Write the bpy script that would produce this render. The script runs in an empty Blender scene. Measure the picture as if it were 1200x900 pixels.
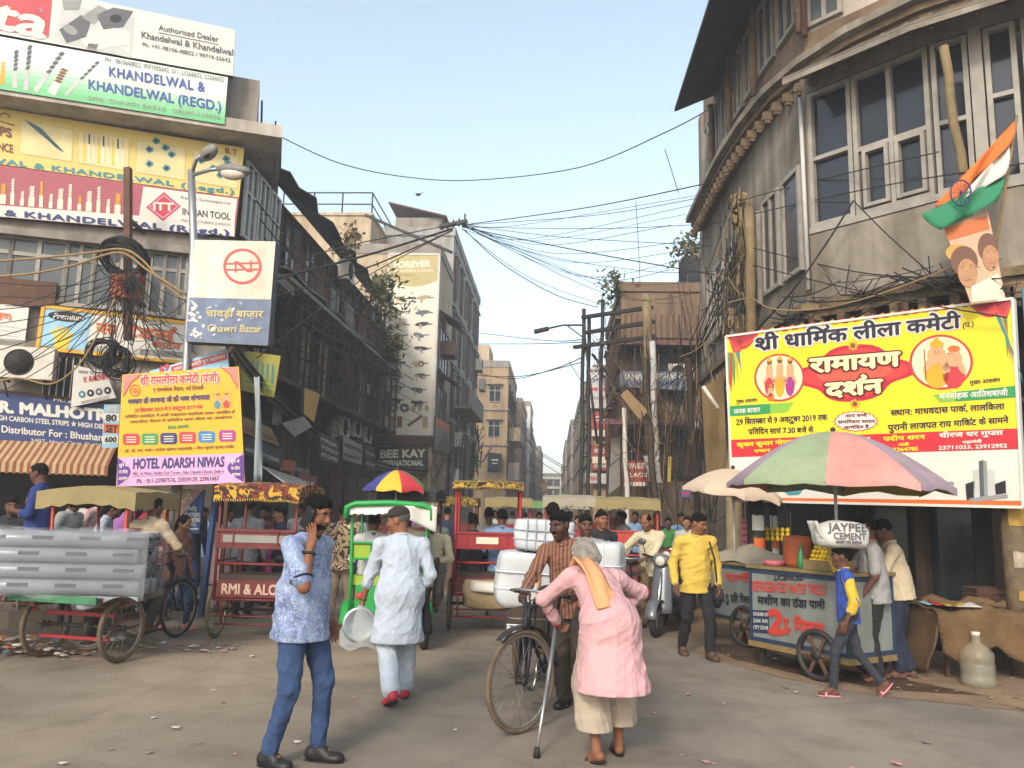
import bpy, bmesh, math, random
import numpy as np
from mathutils import Vector, Matrix
random.seed(7); rng = np.random.RandomState(7)
SC = bpy.context.scene; COL = SC.collection
V = Vector; rad = math.radians

# ------------------------------------------------------------------ camera
F = 936.0; H = 1.65                      # focal length in photo pixels (1200 wide), eye height
_c, _s = math.cos(.024), math.sin(.024)
_v = V((_c*50+_s*148, -(-_s*50+_c*148), F)).normalized()
_a = math.asin(_v.x); _p = math.asin(-_v.y/math.cos(_a))
_R = V((math.cos(_a), math.sin(_a), 0)); CF = V((-math.sin(_a)*math.cos(_p), math.cos(_a)*math.cos(_p), math.sin(_p)))
_U = _R.cross(CF); CR = _c*_R+_s*_U; CU = -_s*_R+_c*_U
EYE = V((0, 0, H))
cam = bpy.data.cameras.new('camera'); cam_o = bpy.data.objects.new('camera', cam); COL.objects.link(cam_o)
cam.sensor_width = 36; cam.lens = 36*F/1200; cam.clip_end = 2000; cam.clip_start = .05
m4 = Matrix((CR, CU, -CF)).transposed().to_4x4(); m4.translation = EYE; cam_o.matrix_world = m4
SC.camera = cam_o
# ------------------------------------------------------------------ sky, sun, exposure
W = bpy.data.worlds.new('World'); SC.world = W; W.use_nodes = True
SUN_EL, SUN_AZ = 33, 196                 # sun behind the viewer, slightly to the left
nt = W.node_tree; sky = nt.nodes.new('ShaderNodeTexSky'); sky.sky_type = 'NISHITA'; sky.sun_disc = False
sky.sun_elevation = rad(SUN_EL); sky.sun_rotation = rad(SUN_AZ); sky.air_density = 1.1; sky.dust_density = 2.6; sky.ozone_density = 1.2; sky.altitude = 200
hs = nt.nodes.new('ShaderNodeHueSaturation'); hs.inputs['Hue'].default_value = .478; hs.inputs['Saturation'].default_value = .66; hs.inputs['Value'].default_value = 1.1; nt.links.new(sky.outputs[0], hs.inputs['Color']); nt.links.new(hs.outputs[0], nt.nodes['Background'].inputs[0]); nt.nodes['Background'].inputs[1].default_value = .15
sun = bpy.data.lights.new('sun', 'SUN'); sun.energy = 1.5; sun.angle = rad(11); sun.color = (1, .91, .78)
sun_o = bpy.data.objects.new('sun', sun); COL.objects.link(sun_o)
_d = V((math.sin(rad(SUN_AZ))*math.cos(rad(SUN_EL)), math.cos(rad(SUN_AZ))*math.cos(rad(SUN_EL)), math.sin(rad(SUN_EL))))
sun_o.rotation_euler = _d.to_track_quat('Z', 'Y').to_euler()
SC.view_settings.view_transform = 'Standard'; SC.view_settings.look = 'None'; SC.view_settings.exposure = 1.06; SC.view_settings.gamma = 1
SC.cycles.max_bounces = 6; SC.cycles.diffuse_bounces = 3; SC.cycles.transparent_max_bounces = 12; SC.cycles.use_denoising = True

# ------------------------------------------------------------------ photograph pixel -> place
def ray(px, py): return (px-600)*CR-(py-450)*CU+F*CF
def atY(px, py, Y): d = ray(px, py); return EYE+d*(Y/d.y)
def atX(px, py, X): d = ray(px, py); return EYE+d*(X/d.x)
def atZ(px, py, Z): d = ray(px, py); return EYE+d*((Z-H)/d.z)
def G(px, py): return atZ(px, py, 0)
class Plane:                              # a plane standing in the scene (any wall or board)
    def __init__(s, P, D, up=(0, 0, 1)):
        s.P = V(P); s.D = V(D).normalized(); s.N = s.D.cross(V(up)).normalized(); s.U = s.N.cross(s.D)*1.0
        s.U = V(up).normalized() if abs(s.D.dot(V(up))) < 1e-6 else s.U
    def pt(s, u, z, o=0): return s.P+s.D*u+s.U*z+s.N*o
    def hit(s, px, py, o=0):
        d = ray(px, py); t = (s.P+s.N*o-EYE).dot(s.N)/d.dot(s.N); return EYE+d*t
    def uz(s, px, py, o=0):
        q = s.hit(px, py, o)-s.P; return q.dot(s.D), q.dot(s.U)

# ------------------------------------------------------------------ materials
MATS = {}
def mat(name, col, rough=.75, metal=0, noise=0, scale=6, bump=0, bscale=None, col2=None, streak=0, spec=.35, trans=0, alpha=1, thresh=None):
    if name in MATS: return MATS[name]
    m = bpy.data.materials.new(name); m.use_nodes = True; t = m.node_tree; b = t.nodes['Principled BSDF']
    N = lambda k: t.nodes.new(k); L = t.links.new
    b.inputs['Base Color'].default_value = (*col, 1); b.inputs['Roughness'].default_value = rough; b.inputs['Metallic'].default_value = metal
    b.inputs['Specular IOR Level'].default_value = spec
    if trans: b.inputs['Transmission Weight'].default_value = trans
    if alpha < 1: b.inputs['Alpha'].default_value = alpha
    if noise or bump or col2 or streak:
        tc = N('ShaderNodeTexCoord'); mp = N('ShaderNodeMapping'); L(tc.outputs['Object'], mp.inputs[0])
        n = N('ShaderNodeTexNoise'); n.inputs['Scale'].default_value = scale; n.inputs['Detail'].default_value = 7; n.inputs['Roughness'].default_value = .65; L(mp.outputs[0], n.inputs[0])
        r = N('ShaderNodeValToRGB'); c2 = col2 or tuple(c*(1-noise) for c in col)
        lo, hi = thresh or (.32, .68)
        r.color_ramp.elements[0].position = lo; r.color_ramp.elements[1].position = hi
        r.color_ramp.elements[0].color = (*c2, 1); r.color_ramp.elements[1].color = (*col, 1)
        L(n.outputs[0], r.inputs[0]); out = r.outputs[0]
        if streak:                        # rain-stain streaks running down
            mp2 = N('ShaderNodeMapping'); mp2.inputs['Scale'].default_value = (1, 1, .09); L(tc.outputs['Object'], mp2.inputs[0])
            n2 = N('ShaderNodeTexNoise'); n2.inputs['Scale'].default_value = 3.2; n2.inputs['Detail'].default_value = 6; L(mp2.outputs[0], n2.inputs[0])
            r2 = N('ShaderNodeValToRGB'); r2.color_ramp.elements[0].position = .38; r2.color_ramp.elements[1].position = .62
            k = 1-streak; r2.color_ramp.elements[0].color = (k, k*.95, k*.88, 1); L(n2.outputs[0], r2.inputs[0])
            mx = N('ShaderNodeMixRGB'); mx.blend_type = 'MULTIPLY'; mx.inputs[0].default_value = 1; L(out, mx.inputs[1]); L(r2.outputs[0], mx.inputs[2]); out = mx.outputs[0]
        L(out, b.inputs['Base Color'])
        if bump:
            nb = N('ShaderNodeTexNoise'); nb.inputs['Scale'].default_value = bscale or scale*5; nb.inputs['Detail'].default_value = 5; L(tc.outputs['Object'], nb.inputs[0])
            bp = N('ShaderNodeBump'); bp.inputs['Strength'].default_value = min(1, bump); bp.inputs['Distance'].default_value = .02; L(nb.outputs[0], bp.inputs['Height']); L(bp.outputs[0], b.inputs['Normal'])
    MATS[name] = m; return m
def C(name, hexcol, **k):                 # flat paint or cloth from the colour it has in even light
    h = hexcol.lstrip('#'); c = [int(h[i:i+2], 16)/255 for i in (0, 2, 4)]
    c = [x/12.92 if x <= .04045 else ((x+.055)/1.055)**2.4 for x in c]
    return mat(name, c, **k)

# ------------------------------------------------------------------ objects
def tag(o, label=None, cat=None, group=None, kind=None):
    if label: o['label'] = label
    if cat: o['category'] = cat
    if group: o['group'] = group
    if kind: o['kind'] = kind
    return o
def thing(name, loc, label, cat, group=None, rz=0):
    o = bpy.data.objects.new(name, None); COL.objects.link(o); o.location = loc; o.rotation_euler = (0, 0, rz); o.empty_display_size = .1
    return tag(o, label, cat, group)
def copy_tree(o, parent=None):
    c = o.copy(); COL.objects.link(c)
    if parent: c.parent = parent
    for ch in list(o.children): copy_tree(ch, c)
    return c
class MB:
    def __init__(s): s.v = []; s.f = []; s.m = []; s.ms = []; s.smooth = []
    def mi(s, m):
        if m not in s.ms: s.ms.append(m)
        return s.ms.index(m)
    def add(s, vs, fs, m, smooth=False):
        k = len(s.v); s.v.extend([tuple(v) for v in vs]); i = s.mi(m)
        for f in fs: s.f.append([a+k for a in f]); s.m.append(i); s.smooth.append(smooth)
    def quad(s, a, b, c, d, m): s.add([a, b, c, d], [(0, 1, 2, 3)], m)
    def poly(s, ps, m): s.add(ps, [tuple(range(len(ps)))], m)
    def hexa(s, p, m):                    # p: 8 corners, bottom 4 then top 4
        s.add(p, [(3, 2, 1, 0), (4, 5, 6, 7), (0, 1, 5, 4), (1, 2, 6, 5), (2, 3, 7, 6), (3, 0, 4, 7)], m)
    def box(s, c, d, m, rz=0, R=None):
        x, y, z = (k/2 for k in d); q = [V(k) for k in ((-x, -y, -z), (x, -y, -z), (x, y, -z), (-x, y, -z), (-x, -y, z), (x, -y, z), (x, y, z), (-x, y, z))]
        if R is None and rz: R = Matrix.Rotation(rz, 3, 'Z')
        s.hexa([V(c)+(R @ k if R is not None else k) for k in q], m)
    def bar(s, a, b, w, h, m, up=(0, 0, 1)):   # rectangular bar from a to b
        a, b = V(a), V(b); d = (b-a).normalized(); x = d.cross(V(up))
        if x.length < 1e-3: x = d.cross(V((1, 0, 0)))
        x.normalize(); y = x.cross(d)
        q = [a-x*w/2-y*h/2, a+x*w/2-y*h/2, a+x*w/2+y*h/2, a-x*w/2+y*h/2]; s.hexa(q+[k+(b-a) for k in q], m)
    def tube(s, a, b, r, m, n=8, r2=None): s.path([a, b], r, m, n, r2)
    def path(s, ps, r, m, n=6, r2=None, closed=False):
        ps = [V(p) for p in ps]; k = len(ps); vs = []; prev = None
        for i, p in enumerate(ps):
            if closed: d = ps[(i+1) % k]-ps[i-1]
            else: d = ps[min(i+1, k-1)]-ps[max(i-1, 0)]
            d = d.normalized() if d.length > 1e-9 else V((0, 0, 1))
            if prev is None:
                x = d.cross(V((0, 0, 1)));
                if x.length < .05: x = d.cross(V((1, 0, 0)))
            else: x = prev-d*prev.dot(d)
            x.normalize(); prev = x; y = d.cross(x)
            rr = r[i] if isinstance(r, (list, tuple)) else (r if r2 is None else r+(r2-r)*i/(k-1))
            vs += [p+(x*math.cos(t)+y*math.sin(t))*rr for t in (2*math.pi*j/n for j in range(n))]
        fs = []
        for i in range(k if closed else k-1):
            for j in range(n):
                a, b = i*n+j, i*n+(j+1) % n; o = ((i+1) % k)*n; fs.append((a, b, o+(j+1) % n, o+j))
        if not closed: fs += [tuple(range(n))[::-1], tuple((k-1)*n+j for j in range(n))]
        s.add(vs, fs, m, True)
    def lathe(s, prof, c, m, n=16, axis=(0, 0, 1), cap=True):
        ax = V(axis).normalized(); x = ax.cross(V((0, 0, 1)))
        if x.length < .05: x = V((1, 0, 0))
        x.normalize(); y = ax.cross(x); vs = [V(c)+ax*z+(x*math.cos(2*math.pi*j/n)+y*math.sin(2*math.pi*j/n))*r for r, z in prof for j in range(n)]
        fs = [(i*n+j, i*n+(j+1) % n, (i+1)*n+(j+1) % n, (i+1)*n+j) for i in range(len(prof)-1) for j in range(n)]
        if cap: fs += [tuple(range(n))[::-1], tuple((len(prof)-1)*n+j for j in range(n))]
        s.add(vs, fs, m, True)
    def ball(s, c, r, m, n=10, sc=(1, 1, 1), R=None):
        vs = []; k = max(4, n//2)
        for i in range(k+1):
            t = math.pi*i/k
            for j in range(n):
                q = V((math.sin(t)*math.cos(2*math.pi*j/n)*r*sc[0], math.sin(t)*math.sin(2*math.pi*j/n)*r*sc[1], math.cos(t)*r*sc[2])); vs.append(V(c)+(R @ q if R else q))
        s.add(vs, [(i*n+j, (i+1)*n+j, (i+1)*n+(j+1) % n, i*n+(j+1) % n) for i in range(k) for j in range(n)], m, True)
    def torus(s, c, axis, R, r, m, n=32, k=8):
        ax = V(axis).normalized(); x = ax.cross(V((0, 0, 1)))
        if x.length < .05: x = V((1, 0, 0))
        x.normalize(); y = ax.cross(x); s.path([V(c)+(x*math.cos(t)+y*math.sin(t))*R for t in (2*math.pi*i/n for i in range(n))], r, m, k, closed=True)
    def slab(s, ps, d, m, side=None):     # polygon ps thickened by vector d
        ps = [V(p) for p in ps]; d = V(d); n = len(ps); s.poly(ps, m); k = side or m
        s.poly([p+d for p in reversed(ps)], k)
        s.add(ps+[p+d for p in ps], [(i, i+n, (i+1) % n+n, (i+1) % n) for i in range(n)], k)
    def grid(s, fn, nu, nv, m, smooth=True, th=None):
        vs = [fn(i/nu, j/nv) for j in range(nv+1) for i in range(nu+1)]
        s.add(vs, [(j*(nu+1)+i, j*(nu+1)+i+1, (j+1)*(nu+1)+i+1, (j+1)*(nu+1)+i) for j in range(nv) for i in range(nu)], m, smooth)
    def mesh(s, name, off=(0, 0, 0)):
        me = bpy.data.meshes.new(name); o = V(off); me.from_pydata([(a-o.x, b-o.y, c-o.z) for a, b, c in s.v], [], s.f)
        for m in s.ms: me.materials.append(m)
        me.polygons.foreach_set('material_index', s.m); me.polygons.foreach_set('use_smooth', s.smooth); me.update(); return me
    def build(s, name, parent=None, label=None, cat=None, group=None, kind=None, world=False, solid=0):
        """world=True: verts are world coordinates, the parent is an unrotated Empty"""
        if not s.v: return None
        off = V((0, 0, 0))
        if parent is None:
            a = np.array(s.v); off = V(((a[:, 0].min()+a[:, 0].max())/2, (a[:, 1].min()+a[:, 1].max())/2, a[:, 2].min()))
        elif world:
            q = parent
            while q: off += q.location; q = q.parent
        o = bpy.data.objects.new(name, s.mesh(name, off)); COL.objects.link(o)
        if parent: o.parent = parent
        else: o.location = off
        if solid:
            md = o.modifiers.new('solid', 'SOLIDIFY'); md.thickness = solid; md.offset = 0
        return tag(o, label, cat, group, kind)
def fbox(mb, pl, u0, u1, z0, z1, o0, o1, m):   # box given in a facade's own along / up / out measures
    mb.hexa([pl.pt(u0, z0, o0), pl.pt(u1, z0, o0), pl.pt(u1, z0, o1), pl.pt(u0, z0, o1), pl.pt(u0, z1, o0), pl.pt(u1, z1, o0), pl.pt(u1, z1, o1), pl.pt(u0, z1, o1)], m)

# ------------------------------------------------------------------ lettering
_TC = {}
def _glyph(s, sp=1):
    if (s, sp) in _TC: return _TC[s, sp]
    c = bpy.data.curves.new('t', 'FONT'); c.body = s; c.size = 1; c.resolution_u = 3; c.space_character = sp
    o = bpy.data.objects.new('t', c); COL.objects.link(o); bpy.context.view_layer.update()
    me = bpy.data.meshes.new_from_object(o.evaluated_get(bpy.context.evaluated_depsgraph_get()))
    vs = np.array([v.co[:2] for v in me.vertices]).reshape(-1, 2); fs = [tuple(p.vertices) for p in me.polygons]
    bpy.data.objects.remove(o); bpy.data.curves.remove(c); bpy.data.meshes.remove(me)
    _TC[s, sp] = (vs, fs); return vs, fs
_AD = {}
def _adv(ch):
    if ch not in _AD: _AD[ch] = _glyph(ch+'न')[0][:, 0].max()-_glyph('न')[0][:, 0].max()
    return _AD[ch]
STEM = set('खगघचजझञणतथधनपबभमयलवशषस'); MARK = set('ऀँंः़ािीुूृॅेैॉोौ्'); CONS = set(chr(i) for i in range(0x915, 0x93a))
def _clip(vs, fs, x):
    bm = bmesh.new(); q = [bm.verts.new((a, b, 0)) for a, b in vs]
    for f in fs:
        try: bm.faces.new([q[i] for i in f])
        except ValueError: pass
    bmesh.ops.bisect_plane(bm, geom=bm.verts[:]+bm.edges[:]+bm.faces[:], plane_co=(x, 0, 0), plane_no=(1, 0, 0), clear_outer=True)
    bm.verts.index_update(); r = (np.array([v.co[:2] for v in bm.verts]).reshape(-1, 2), [tuple(v.index for v in f.verts) for f in bm.faces]); bm.free(); return r
def glyphs(s, sp=1):
    """outline faces of a string; Devanagari is laid out cluster by cluster with half forms, reph and rakar"""
    if not any(ch in CONS for ch in s): return _glyph(s, sp)
    if (s, 'd') in _TC: return _TC[s, 'd']
    VS, FS, n, x = [], [], 0, 0.0
    def put(g, dx, dy=0):
        nonlocal n
        if len(g[0]): VS.append(g[0]+[dx, dy]); FS.extend([tuple(i+n for i in f) for f in g[1]]); n += len(g[0])
    def stroke(pts, w):
        p = np.array(pts, float); q = []
        for i in range(len(p)):
            d = p[min(i+1, len(p)-1)]-p[max(i-1, 0)]; d = np.array([-d[1], d[0]])/np.hypot(*d); q += [p[i]+d*w/2, p[i]-d*w/2]
        return np.array(q), [(2*i, 2*i+1, 2*i+3, 2*i+2) for i in range(len(p)-1)]
    i = 0; VIR = '्'
    while i < len(s):
        ch = s[i]
        if ch not in CONS:
            g = _glyph(ch) if ch != ' ' else (np.zeros((0, 2)), [])
            put(g, x); x += _adv(ch) if ch != ' ' else .26; i += 1; continue
        seq = [ch]; i += 1; reph = False
        while i+1 < len(s) and s[i] == VIR and s[i+1] in CONS: seq.append(s[i+1]); i += 2
        marks = ''
        while i < len(s) and s[i] in MARK: marks += s[i]; i += 1
        if len(seq) > 1 and seq[0] == 'र': reph = True; seq = seq[1:]
        rakar = len(seq) > 1 and seq[-1] == 'र'
        if rakar: seq = seq[:-1]
        if 'ि' in marks: put(_glyph('ि'), x); x += _adv('ि')
        for c in seq[:-1]:
            if c in STEM:
                vs, fs = _glyph(c); xm = vs[:, 0].max()-.115; put(_clip(vs, fs, xm), x); x += xm-.0
            else: put(_glyph(c+VIR), x); x += _adv(c)
        b = seq[-1]; x0 = x; put(_glyph(b), x); x += _adv(b)
        if rakar: put(stroke([(x-.13, .2), (x-.3, -.02)], .07), 0)
        if reph: put(stroke([(x-.08+.13*math.cos(t), .8+.1*math.sin(t)) for t in np.linspace(-1.9, 1.2, 8)], .06), -.02)
        for mk in marks:
            if mk == 'ि': continue
            put(_glyph(mk), x); x += _adv(mk)
    _TC[s, 'd'] = (np.concatenate(VS), FS); return _TC[s, 'd']

class Sign:
    """a flat board standing in the place: panel, printed picture and lettering are parts of it.
    Artwork is measured off the photograph and carried onto the board's own plane."""
    def __init__(s, name, label, cat, pl, quad, m, th=.05, group=None, edge=None, o=0, panel='panel', frame=None):
        s.pl = pl; s.o = o; s.q = [pl.hit(*p, o) for p in quad]; s.quadpx = quad
        bot = min(s.q, key=lambda p: p.z); s.root = thing(name, bot, label, cat, group)
        b = MB(); b.slab(s.q, -pl.N*th, m, edge or m); b.build(panel, s.root, world=True)
        if frame:
            fm, w = frame; b = MB()
            for i in range(4): b.bar(s.q[i]-pl.N*th/2+pl.N*.012, s.q[(i+1) % 4]-pl.N*th/2+pl.N*.012, w, th+.02, fm, up=pl.N)
            b.build('frame', s.root, world=True)
        s.art = MB(); s.let = MB(); s.k = 0
        a, bb = V(quad[3]), V(quad[0]); s.upd = (bb-a).normalized() if (bb-a).length else V((0, -1))
    def at(s, p, layer): return s.pl.hit(p[0], p[1], s.o+.003*layer+.0015)
    def poly(s, pts, m, layer=1): s.art.poly([s.at(p, layer) for p in pts], m)
    def ell(s, c, rx, ry, m, layer=1, n=28, tilt=0, star=0):
        ct, st = math.cos(tilt), math.sin(tilt); P = []
        for i in range(n):
            t = 2*math.pi*i/n; k = 1-star*(i % 2); x, y = rx*k*math.cos(t), ry*k*math.sin(t); P.append((c[0]+x*ct-y*st, c[1]+x*st+y*ct))
        s.poly(P, m, layer)
    def ring(s, c, rx, ry, w, m, layer=1, n=36, a0=0, a1=2*math.pi):
        vs = []
        for i in range(n+1):
            t = a0+(a1-a0)*i/n
            for k in (1, 1-w): vs.append(s.at((c[0]+rx*k*math.cos(t), c[1]+ry*k*math.sin(t)), layer))
        s.art.add(vs, [(2*i, 2*i+1, 2*i+3, 2*i+2) for i in range(n)], m)
    def line(s, a, b, w, m, layer=1):
        a, b = V(a), V(b); d = (b-a).normalized(); n = V((-d.y, d.x))*w/2; s.poly([a-n, b-n, b+n, a+n], m, layer)
    def text(s, t, p0, p1, h, m, bold=.02, layer=3, up=None, shear=0, sp=1, outline=None):
        if outline: s.text(t, p0, p1, h, outline, bold+.07, layer-1, up, shear, sp)
        vs, fs = glyphs(t, sp)
        if not len(vs): return
        dev = any(ch in CONS for ch in t); cap = .78 if dev else .70
        x0, x1 = vs[:, 0].min(), vs[:, 0].max(); p0, p1 = V(p0), V(p1); ex = (p1-p0)/max(1e-6, x1-x0); uy = V(up) if up else s.upd
        ey = uy*h/cap
        offs = [(0, 0)] if not bold else [(bold*math.cos(a), bold*math.sin(a)) for a in np.arange(0, 2*math.pi, math.pi/(2 if bold < .05 else 4))]
        for i, (ox, oy) in enumerate(offs):
            L = layer+i*.06; q = [s.at(p0+ex*(x-x0+ox+shear*y)+ey*(y+oy), L) for x, y in vs]; s.let.add(q, fs, m)
    def done(s):
        s.art.build('print', s.root, world=True); s.let.build('lettering', s.root, world=True); return s.root
# ================================================================== palette
concrete = C('concrete', '#958d82', noise=.4, scale=1.3, bump=.5, streak=.3, rough=.9)
cream_wall = C('cream_wall', '#b8a68a', noise=.3, scale=1.1, bump=.3, streak=.28, rough=.9)
grey_wall = C('grey_wall', '#a3a19b', noise=.35, scale=.9, bump=.3, streak=.35, rough=.9)
beige_band = C('beige_band', '#9a9182', noise=.5, scale=.9, bump=.6, streak=.35, rough=.92)
white_plaster = C('white_plaster', '#c0b9ac', noise=.35, scale=.8, bump=.3, streak=.3, rough=.85)
ochre_wall = C('ochre_wall', '#86705a', noise=.4, scale=1.5, bump=.4, streak=.3, rough=.9)
dark_wall = C('dark_wall', '#64594c', noise=.5, scale=1.2, bump=.5, streak=.5, rough=.95)
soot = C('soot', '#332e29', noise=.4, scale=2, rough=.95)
stone_carved = C('stone_carved', '#7d6a50', noise=.5, scale=5, bump=.8, bscale=22, rough=.95)
brick = C('brick', '#7c6652', noise=.35, scale=7, bump=.6, bscale=30, rough=.95)
wood = C('wood', '#5d4230', noise=.4, scale=3, streak=.4, rough=.8)
wood_dark = C('wood_dark', '#493a2e', noise=.4, scale=4, streak=.4, rough=.85)
alu = C('alu', '#b5b3ac', rough=.5, noise=.2, scale=3)
frame_white = C('frame_white', '#989286', noise=.35, scale=4, rough=.6)
glass_dark = mat('glass_dark', (.022, .026, .032), rough=.1, spec=.45, noise=.45, scale=.9, bump=.12, bscale=2.2)
glass_grey = mat('glass_grey', (.085, .095, .09), rough=.18, spec=.45, noise=.5, scale=1.1, bump=.12, bscale=2.2)
glass_brown = mat('glass_brown', (.045, .038, .038), rough=.25, spec=.4)
tin = C('tin', '#6b655c', noise=.4, scale=2, rough=.6, bump=.3)
tin_dark = C('tin_dark', '#33302c', noise=.4, scale=2, rough=.8)
rust = C('rust', '#664a3a', noise=.5, scale=5, rough=.9, bump=.3)
red_tin = C('red_tin', '#74504a', noise=.35, scale=3, rough=.7)
ac_white = C('ac_white', '#c9c2b2', noise=.25, scale=4, rough=.6)
black_rub = mat('black_rub', (.015, .015, .016), rough=.7)
wire_m = mat('wire_m', (.02, .019, .018), rough=.7)
wire_tan = C('wire_tan', '#8d744d', rough=.8, noise=.3, scale=9)
steel = C('steel', '#9b9b98', rough=.35, metal=.7)
iron = C('iron', '#3c3834', rough=.6, metal=.3, noise=.4, scale=6)
# ================================================================== ground
def asphalt():
    m = bpy.data.materials.new('asphalt'); m.use_nodes = True; t = m.node_tree; b = t.nodes['Principled BSDF']; N = t.nodes.new; L = t.links.new
    tc = N('ShaderNodeTexCoord')
    def noise(sc, det, x=(1, 1, 1)):
        mp = N('ShaderNodeMapping'); mp.inputs['Scale'].default_value = x; L(tc.outputs['Object'], mp.inputs[0])
        n = N('ShaderNodeTexNoise'); n.inputs['Scale'].default_value = sc; n.inputs['Detail'].default_value = det; n.inputs['Roughness'].default_value = .6; L(mp.outputs[0], n.inputs[0]); return n.outputs[0]
    def ramp(i, a, ca, bb, cb):
        r = N('ShaderNodeValToRGB'); r.color_ramp.elements[0].position = a; r.color_ramp.elements[1].position = bb; r.color_ramp.elements[0].color = ca; r.color_ramp.elements[1].color = cb; L(i, r.inputs[0]); return r.outputs[0]
    def mix(bl, f, a, c):
        x = N('ShaderNodeMixRGB'); x.blend_type = bl
        if isinstance(f, float): x.inputs[0].default_value = f
        else: L(f, x.inputs[0])
        for k, i in ((1, a), (2, c)):
            if isinstance(i, tuple): x.inputs[k].default_value = i
            else: L(i, x.inputs[k])
        return x.outputs[0]
    base = ramp(noise(.35, 5, (1, .45, 1)), .36, (.185, .165, .142, 1), .66, (.30, .25, .195, 1))   # dusty patches over worn asphalt
    st = ramp(noise(1.7, 8), .32, (.68, .67, .66, 1), .56, (1, 1, 1, 1)); base = mix('MULTIPLY', .8, base, st)
    blot = ramp(noise(.9, 3), .60, (1, 1, 1, 1), .72, (.6, .59, .58, 1)); base = mix('MULTIPLY', .6, base, blot)
    gr = ramp(noise(95, 3), .35, (.74, .74, .74, 1), .65, (1.14, 1.14, 1.14, 1)); base = mix('MULTIPLY', .7, base, gr)
    v = N('ShaderNodeTexVoronoi'); v.feature = 'DISTANCE_TO_EDGE'; v.inputs['Scale'].default_value = .42; L(tc.outputs['Object'], v.inputs[0])
    wob = ramp(v.outputs[0], .002, (.45, .45, .45, 1), .02, (1, 1, 1, 1)); base = mix('MULTIPLY', .18, base, wob)
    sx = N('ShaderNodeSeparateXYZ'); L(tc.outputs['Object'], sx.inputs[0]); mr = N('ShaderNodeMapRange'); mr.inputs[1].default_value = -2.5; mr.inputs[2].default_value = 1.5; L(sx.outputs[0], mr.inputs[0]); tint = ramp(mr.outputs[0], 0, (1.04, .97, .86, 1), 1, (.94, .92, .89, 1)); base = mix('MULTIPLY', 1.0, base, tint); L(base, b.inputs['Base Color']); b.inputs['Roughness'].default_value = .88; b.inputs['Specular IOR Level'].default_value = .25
    bp = N('ShaderNodeBump'); bp.inputs['Strength'].default_value = .5; bp.inputs['Distance'].default_value = .012; L(noise(60, 4), bp.inputs['Height']); L(bp.outputs[0], b.inputs['Normal']); return m
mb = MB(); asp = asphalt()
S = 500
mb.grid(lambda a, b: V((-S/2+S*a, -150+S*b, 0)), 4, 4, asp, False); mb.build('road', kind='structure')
dirt = C('dirt', '#8f765c', noise=.4, scale=2.2, bump=.7, bscale=25, rough=.97)
def verge(name, pts, z, m):
    mb = MB(); n = len(pts); mb.poly([V((x, y, z)) for x, y in pts], m); mb.build(name, kind='structure')
verge('dirt_verge', [(2.2, 30), (1.45, 16), (1.5, 12), (1.75, 9.9), (2.35, 8.75), (3.0, 8.05), (3.9, 7.7), (5.2, 7.3), (9, 6.6), (14, 6), (14, 30)], .004, dirt)
verge('damp_patch', [(1.9, 10.7), (2.1, 9.7), (2.6, 8.9), (3.3, 8.3), (4.1, 8.2), (3.6, 8.9), (2.9, 9.6), (2.5, 10.8)], .008, C('damp_dirt', '#54412f', noise=.5, scale=3, bump=.5, rough=.6))
verge('road_patch', [(-.9, 8.6), (-.1, 8.35), (.55, 8.7), (.4, 9.6), (-.5, 9.9), (-1.1, 9.4)], .004, C('patch_tar', '#837668', noise=.35, scale=4, bump=.6, rough=.9))
# kerb and raised plinth on the left
kerb = C('kerb', '#7d6f60', noise=.4, scale=2, bump=.6, rough=.95)
mb = MB(); kp = [V((-16, 9.0, 0)), V((-6.3, 9.25, 0)), V((-5.6, 9.6, 0)), V((-5.55, 10.1, 0)), V((-6.3, 10.5, 0)), V((-16, 10.5, 0))]
mb.slab([p+V((0, 0, .34)) for p in kp], (0, 0, -.34), kerb)
kq = [V((-16, 8.75, 0)), V((-6.2, 8.98, 0)), V((-5.35, 9.45, 0)), V((-5.35, 9.7, 0)), V((-5.6, 9.6, 0)), V((-6.3, 9.248, 0)), V((-16, 8.998, 0))]
mb.slab([p+V((0, 0, .14)) for p in kq], (0, 0, -.14), kerb); mb.build('kerb', kind='structure')
mb = MB(); mb.slab([V(p) for p in ((-22, 10.502, .12), (-6.2, 10.502, .12), (-5.4, 14, .12), (-5.3, 34, .12), (-22, 34, .12))], (0, 0, -.12), kerb); mb.build('pavement', kind='structure')

# ================================================================== windows and blocks
def window(parent, pl, u0, u1, z0, z1, fm, pm, cols=(.5,), rows=(), fw=.05, o=0, dep=.07, name='window'):
    if u1 < u0: u0, u1 = u1, u0
    mb = MB(); fbox(mb, pl, u0, u1, z0, z0+fw, o, o+dep, fm); fbox(mb, pl, u0, u1, z1-fw, z1, o, o+dep, fm)
    fbox(mb, pl, u0, u0+fw, z0+fw, z1-fw, o, o+dep, fm); fbox(mb, pl, u1-fw, u1, z0+fw, z1-fw, o, o+dep, fm)
    for c in cols: u = u0+(u1-u0)*c; fbox(mb, pl, u-fw/2, u+fw/2, z0+fw, z1-fw, o+.002, o+dep-.004, fm)
    for r in rows: z = z0+(z1-z0)*r; fbox(mb, pl, u0+fw, u1-fw, z-fw/2, z+fw/2, o+.004, o+dep-.008, fm)
    w = mb.build(name, parent, world=True); mb = MB(); fbox(mb, pl, u0+fw*.5, u1-fw*.5, z0+fw*.5, z1-fw*.5, o+.01, o+.03, pm); mb.build('pane', w, world=True); return w
def pxwindow(parent, pl, x0, y0, x1, y1, *a, **k):
    u0, z1 = pl.uz(x0, y0, k.get('o', 0)); u1, z0 = pl.uz(x1, y1, k.get('o', 0)); return window(parent, pl, u0, u1, z0, z1, *a, **k)
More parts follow.
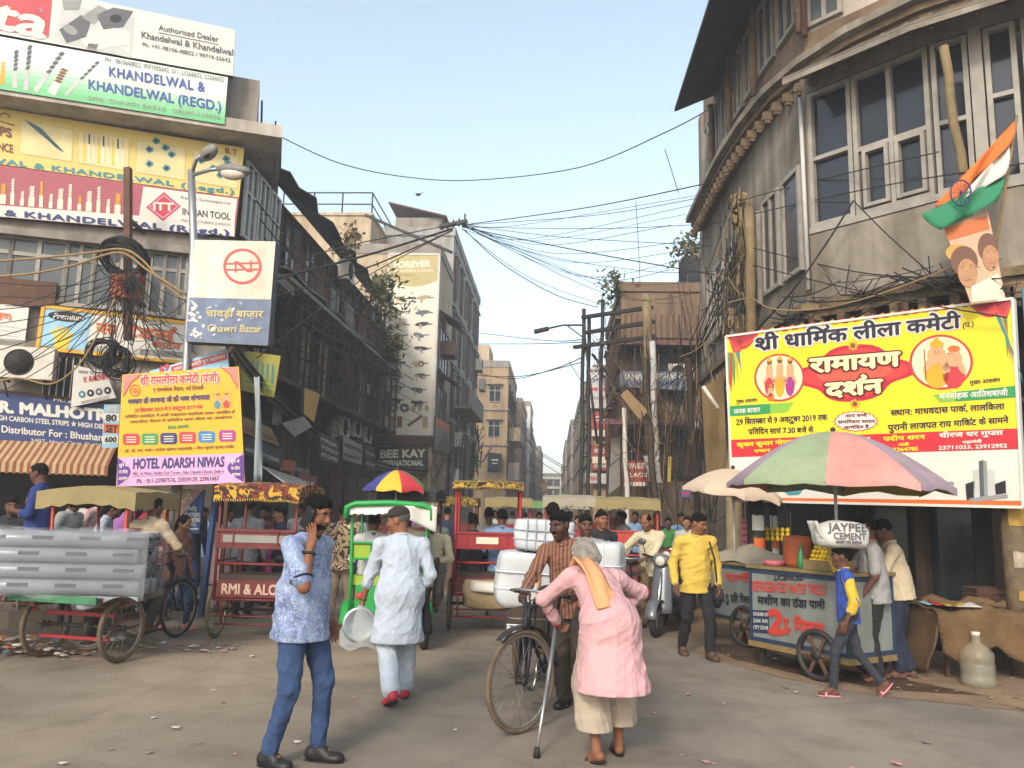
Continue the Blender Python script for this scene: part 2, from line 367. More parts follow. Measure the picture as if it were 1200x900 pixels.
def ac_unit(loc_pt, pl, label, w=.78, h=.55, d=.32, group='air conditioner units on the walls'):
    """outdoor unit hung on wall plane pl at point (u, z)"""
    u, z = loc_pt; t = thing('air_conditioner', pl.pt(u, z, .05), label, 'air conditioner', group)
    mb = MB(); fbox(mb, pl, u-w/2, u+w/2, z, z+h, .05, .05+d, ac_white); mb.build('casing', t, world=True)
    c = pl.pt(u-w*.12, z+h/2, .05+d+.004); mb = MB(); mb.torus(c, pl.N, h*.40, .012, iron, 24, 5); mb.lathe([(h*.38, 0), (h*.38, .004)], c-pl.N*.002, tin_dark, 20, pl.N)
    for k in range(6): a = k*math.pi/6; dv = (pl.D*math.cos(a)+pl.U*math.sin(a))*h*.38; mb.tube(c-dv+pl.N*.008, c+dv+pl.N*.008, .006, iron, 4)
    mb.build('fan_grille', t, world=True)
    mb = MB()
    for s in (-1, 1): mb.bar(pl.pt(u+s*w*.35, z-.03, 0), pl.pt(u+s*w*.35, z-.03, .4), .03, .04, iron); mb.bar(pl.pt(u+s*w*.35, z-.3, 0), pl.pt(u+s*w*.35, z-.05, .34), .02, .02, iron)
    mb.build('bracket', t, world=True); return t
def block(name, label, x0, x1, y0, y1, z1, wm, front=None, side=None, sx=None, roofm=None, parapet=.5, group=None, z0=0):
    """building block: front face looks at the viewer (y0), side face looks on the street; front/side = (cols, rows, zlo, w, h)"""
    t = thing(name, ((x0+x1)/2, (y0+y1)/2, z0), label, 'building', group); mb = MB()
    mb.box(((x0+x1)/2, (y0+y1)/2, (z0+z1)/2), (x1-x0, y1-y0, z1-z0), wm); mb.build('wall', t, world=True); rm = roofm or wm
    mb = MB()
    for a, b, c, d in ((x0-.06, x1+.06, y0-.06, y0+.12), (x0-.06, x1+.06, y1-.12, y1+.06), (x0-.06, x0+.12, y0+.12, y1-.12), (x1-.12, x1+.06, y0+.12, y1-.12)):
        mb.box(((a+b)/2, (c+d)/2, z1+parapet/2+.002), (b-a, d-c, parapet), rm)
    mb.build('parapet', t, world=True)
    for spec, pl, L in ((front, Plane((x0, y0, 0), (1, 0, 0)), x1-x0), (side, Plane((x1, y0, 0), (0, 1, 0)) if sx == 'R' else Plane((x0, y1, 0), (0, -1, 0)), y1-y0)):
        if not spec: continue
        cols, rows, zlo, w, h, fm, pm = spec; mb = MB(); step = (z1-zlo)/rows
        for r in range(rows):
            zz = zlo+r*step
            if r: fbox(mb, pl, .01, L-.01, zz-.62, zz-.5, .002, .12, rm)
            for c in range(cols):
                u = L*(c+.5)/cols; window(t, pl, u-w/2, u+w/2, zz, zz+h, fm, pm, (.5,), (.7,) if h > 1 else (), .05, .002)
                fbox(mb, pl, u-w/2-.15, u+w/2+.15, zz+h+.08, zz+h+.14, .002, .34 if spec is front else .14, rm)
        mb.build('ledge', t, world=True)
    return t
# ================================================================== left corner building
FL = Plane((-6.61, 14.42, 0), (.935, .354, 0)); UC = .35
WO = -.15
t = thing('shop_building', FL.pt(-7, 0, -3), 'grey concrete shop building covered in tool dealer boards at the left corner', 'building')
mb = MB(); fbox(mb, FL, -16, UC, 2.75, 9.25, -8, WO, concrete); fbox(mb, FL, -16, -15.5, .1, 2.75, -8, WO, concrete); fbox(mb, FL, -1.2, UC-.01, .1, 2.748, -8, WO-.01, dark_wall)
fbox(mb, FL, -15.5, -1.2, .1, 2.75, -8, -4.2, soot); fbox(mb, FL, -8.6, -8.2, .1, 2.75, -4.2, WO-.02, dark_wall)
mb.build('wall', t, world=True)
mb = MB(); fbox(mb, FL, -16, UC+.75, 8.66, 8.9, WO+.002, .55, white_plaster); fbox(mb, FL, UC+.002, UC+.75, 8.66, 8.9, -3.4, WO+.001, white_plaster); mb.build('roof_slab', t, world=True)
mb = MB(); fbox(mb, FL, -16, UC+.25, 8.902, 9.95, -.4, .18, concrete); fbox(mb, FL, UC, UC+.25, 8.902, 9.7, -3.3, -.402, concrete); mb.build('parapet', t, world=True)
mb = MB(); fbox(mb, FL, -16, UC+.02, 6.28, 6.42, WO+.003, .1, concrete); fbox(mb, FL, -16, UC+.02, 4.28, 4.4, WO+.003, 0, concrete); mb.build('ledge', t, world=True)
for x0, x1 in ((-60, 7), (11, 73), (77, 106), (109, 171), (175, 206), (209, 226)):
    k = (x0+x1)/2; pxwindow(t, FL, x0, 268+k*.12, x1, 350+k*.11, frame_white, glass_grey, (.5,), (.72,), .07, WO+.004)
ur, zr = FL.uz(25, 340); mb = MB(); fbox(mb, FL, ur-.5, ur+.55, zr-.28, zr+.2, WO+.09, WO+.16, rust); mb.build('shutter', t, world=True)
PS = Plane(FL.pt(UC, 0, WO), (-.03, 1, 0))                       # its side on the street
for k in range(3): window(t, PS, .25+k*.75, .9+k*.75, 6.9, 8.5, alu, glass_grey, (.5,), (.6,), .05, .004)
mb = MB(); fbox(mb, PS, .1, .8, 4.5, 6.0, .002, .06, rust); fbox(mb, PS, 0, 2.4, 6.25, 6.45, .003, .5, concrete); mb.build('shutter', t, world=True)
for (px, y0, y1, r) in ((307, 118, 165, .022), (323, 142, 185, .018), (330, 150, 178, .016)):
    p = atY(px, y1, 15.2); q = atY(px, y0, 15.2); mb = MB(); mb.tube(p-V((0, 0, .4)), q, r, iron, 6); mb.build('rebar', t, world=True)
# ================================================================== dark balconied building along the left of the street
PX = Plane((-6.75, 16.5, 0), (0, 1, 0)); LD = 13.2
t = thing('old_building', (-9.5, 23, 0), 'dark soot-stained old building with sagging eaves along the left of the street', 'building')
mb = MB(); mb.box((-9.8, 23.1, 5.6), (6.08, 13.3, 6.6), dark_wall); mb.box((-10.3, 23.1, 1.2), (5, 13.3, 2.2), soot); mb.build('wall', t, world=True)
def saggy(y0, y1, z, x0, x1, drop, m, th=.04, jit=.1):
    mb = MB(); n = 16; j = [random.uniform(-jit, jit) for _ in range(n+1)]
    for i in range(n):
        ya, yb = y0+(y1-y0)*i/n, y0+(y1-y0)*(i+1)/n; mb.slab([V((x0, ya, z)), V((x1+j[i], ya, z-drop+j[i]*.5)), V((x1+j[i+1], yb-.01, z-drop+j[i+1]*.5)), V((x0, yb-.01, z))], (0, 0, th), m)
    return mb
saggy(16.6, 29.6, 9.25, -6.8, -5.95, .28, tin_dark, jit=.16).build('eave', t, world=True)
saggy(16.6, 29.5, 6.95, -6.7, -5.85, .28, tin, jit=.05).build('balcony_roof', t, world=True)
mb = MB(); mb.box((-6.3, 23, 6.55), (.9, 12.9, .1), concrete); mb.box((-6.35, 23, 4.35), (.8, 12.9, .12), dark_wall); mb.build('balcony_slab', t, world=True)
mb = MB()
for k in range(14): y = 16.8+k*.95; mb.box((-5.95, y, 7.0), (.04, .04, .8), rust)
mb.tube((-5.95, 16.7, 7.4), (-5.95, 29.4, 7.4), .025, rust); mb.build('railing', t, world=True)
for k in range(14): y = 17+k*.95; mb = MB(); mb.box((-6.0, y, 5.4), (.06, .06, 2), wood_dark); mb.build('post', t, world=True)
for k in range(8):
    mb = MB(); y = 17.1+k*1.55; mb.box((-5.97, y+.3, 7.05), (.03, random.uniform(.5, 1.2), random.uniform(.5, .75)), random.choice([wood, tin, concrete, rust])); mb.build('balcony_panel', t, world=True)
for k in range(8):
    u = .35+k*1.6
    window(t, PX, u, u+1.0, 7.3, 8.8, wood, glass_brown, (.5,), (.4,), .07, .003); window(t, PX, u+.05, u+1.1, 4.5, 6.4, wood, random.choice([wood_dark, glass_brown, cream_wall]), (.5,), (.5,), .08, .003, name='shutter')
for k in range(7):
    mb = MB(); y = 17.4+k*1.75; mb.box((-6.72, y, 1.35), (.05, 1.5, 2.5), [tin_dark, wood_dark, grey_wall, tin_dark, rust, glass_brown, tin][k]); mb.build('shop_shutter', t, world=True)
for k in range(26): mb = MB(); y = 16.9+random.uniform(0, 12.2); a = random.uniform(3.2, 8); mb.box((-6.62+random.uniform(0, .5), y, a), (.08, random.uniform(.2, .8), random.uniform(.2, .9)), random.choice([tin_dark, rust, wood, dark_wall, grey_wall])); mb.build('patched_cladding', t, world=True)
for i, (px, py, Y) in enumerate(((402, 323, 21.5), (396, 505, 22.5), (411, 505, 23.7), (424, 512, 24.9))):
    q = atX(px, py, -6.5); u = q.y-16.5; ac_unit((u, q.z-.2), Plane((-6.6, 16.5, 0), (0, 1, 0)), ['air conditioner framed in the upper window of the dark building', 'nearest of the three air conditioners under the old balcony', 'middle one of the three air conditioners under the old balcony', 'farthest of the three air conditioners under the old balcony'][i], .8, .6, .3)
# ================================================================== pale building with the tall tool poster
t = block('tall_building', 'weathered pale building with shuttered windows behind the tall power tool poster', -9.4, -4.65, 33.9, 46, 13.6, grey_wall, None, (6, 4, 3.4, 1.0, 1.7, tin, glass_brown), 'R', parapet=.4)
PF = Plane((-4.66, 30, 0), (1, 0, 0)); PR = Plane((-4.65, 30, 0), (0, 1, 0))
mb = MB(); mb.box((-6.75, 31.9, 5.75), (4.2, 3.98, 11.4), cream_wall); mb.box((-6.75, 31.9, 11.65), (4.3, 4.05, .4), concrete); mb.build('front_wing', t, world=True)
for z in (4.6, 7.0): window(t, PR, .5, 2.9, z, z+1.8, tin, glass_brown, (.33, .66), (.6,), .07, .01)
for z in (9.3, 6.9):
    mb = MB(); mb.slab([V((-4.62, 30.4, z)), V((-3.9, 30.4, z-.45)), V((-3.9, 32.6, z-.45)), V((-4.62, 32.6, z))], (0, 0, .05), tin_dark); mb.build('window_hood', t, world=True)
mb = MB(); mb.box((-4.35, 31.6, 7.95), (.5, 1.2, .55), wood); mb.build('window_box', t, world=True)
mb = MB(); mb.box((-4.2, 38, 6.1), (.9, 6.0, .14), concrete); mb.box((-3.8, 38, 6.5), (.08, 6.0, .8), concrete); mb.build('balcony', t, world=True)
for y in (34.4, 36.8, 40.2, 43.5): mb = MB(); mb.tube((-4.58, y, 2), (-4.58, y, 13), .06, rust, 6); mb.build('drain_pipe', t, world=True)
t = thing('rooftop_shed', (-6.4, 36, 13.6), 'low shed with sloping red sheet roof on the pale building top', 'shed')
mb = MB(); mb.box((-6.4, 36.3, 14.2), (2.2, 3.2, 1.1), concrete); mb.build('wall', t, world=True)
mb = MB(); mb.slab([V((-7.8, 34.4, 15.35)), V((-5.1, 34.4, 14.7)), V((-5.1, 38.2, 14.7)), V((-7.8, 38.2, 15.35))], (0, 0, .06), red_tin); mb.build('roof', t, world=True)
t = block('cream_building', 'cream plastered building with an iron roof railing above the dark eaves', -11.5, -7.75, 31.2, 38.5, 13.5, cream_wall, (2, 3, 4, .9, 1.4, wood, glass_brown), (4, 3, 4, .9, 1.4, wood, glass_brown), 'R', parapet=.12)
mb = MB()
for z in (14.0, 14.5): mb.tube((-11.5, 31.2, z), (-7.75, 31.2, z), .03, iron, 5); mb.tube((-7.75, 31.2, z), (-7.75, 38.4, z), .03, iron, 5)
for x in (-11.5, -10.2, -9, -7.75): mb.tube((x, 31.2, 13.5), (x, 31.2, 14.5), .035, iron, 5)
mb.build('railing', t, world=True)
for i, (x, y, z) in enumerate(((-4.62, 47, 8.6), (-4.62, 36.5, 4.4), (-4.62, 44.8, 9.4))):
    ac_unit((y-30, z), PR, ['air conditioner high on the pale wall near its far end', 'air conditioner low on the pale wall beside the white hanging board', 'air conditioner just left of the topmost cabinet on the pale wall'][i], .9, .65, .35)
# ================================================================== far left row
pale = C('pale_far', '#b8a486', noise=.25, scale=.5, streak=.3, rough=.9); pale2 = C('pale_far_grey', '#a39b90', noise=.3, scale=.5, streak=.35, rough=.9); tan_far = C('tan_far', '#a58d6c', noise=.3, scale=.5, streak=.3, rough=.9); white_far = C('white_far', '#c9c6c0', noise=.15, scale=.5, streak=.2)
t = block('narrow_house', 'narrow tan house with two white windows stacked on the far left', -7.4, -3.55, 58, 70, 12.0, tan_far, (2, 3, 4.2, .9, 1.2, frame_white, glass_dark), (4, 3, 4.2, 1, 1.3, wood_dark, glass_brown), 'R', concrete, .5)
mb = MB(); mb.box((-6.3, 62, 12.9), (2.2, 4, 2.4), pale); mb.box((-6.0, 59.97, 12.2), (1, .3, .7), ac_white); mb.build('stair_tower', t, world=True)
mb = MB(); mb.slab([V((-3.5, 59, 10.6)), V((-2.9, 59, 9.0)), V((-2.9, 68, 9.0)), V((-3.5, 68, 10.6))], (0, 0, .08), tin_dark); mb.box((-3.1, 63, 7.2), (.9, 7, 1.0), pale); mb.box((-3.1, 63, 4.4), (.9, 8, 1.3), pale2); mb.build('balcony', t, world=True)
far = [('far_house', 'brown far house with a dark jutting cornice behind the narrow tan house', -8, -3.1, 72, 84, 11.2, tan_far), ('far_house', 'slim white tower house farther down the left row', -8, -2.8, 86, 96, 12.8, white_far),
       ('far_house', 'low grey house far along the left row', -9, -2.9, 98, 116, 10.6, pale2), ('far_house', 'pale beige house at the very end of the left row', -9, -2.2, 118, 140, 10.5, pale)]
for n, l, a, b, c, d, z, m in far: block(n, l, a, b, c, d, z, m, (2, 3, 3.2, 1.2, 1.3, tin, glass_brown), (4, 3, 3.2, 1.2, 1.3, tin, glass_brown), 'R', concrete, .5, 'far houses down the street')
end = [(-14, -4.5, 150, 9, pale2), (-4.4, 1.0, 158, 8.2, white_far), (1.2, 4.6, 152, 9.4, pale), (4.8, 16, 148, 10.4, pale2)]
el = ['wide grey house closing the street end at left', 'whitish low house closing the street end', 'pale yellowish house closing the street end beside the white one', 'wide grey house closing the street end at right']
for (a, b, c, z, m), l in zip(end, el): block('far_house', l, a, b, c, c+10, z, m, (4, 3, 2.6, 1.1, 1.2, tin, glass_brown), None, None, concrete, .6, 'far houses down the street')
# ================================================================== right row
PB = Plane((1.95, 24, 0), (1, 0, 0))
t = block('brown_building', 'brown brick and timber building wrapped in cables beyond the power poles', 1.95, 4.6, 24, 31, 8.35, ochre_wall, None, (4, 2, 3.6, 1, 1.5, wood, glass_brown), 'L', brick, .3)
mb = MB(); fbox(mb, PB, .05, 2.6, 6.9, 7.6, .003, .06, brick); fbox(mb, PB, .1, 2.6, 5.2, 6.6, .003, .05, dark_wall); fbox(mb, PB, .15, 2.6, 2.6, 4.1, .003, .05, soot)
for k in range(14): fbox(mb, PB, .1+k*.18, .14+k*.18, 6.88, 7.62, .06, .09, rust)
mb.build('cladding', t, world=True)
for z, d in ((6.75, .8), (4.35, 1.1)):
    mb = MB(); mb.slab([V((1.5, 24, z)), V((4.5, 24, z)), V((4.5, 24-d, z-.22)), V((1.3, 24-d, z-.22))], (0, 0, .06), red_tin); mb.build('awning', t, world=True)
for u in (.25, 1.1, 1.9): window(t, PB, u, u+.65, 5.35, 6.45, wood, glass_brown, (.5,), (), .06, .055)
for u in (.4, 1.5): window(t, PB, u, u+.9, 2.75, 3.9, rust, wood_dark, (.5,), (.5,), .06, .055, name='shutter')
ac_unit((1.75, 5.55), Plane((1.95, 23.94, 0), (1, 0, 0)), 'air conditioner in the upper window of the brown building', .75, .5, .25)
mb = MB(); mb.lathe([(.5, 0), (.55, .1), (.55, .9), (.42, 1.05), (.2, 1.1)], (4.4, 25, 8.7), black_rub, 18); mb.build('water_tank', label='black plastic water tank on the brown building roof', cat='water tank')
rr = [('far_house', 'red and white poster-clad house behind the tall iron poles', 1.55, 7, 33, 44, 7.2, tan_far), ('far_house', 'tan house with grey cornices in the right row', 1.6, 8, 46, 60, 8.6, tan_far), ('far_house', 'pale cream house in the right row past the poles', 1.75, 8, 62, 78, 9.6, pale), ('far_house', 'grey house far along the right row', 1.5, 8, 80, 104, 10.2, pale2), ('far_house', 'beige house at the very end of the right row', 1.3, 9, 106, 140, 10.4, pale)]
for n, l, a, b, c, d, z, m in rr: block(n, l, a, b, c, d, z, m, (3, 3, 3, 1.1, 1.3, tin, glass_brown), (5, 3, 3, 1.1, 1.3, tin, glass_brown), 'L', concrete, .5, 'far houses down the street')
# ================================================================== rounded corner building on the right
QA = [(3.3, 17.6), (3.3, 14.5), (3.38, 12.9), (3.57, 11.1)]; QB = [(3.57, 11.1), (4.75, 9.85), (5.55, 9.3), (6.9, 8.6), (10, 7.4)]
QC = [(3.3, 17.6), (3.3, 15), (3.33, 14), (3.42, 12.9), (3.56, 12), (3.82, 11.2), (4.2, 10.5), (4.75, 9.85), (5.55, 9.3), (6.9, 8.6), (10, 7.4)]
def off(q, d):
    r = []
    for i, (x, y) in enumerate(q):
        a = V(q[max(i-1, 0)]); b = V(q[min(i+1, len(q)-1)]); t = (b-a).normalized(); r.append((x+t.y*d, y-t.x*d))
    return r
def strip(mb, q, z0, z1, d0, d1, m):      # wall or ledge following a plan line, between offsets d0 (back) and d1 (front)
    a, b = off(q, d0), off(q, d1); n = len(q)
    vs = [(x, y, z0) for x, y in a]+[(x, y, z0) for x, y in b]+[(x, y, z1) for x, y in a]+[(x, y, z1) for x, y in b]; fs = []
    for i in range(n-1): fs += [(n+i, n+i+1, 3*n+i+1, 3*n+i), (i+1, i, 2*n+i, 2*n+i+1), (i, i+1, n+i+1, n+i), (2*n+i+1, 2*n+i, 3*n+i, 3*n+i+1)]
    fs += [(0, n, 3*n, 2*n), (n-1, 3*n-1, 4*n-1, 2*n-1)]; mb.add(vs, fs, m)
t = thing('corner_building', (6, 13, 0), 'old rounded corner building with broad dark windows and carved cornice at right', 'building')
mb = MB(); strip(mb, QA+QB[1:], 4.7, 5.6, -.35, 0, beige_band); strip(mb, QA, 5.6, 8.1, -.35, -.0, beige_band); strip(mb, QB, 7.76, 8.1, -.35, 0, beige_band); strip(mb, QA, 8.32, 11.6, -.35, -.02, ochre_wall); strip(mb, QB, 8.32, 8.7, -.35, -.02, ochre_wall)
strip(mb, QB[:2], 8.7, 11.6, -.35, -.021, white_plaster); strip(mb, QB[1:], 8.7, 11.6, -.35, -.022, white_plaster); strip(mb, QA, 3.9, 4.35, -.3, -.1, stone_carved)
mb.box((11, 14.5, 8.15), (9, 5.4, 7.0), dark_wall, 0); mb.box((5.2, 15, 8.15), (2.6, 4.6, 6.9), dark_wall, 0); mb.box((3.9, 18.0, 5.5), (1.2, .35, 11), beige_band); mb.build('wall', t, world=True)
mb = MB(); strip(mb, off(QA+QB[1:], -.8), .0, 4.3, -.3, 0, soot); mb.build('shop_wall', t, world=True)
mb = MB(); strip(mb, QA+QB[1:], 4.36, 4.46, -.35, .12, stone_carved); strip(mb, QA+QB[1:], 4.47, 4.58, -.35, .2, stone_carved); strip(mb, QA+QB[1:], 4.59, 4.69, -.35, .1, beige_band); mb.build('lower_cornice', t, world=True)
mb = MB(); strip(mb, QC, 8.0, 8.08, -.3, .22, stone_carved); strip(mb, QC, 8.09, 8.18, -.3, .3, stone_carved); strip(mb, QC, 8.19, 8.3, -.3, .42, beige_band); mb.build('cornice', t, world=True)
def along(q, step):
    out = []
    for i in range(len(q)-1):
        a, b = V(q[i]), V(q[i+1]); n = max(1, int((b-a).length/step))
        for k in range(n): out.append((a+(b-a)*(k+.5)/n, (b-a).normalized()))
    return out
for p, d in along(off(QC, .26), .25): mb = MB(); mb.box((p.x, p.y, 7.92), (.07, .14, .13), stone_carved, math.atan2(d.y, d.x)); mb.box((p.x, p.y, 7.83), (.05, .09, .05), stone_carved, math.atan2(d.y, d.x)); mb.build('carved_bracket', t, world=True)
for p, d in along(off(QA+QB[1:], .1), .3): mb = MB(); mb.box((p.x, p.y, 4.27), (.1, .2, .15), stone_carved, math.atan2(d.y, d.x)); mb.ball((p.x, p.y, 4.16), .06, stone_carved, 6); mb.build('carved_bracket', t, world=True)
SB1 = Plane((3.57, 11.1, 0), (1.18, -1.25, 0)); SB2 = Plane((4.75, 9.85, 0), (.8, -.55, 0)); SB3 = Plane((5.55, 9.3, 0), (1.35, -.7, 0)); SA = Plane((3.38, 12.9, 0), (.19, -1.8, 0)); SA0 = Plane((3.3, 14.5, 0), (.08, -1.6, 0)); SA1 = Plane((3.3, 17.6, 0), (0, -1, 0))
L1, L2 = 1.719, .97
mb = MB(); strip(mb, QB, 5.61, 5.7, -.2, .02, frame_white); mb.build('window_sill', t, world=True)
window(t, SB1, .02, .66, 5.7, 7.74, frame_white, glass_dark, (), (.5,), .06, -.12, .12)
window(t, SB1, .68, 1.70, 5.7, 7.74, frame_white, glass_dark, (.5,), (.46,), .06, -.12, .12)
window(t, SB1, .80, 1.15, 5.78, 6.60, frame_white, glass_dark, (), (), .05, -.10, .13); window(t, SB1, 1.24, 1.62, 5.78, 6.60, frame_white, glass_dark, (), (), .05, -.10, .13)
mb = MB(); fbox(mb, SB2, .46, .6, 5.6, 7.78, -.2, .03, frame_white); mb.build('pillar', t, world=True)
window(t, SB2, .02, .44, 5.7, 7.74, frame_white, glass_dark, (), (.46,), .06, -.12, .12); window(t, SB2, .62, .96, 5.7, 7.74, frame_white, glass_dark, (), (.55,), .06, -.12, .12); window(t, SB3, .05, 1.45, 5.7, 7.74, frame_white, glass_dark, (.5,), (.55,), .06, -.12, .12)
window(t, SA, .95, 1.62, 5.15, 6.75, frame_white, glass_brown, (), (), .07, .004); window(t, SA, .1, .8, 5.15, 6.75, frame_white, glass_brown, (.5,), (), .07, .004)
window(t, SA0, .1, .75, 5.1, 6.7, frame_white, glass_grey, (.5,), (), .07, .004); window(t, SA0, .85, 1.5, 5.1, 6.7, frame_white, glass_grey, (.5,), (), .07, .004)
for k in range(3): window(t, SA1, .5+k*.9, 1.25+k*.9, 5.2, 6.7, frame_white, glass_grey, (.5,), (), .06, .004)
for pl, a, n, st in ((SA1, .35, 3, .92), (SA0, .08, 2, .78), (SA, .05, 2, .85)):
    for k in range(n): window(t, pl, a+k*st, a+k*st+st*.82, 9.0, 10.25, frame_white, glass_grey, (.5,), (), .06, -.015)
window(t, SB1, .08, .62, 8.75, 10.2, frame_white, glass_grey, (.5,), (), .06, -.018)
mb = MB(); mb.slab([V((3.34, 16.4, 10.65)), V((2.35, 15.6, 9.85)), V((2.4, 9.6, 9.85)), V((3.0, 8.6, 10.2)), V((4.2, 10.2, 10.65))], (0, 0, .08), tin_dark); mb.build('eave', t, world=True)
mb = MB(); b0 = off(QB, .02); b1 = off(QB, .62)      # sheet awning over the big windows
for i in range(len(QB)-1): mb.slab([V((*b0[i], 7.98)), V((*b1[i], 7.74)), V((*b1[i+1], 7.74)), V((*b0[i+1], 7.98))], (0, 0, .03), tin); mb.slab([V((*b1[i], 7.66)), V((*b1[i+1], 7.66)), V((*b1[i+1], 7.735)), V((*b1[i], 7.735))], (.012, .012, 0), beige_band)
mb.build('window_awning', t, world=True)
for x, y in ((3.2, 14.4), (3.28, 12.85), (3.22, 16.2), (3.5, 11.05)): mb = MB(); mb.lathe([(.06, 0), (.06, .3), (.09, .35), (.06, .4), (.06, .9), (.09, .95), (.06, 1.0), (.06, 1.5), (.1, 1.6)], (x, y, 8.7), stone_carved, 8); mb.build('pilaster', t, world=True)
for a, b, r, m in (((3.55, 10.98, 8.6), (3.55, 10.98, 11.6), .05, rust), ((3.52, 11.1, 4.8), (3.5, 11.12, 7.7), .03, alu), ((4.95, 9.55, 8.4), (4.95, 9.55, 11.6), .06, rust)): mb = MB(); mb.tube(a, b, r, m); mb.build('drain_pipe', t, world=True)
mb = MB()
for i in range(5):
    pl = [SB1, SB1, SB2, SB3, SB3][i]; u = [.2, 1.0, .3, .3, 1.0][i]; fbox(mb, pl, u, u+.12, .0, 4.3, -.7, -.5, wood_dark); fbox(mb, pl, u+.13, u+.62, .05, 2.5, -.76, -.72, [glass_grey, glass_dark, tin_dark, glass_dark, wood_dark][i])
mb.build('shop_door', t, world=True)
for k, (pl, u) in enumerate(((SB1, .25), (SB1, 1.3), (SB2, .2), (SB3, .5))): mb = MB(); mb.grid(lambda a, b: pl.pt(u+(.3+.1*k)*a, 5.85+(1.75-.5*(k % 2))*b, -.2+.015*math.sin(a*22)), 24, 2, [cream_wall, grey_wall, tin_dark, wood_dark][k]); mb.build('curtain', t, world=True)
# ================================================================== plants on the walls
leaf_m = C('leaf', '#55602f', noise=.5, scale=5, rough=.7); leaf_dry = C('leaf_dry', '#8a7550', noise=.4, scale=5, rough=.8); bark = C('bark', '#5c4c3a', noise=.4, scale=6, rough=.95)
def shrub(loc, r, n, label, seed, lm=leaf_m, hang=0.0, ls=.11):
    rg = random.Random(seed); t = thing('wall_shrub', loc, label, 'shrub'); L = V(loc); mb = MB(); tips = []
    for k in range(12):
        d = V((rg.gauss(0, 1), rg.gauss(0, .8), rg.gauss(.25-hang, .8))).normalized()*r*rg.uniform(.6, 1.15); mid = d*.5+V((rg.gauss(0, .12), rg.gauss(0, .12), .12))*r
        mb.path([V((0, 0, 0)), mid, d], [.022, .014, .006], bark, 5); tips += [mid, d, d*.75]
    mb.build('stem', t); mb = MB()
    for k in range(n):
        c = rg.choice(tips)+V((rg.gauss(0, .2), rg.gauss(0, .2), rg.gauss(0, .2)))*r; a = V((rg.gauss(0, 1), rg.gauss(0, 1), rg.gauss(0, 1))).normalized(); b = a.cross(V((rg.gauss(0, 1), rg.gauss(0, 1), rg.gauss(0, 1)))).normalized(); s = ls*rg.uniform(.6, 1.3)
        mb.add([c-a*s, c+b*s*.4, c+a*s, c-b*s*.4], [(0, 1, 2, 3)], leaf_dry if rg.random() < .3 else lm)
    mb.build('foliage', t); return t
shrub(atX(438, 352, -6.0)+V((.1, 0, -.3)), 1.1, 900, 'bushy shrub growing out of the dark balcony beside the tall poster', 3)
shrub(atX(448, 385, -6.0)+V((.2, 0, -.6)), .7, 450, 'smaller drooping shrub below the bushy one on the balcony edge', 31, hang=.5)
shrub(atX(405, 283, -6.1), .55, 110, 'dry half-dead plant rising from the dark eave', 4, leaf_dry)
shrub(atY(722, 345, 24.3), .8, 260, 'thin green sapling on the brown building roof edge', 5)
shrub(atY(812, 298, 24.8), .7, 240, 'green sapling beside the black water tank', 6)
# ================================================================== printed colours
pw = C('print_white', '#c8c4b8', rough=.55, noise=.08, scale=1.5); pcream = C('print_cream', '#d8cfb4', rough=.6, noise=.2, scale=2.2); pred = C('print_red', '#b8353a', rough=.5, noise=.2, scale=2.2); pblack = C('print_black', '#1c1b20', rough=.6, noise=.2, scale=2.2); pnavy = C('print_navy', '#2c3466', rough=.55, noise=.2, scale=2.2)
pgrey = C('print_grey', '#8a8a86', rough=.55, noise=.2, scale=2.2); pgrey2 = C('print_grey_dark', '#55555a', rough=.55, noise=.2, scale=2.2); plgrey = C('print_light_grey', '#b8b8b2', rough=.55, noise=.2, scale=2.2); pyel = C('print_yellow', '#d9b72c', rough=.5, noise=.2, scale=2.2); pgold = C('print_gold', '#cf9a1e', rough=.5, noise=.2, scale=2.2); porange = C('print_orange', '#c9622a', rough=.5, noise=.2, scale=2.2)
pgreen = C('print_green', '#3f8a48', rough=.5, noise=.2, scale=2.2); pteal = C('print_teal', '#3a8088', rough=.5, noise=.2, scale=2.2); pblue = C('print_blue', '#3e568f', rough=.55, noise=.2, scale=2.2); pmag = C('print_magenta', '#9c2f7c', rough=.5, noise=.2, scale=2.2); ppurple = C('print_purple', '#5b2d80', rough=.5, noise=.2, scale=2.2); ppink = C('print_pink', '#d69cc0', rough=.5, noise=.2, scale=2.2); psky = C('print_sky', '#8fb9cc', rough=.5, noise=.2, scale=2.2)
pskin = C('print_skin', '#c9986e', rough=.55, noise=.2, scale=2.2); pbrown = C('print_brown', '#7a4a2c', rough=.55, noise=.2, scale=2.2); plem = C('print_lemon', '#dfc81f', rough=.5, noise=.2, scale=2.2); pfade = C('print_faded', '#bcae74', rough=.6, noise=.2, scale=2.2); prose = C('print_rose', '#a0525c', rough=.6, noise=.15, scale=2)
def zc(ox, oy, k): return lambda x, y: (ox+x*k, oy+y*k)
def figure_print(s, c, w, h, robe, skin, hair, L=2, crown=None):
    """a small standing figure in a printed picture"""
    x, y = c; s.ell((x, y+h*.18), w*.34, h*.34, robe, L, 14); s.ell((x, y-h*.2), w*.26, h*.2, skin, L+1, 12); s.ell((x, y-h*.36), w*.17, h*.13, skin, L+2, 12); s.ell((x, y-h*.44), w*.19, h*.08, hair, L+2.5, 12)
    if crown: s.poly([(x-w*.15, y-h*.45), (x+w*.15, y-h*.45), (x, y-h*.62)], crown, L+3)
    s.ell((x-w*.22, y), w*.1, h*.2, skin, L+1.4, 10, .5); s.ell((x+w*.22, y), w*.1, h*.2, skin, L+1.4, 10, -.5)
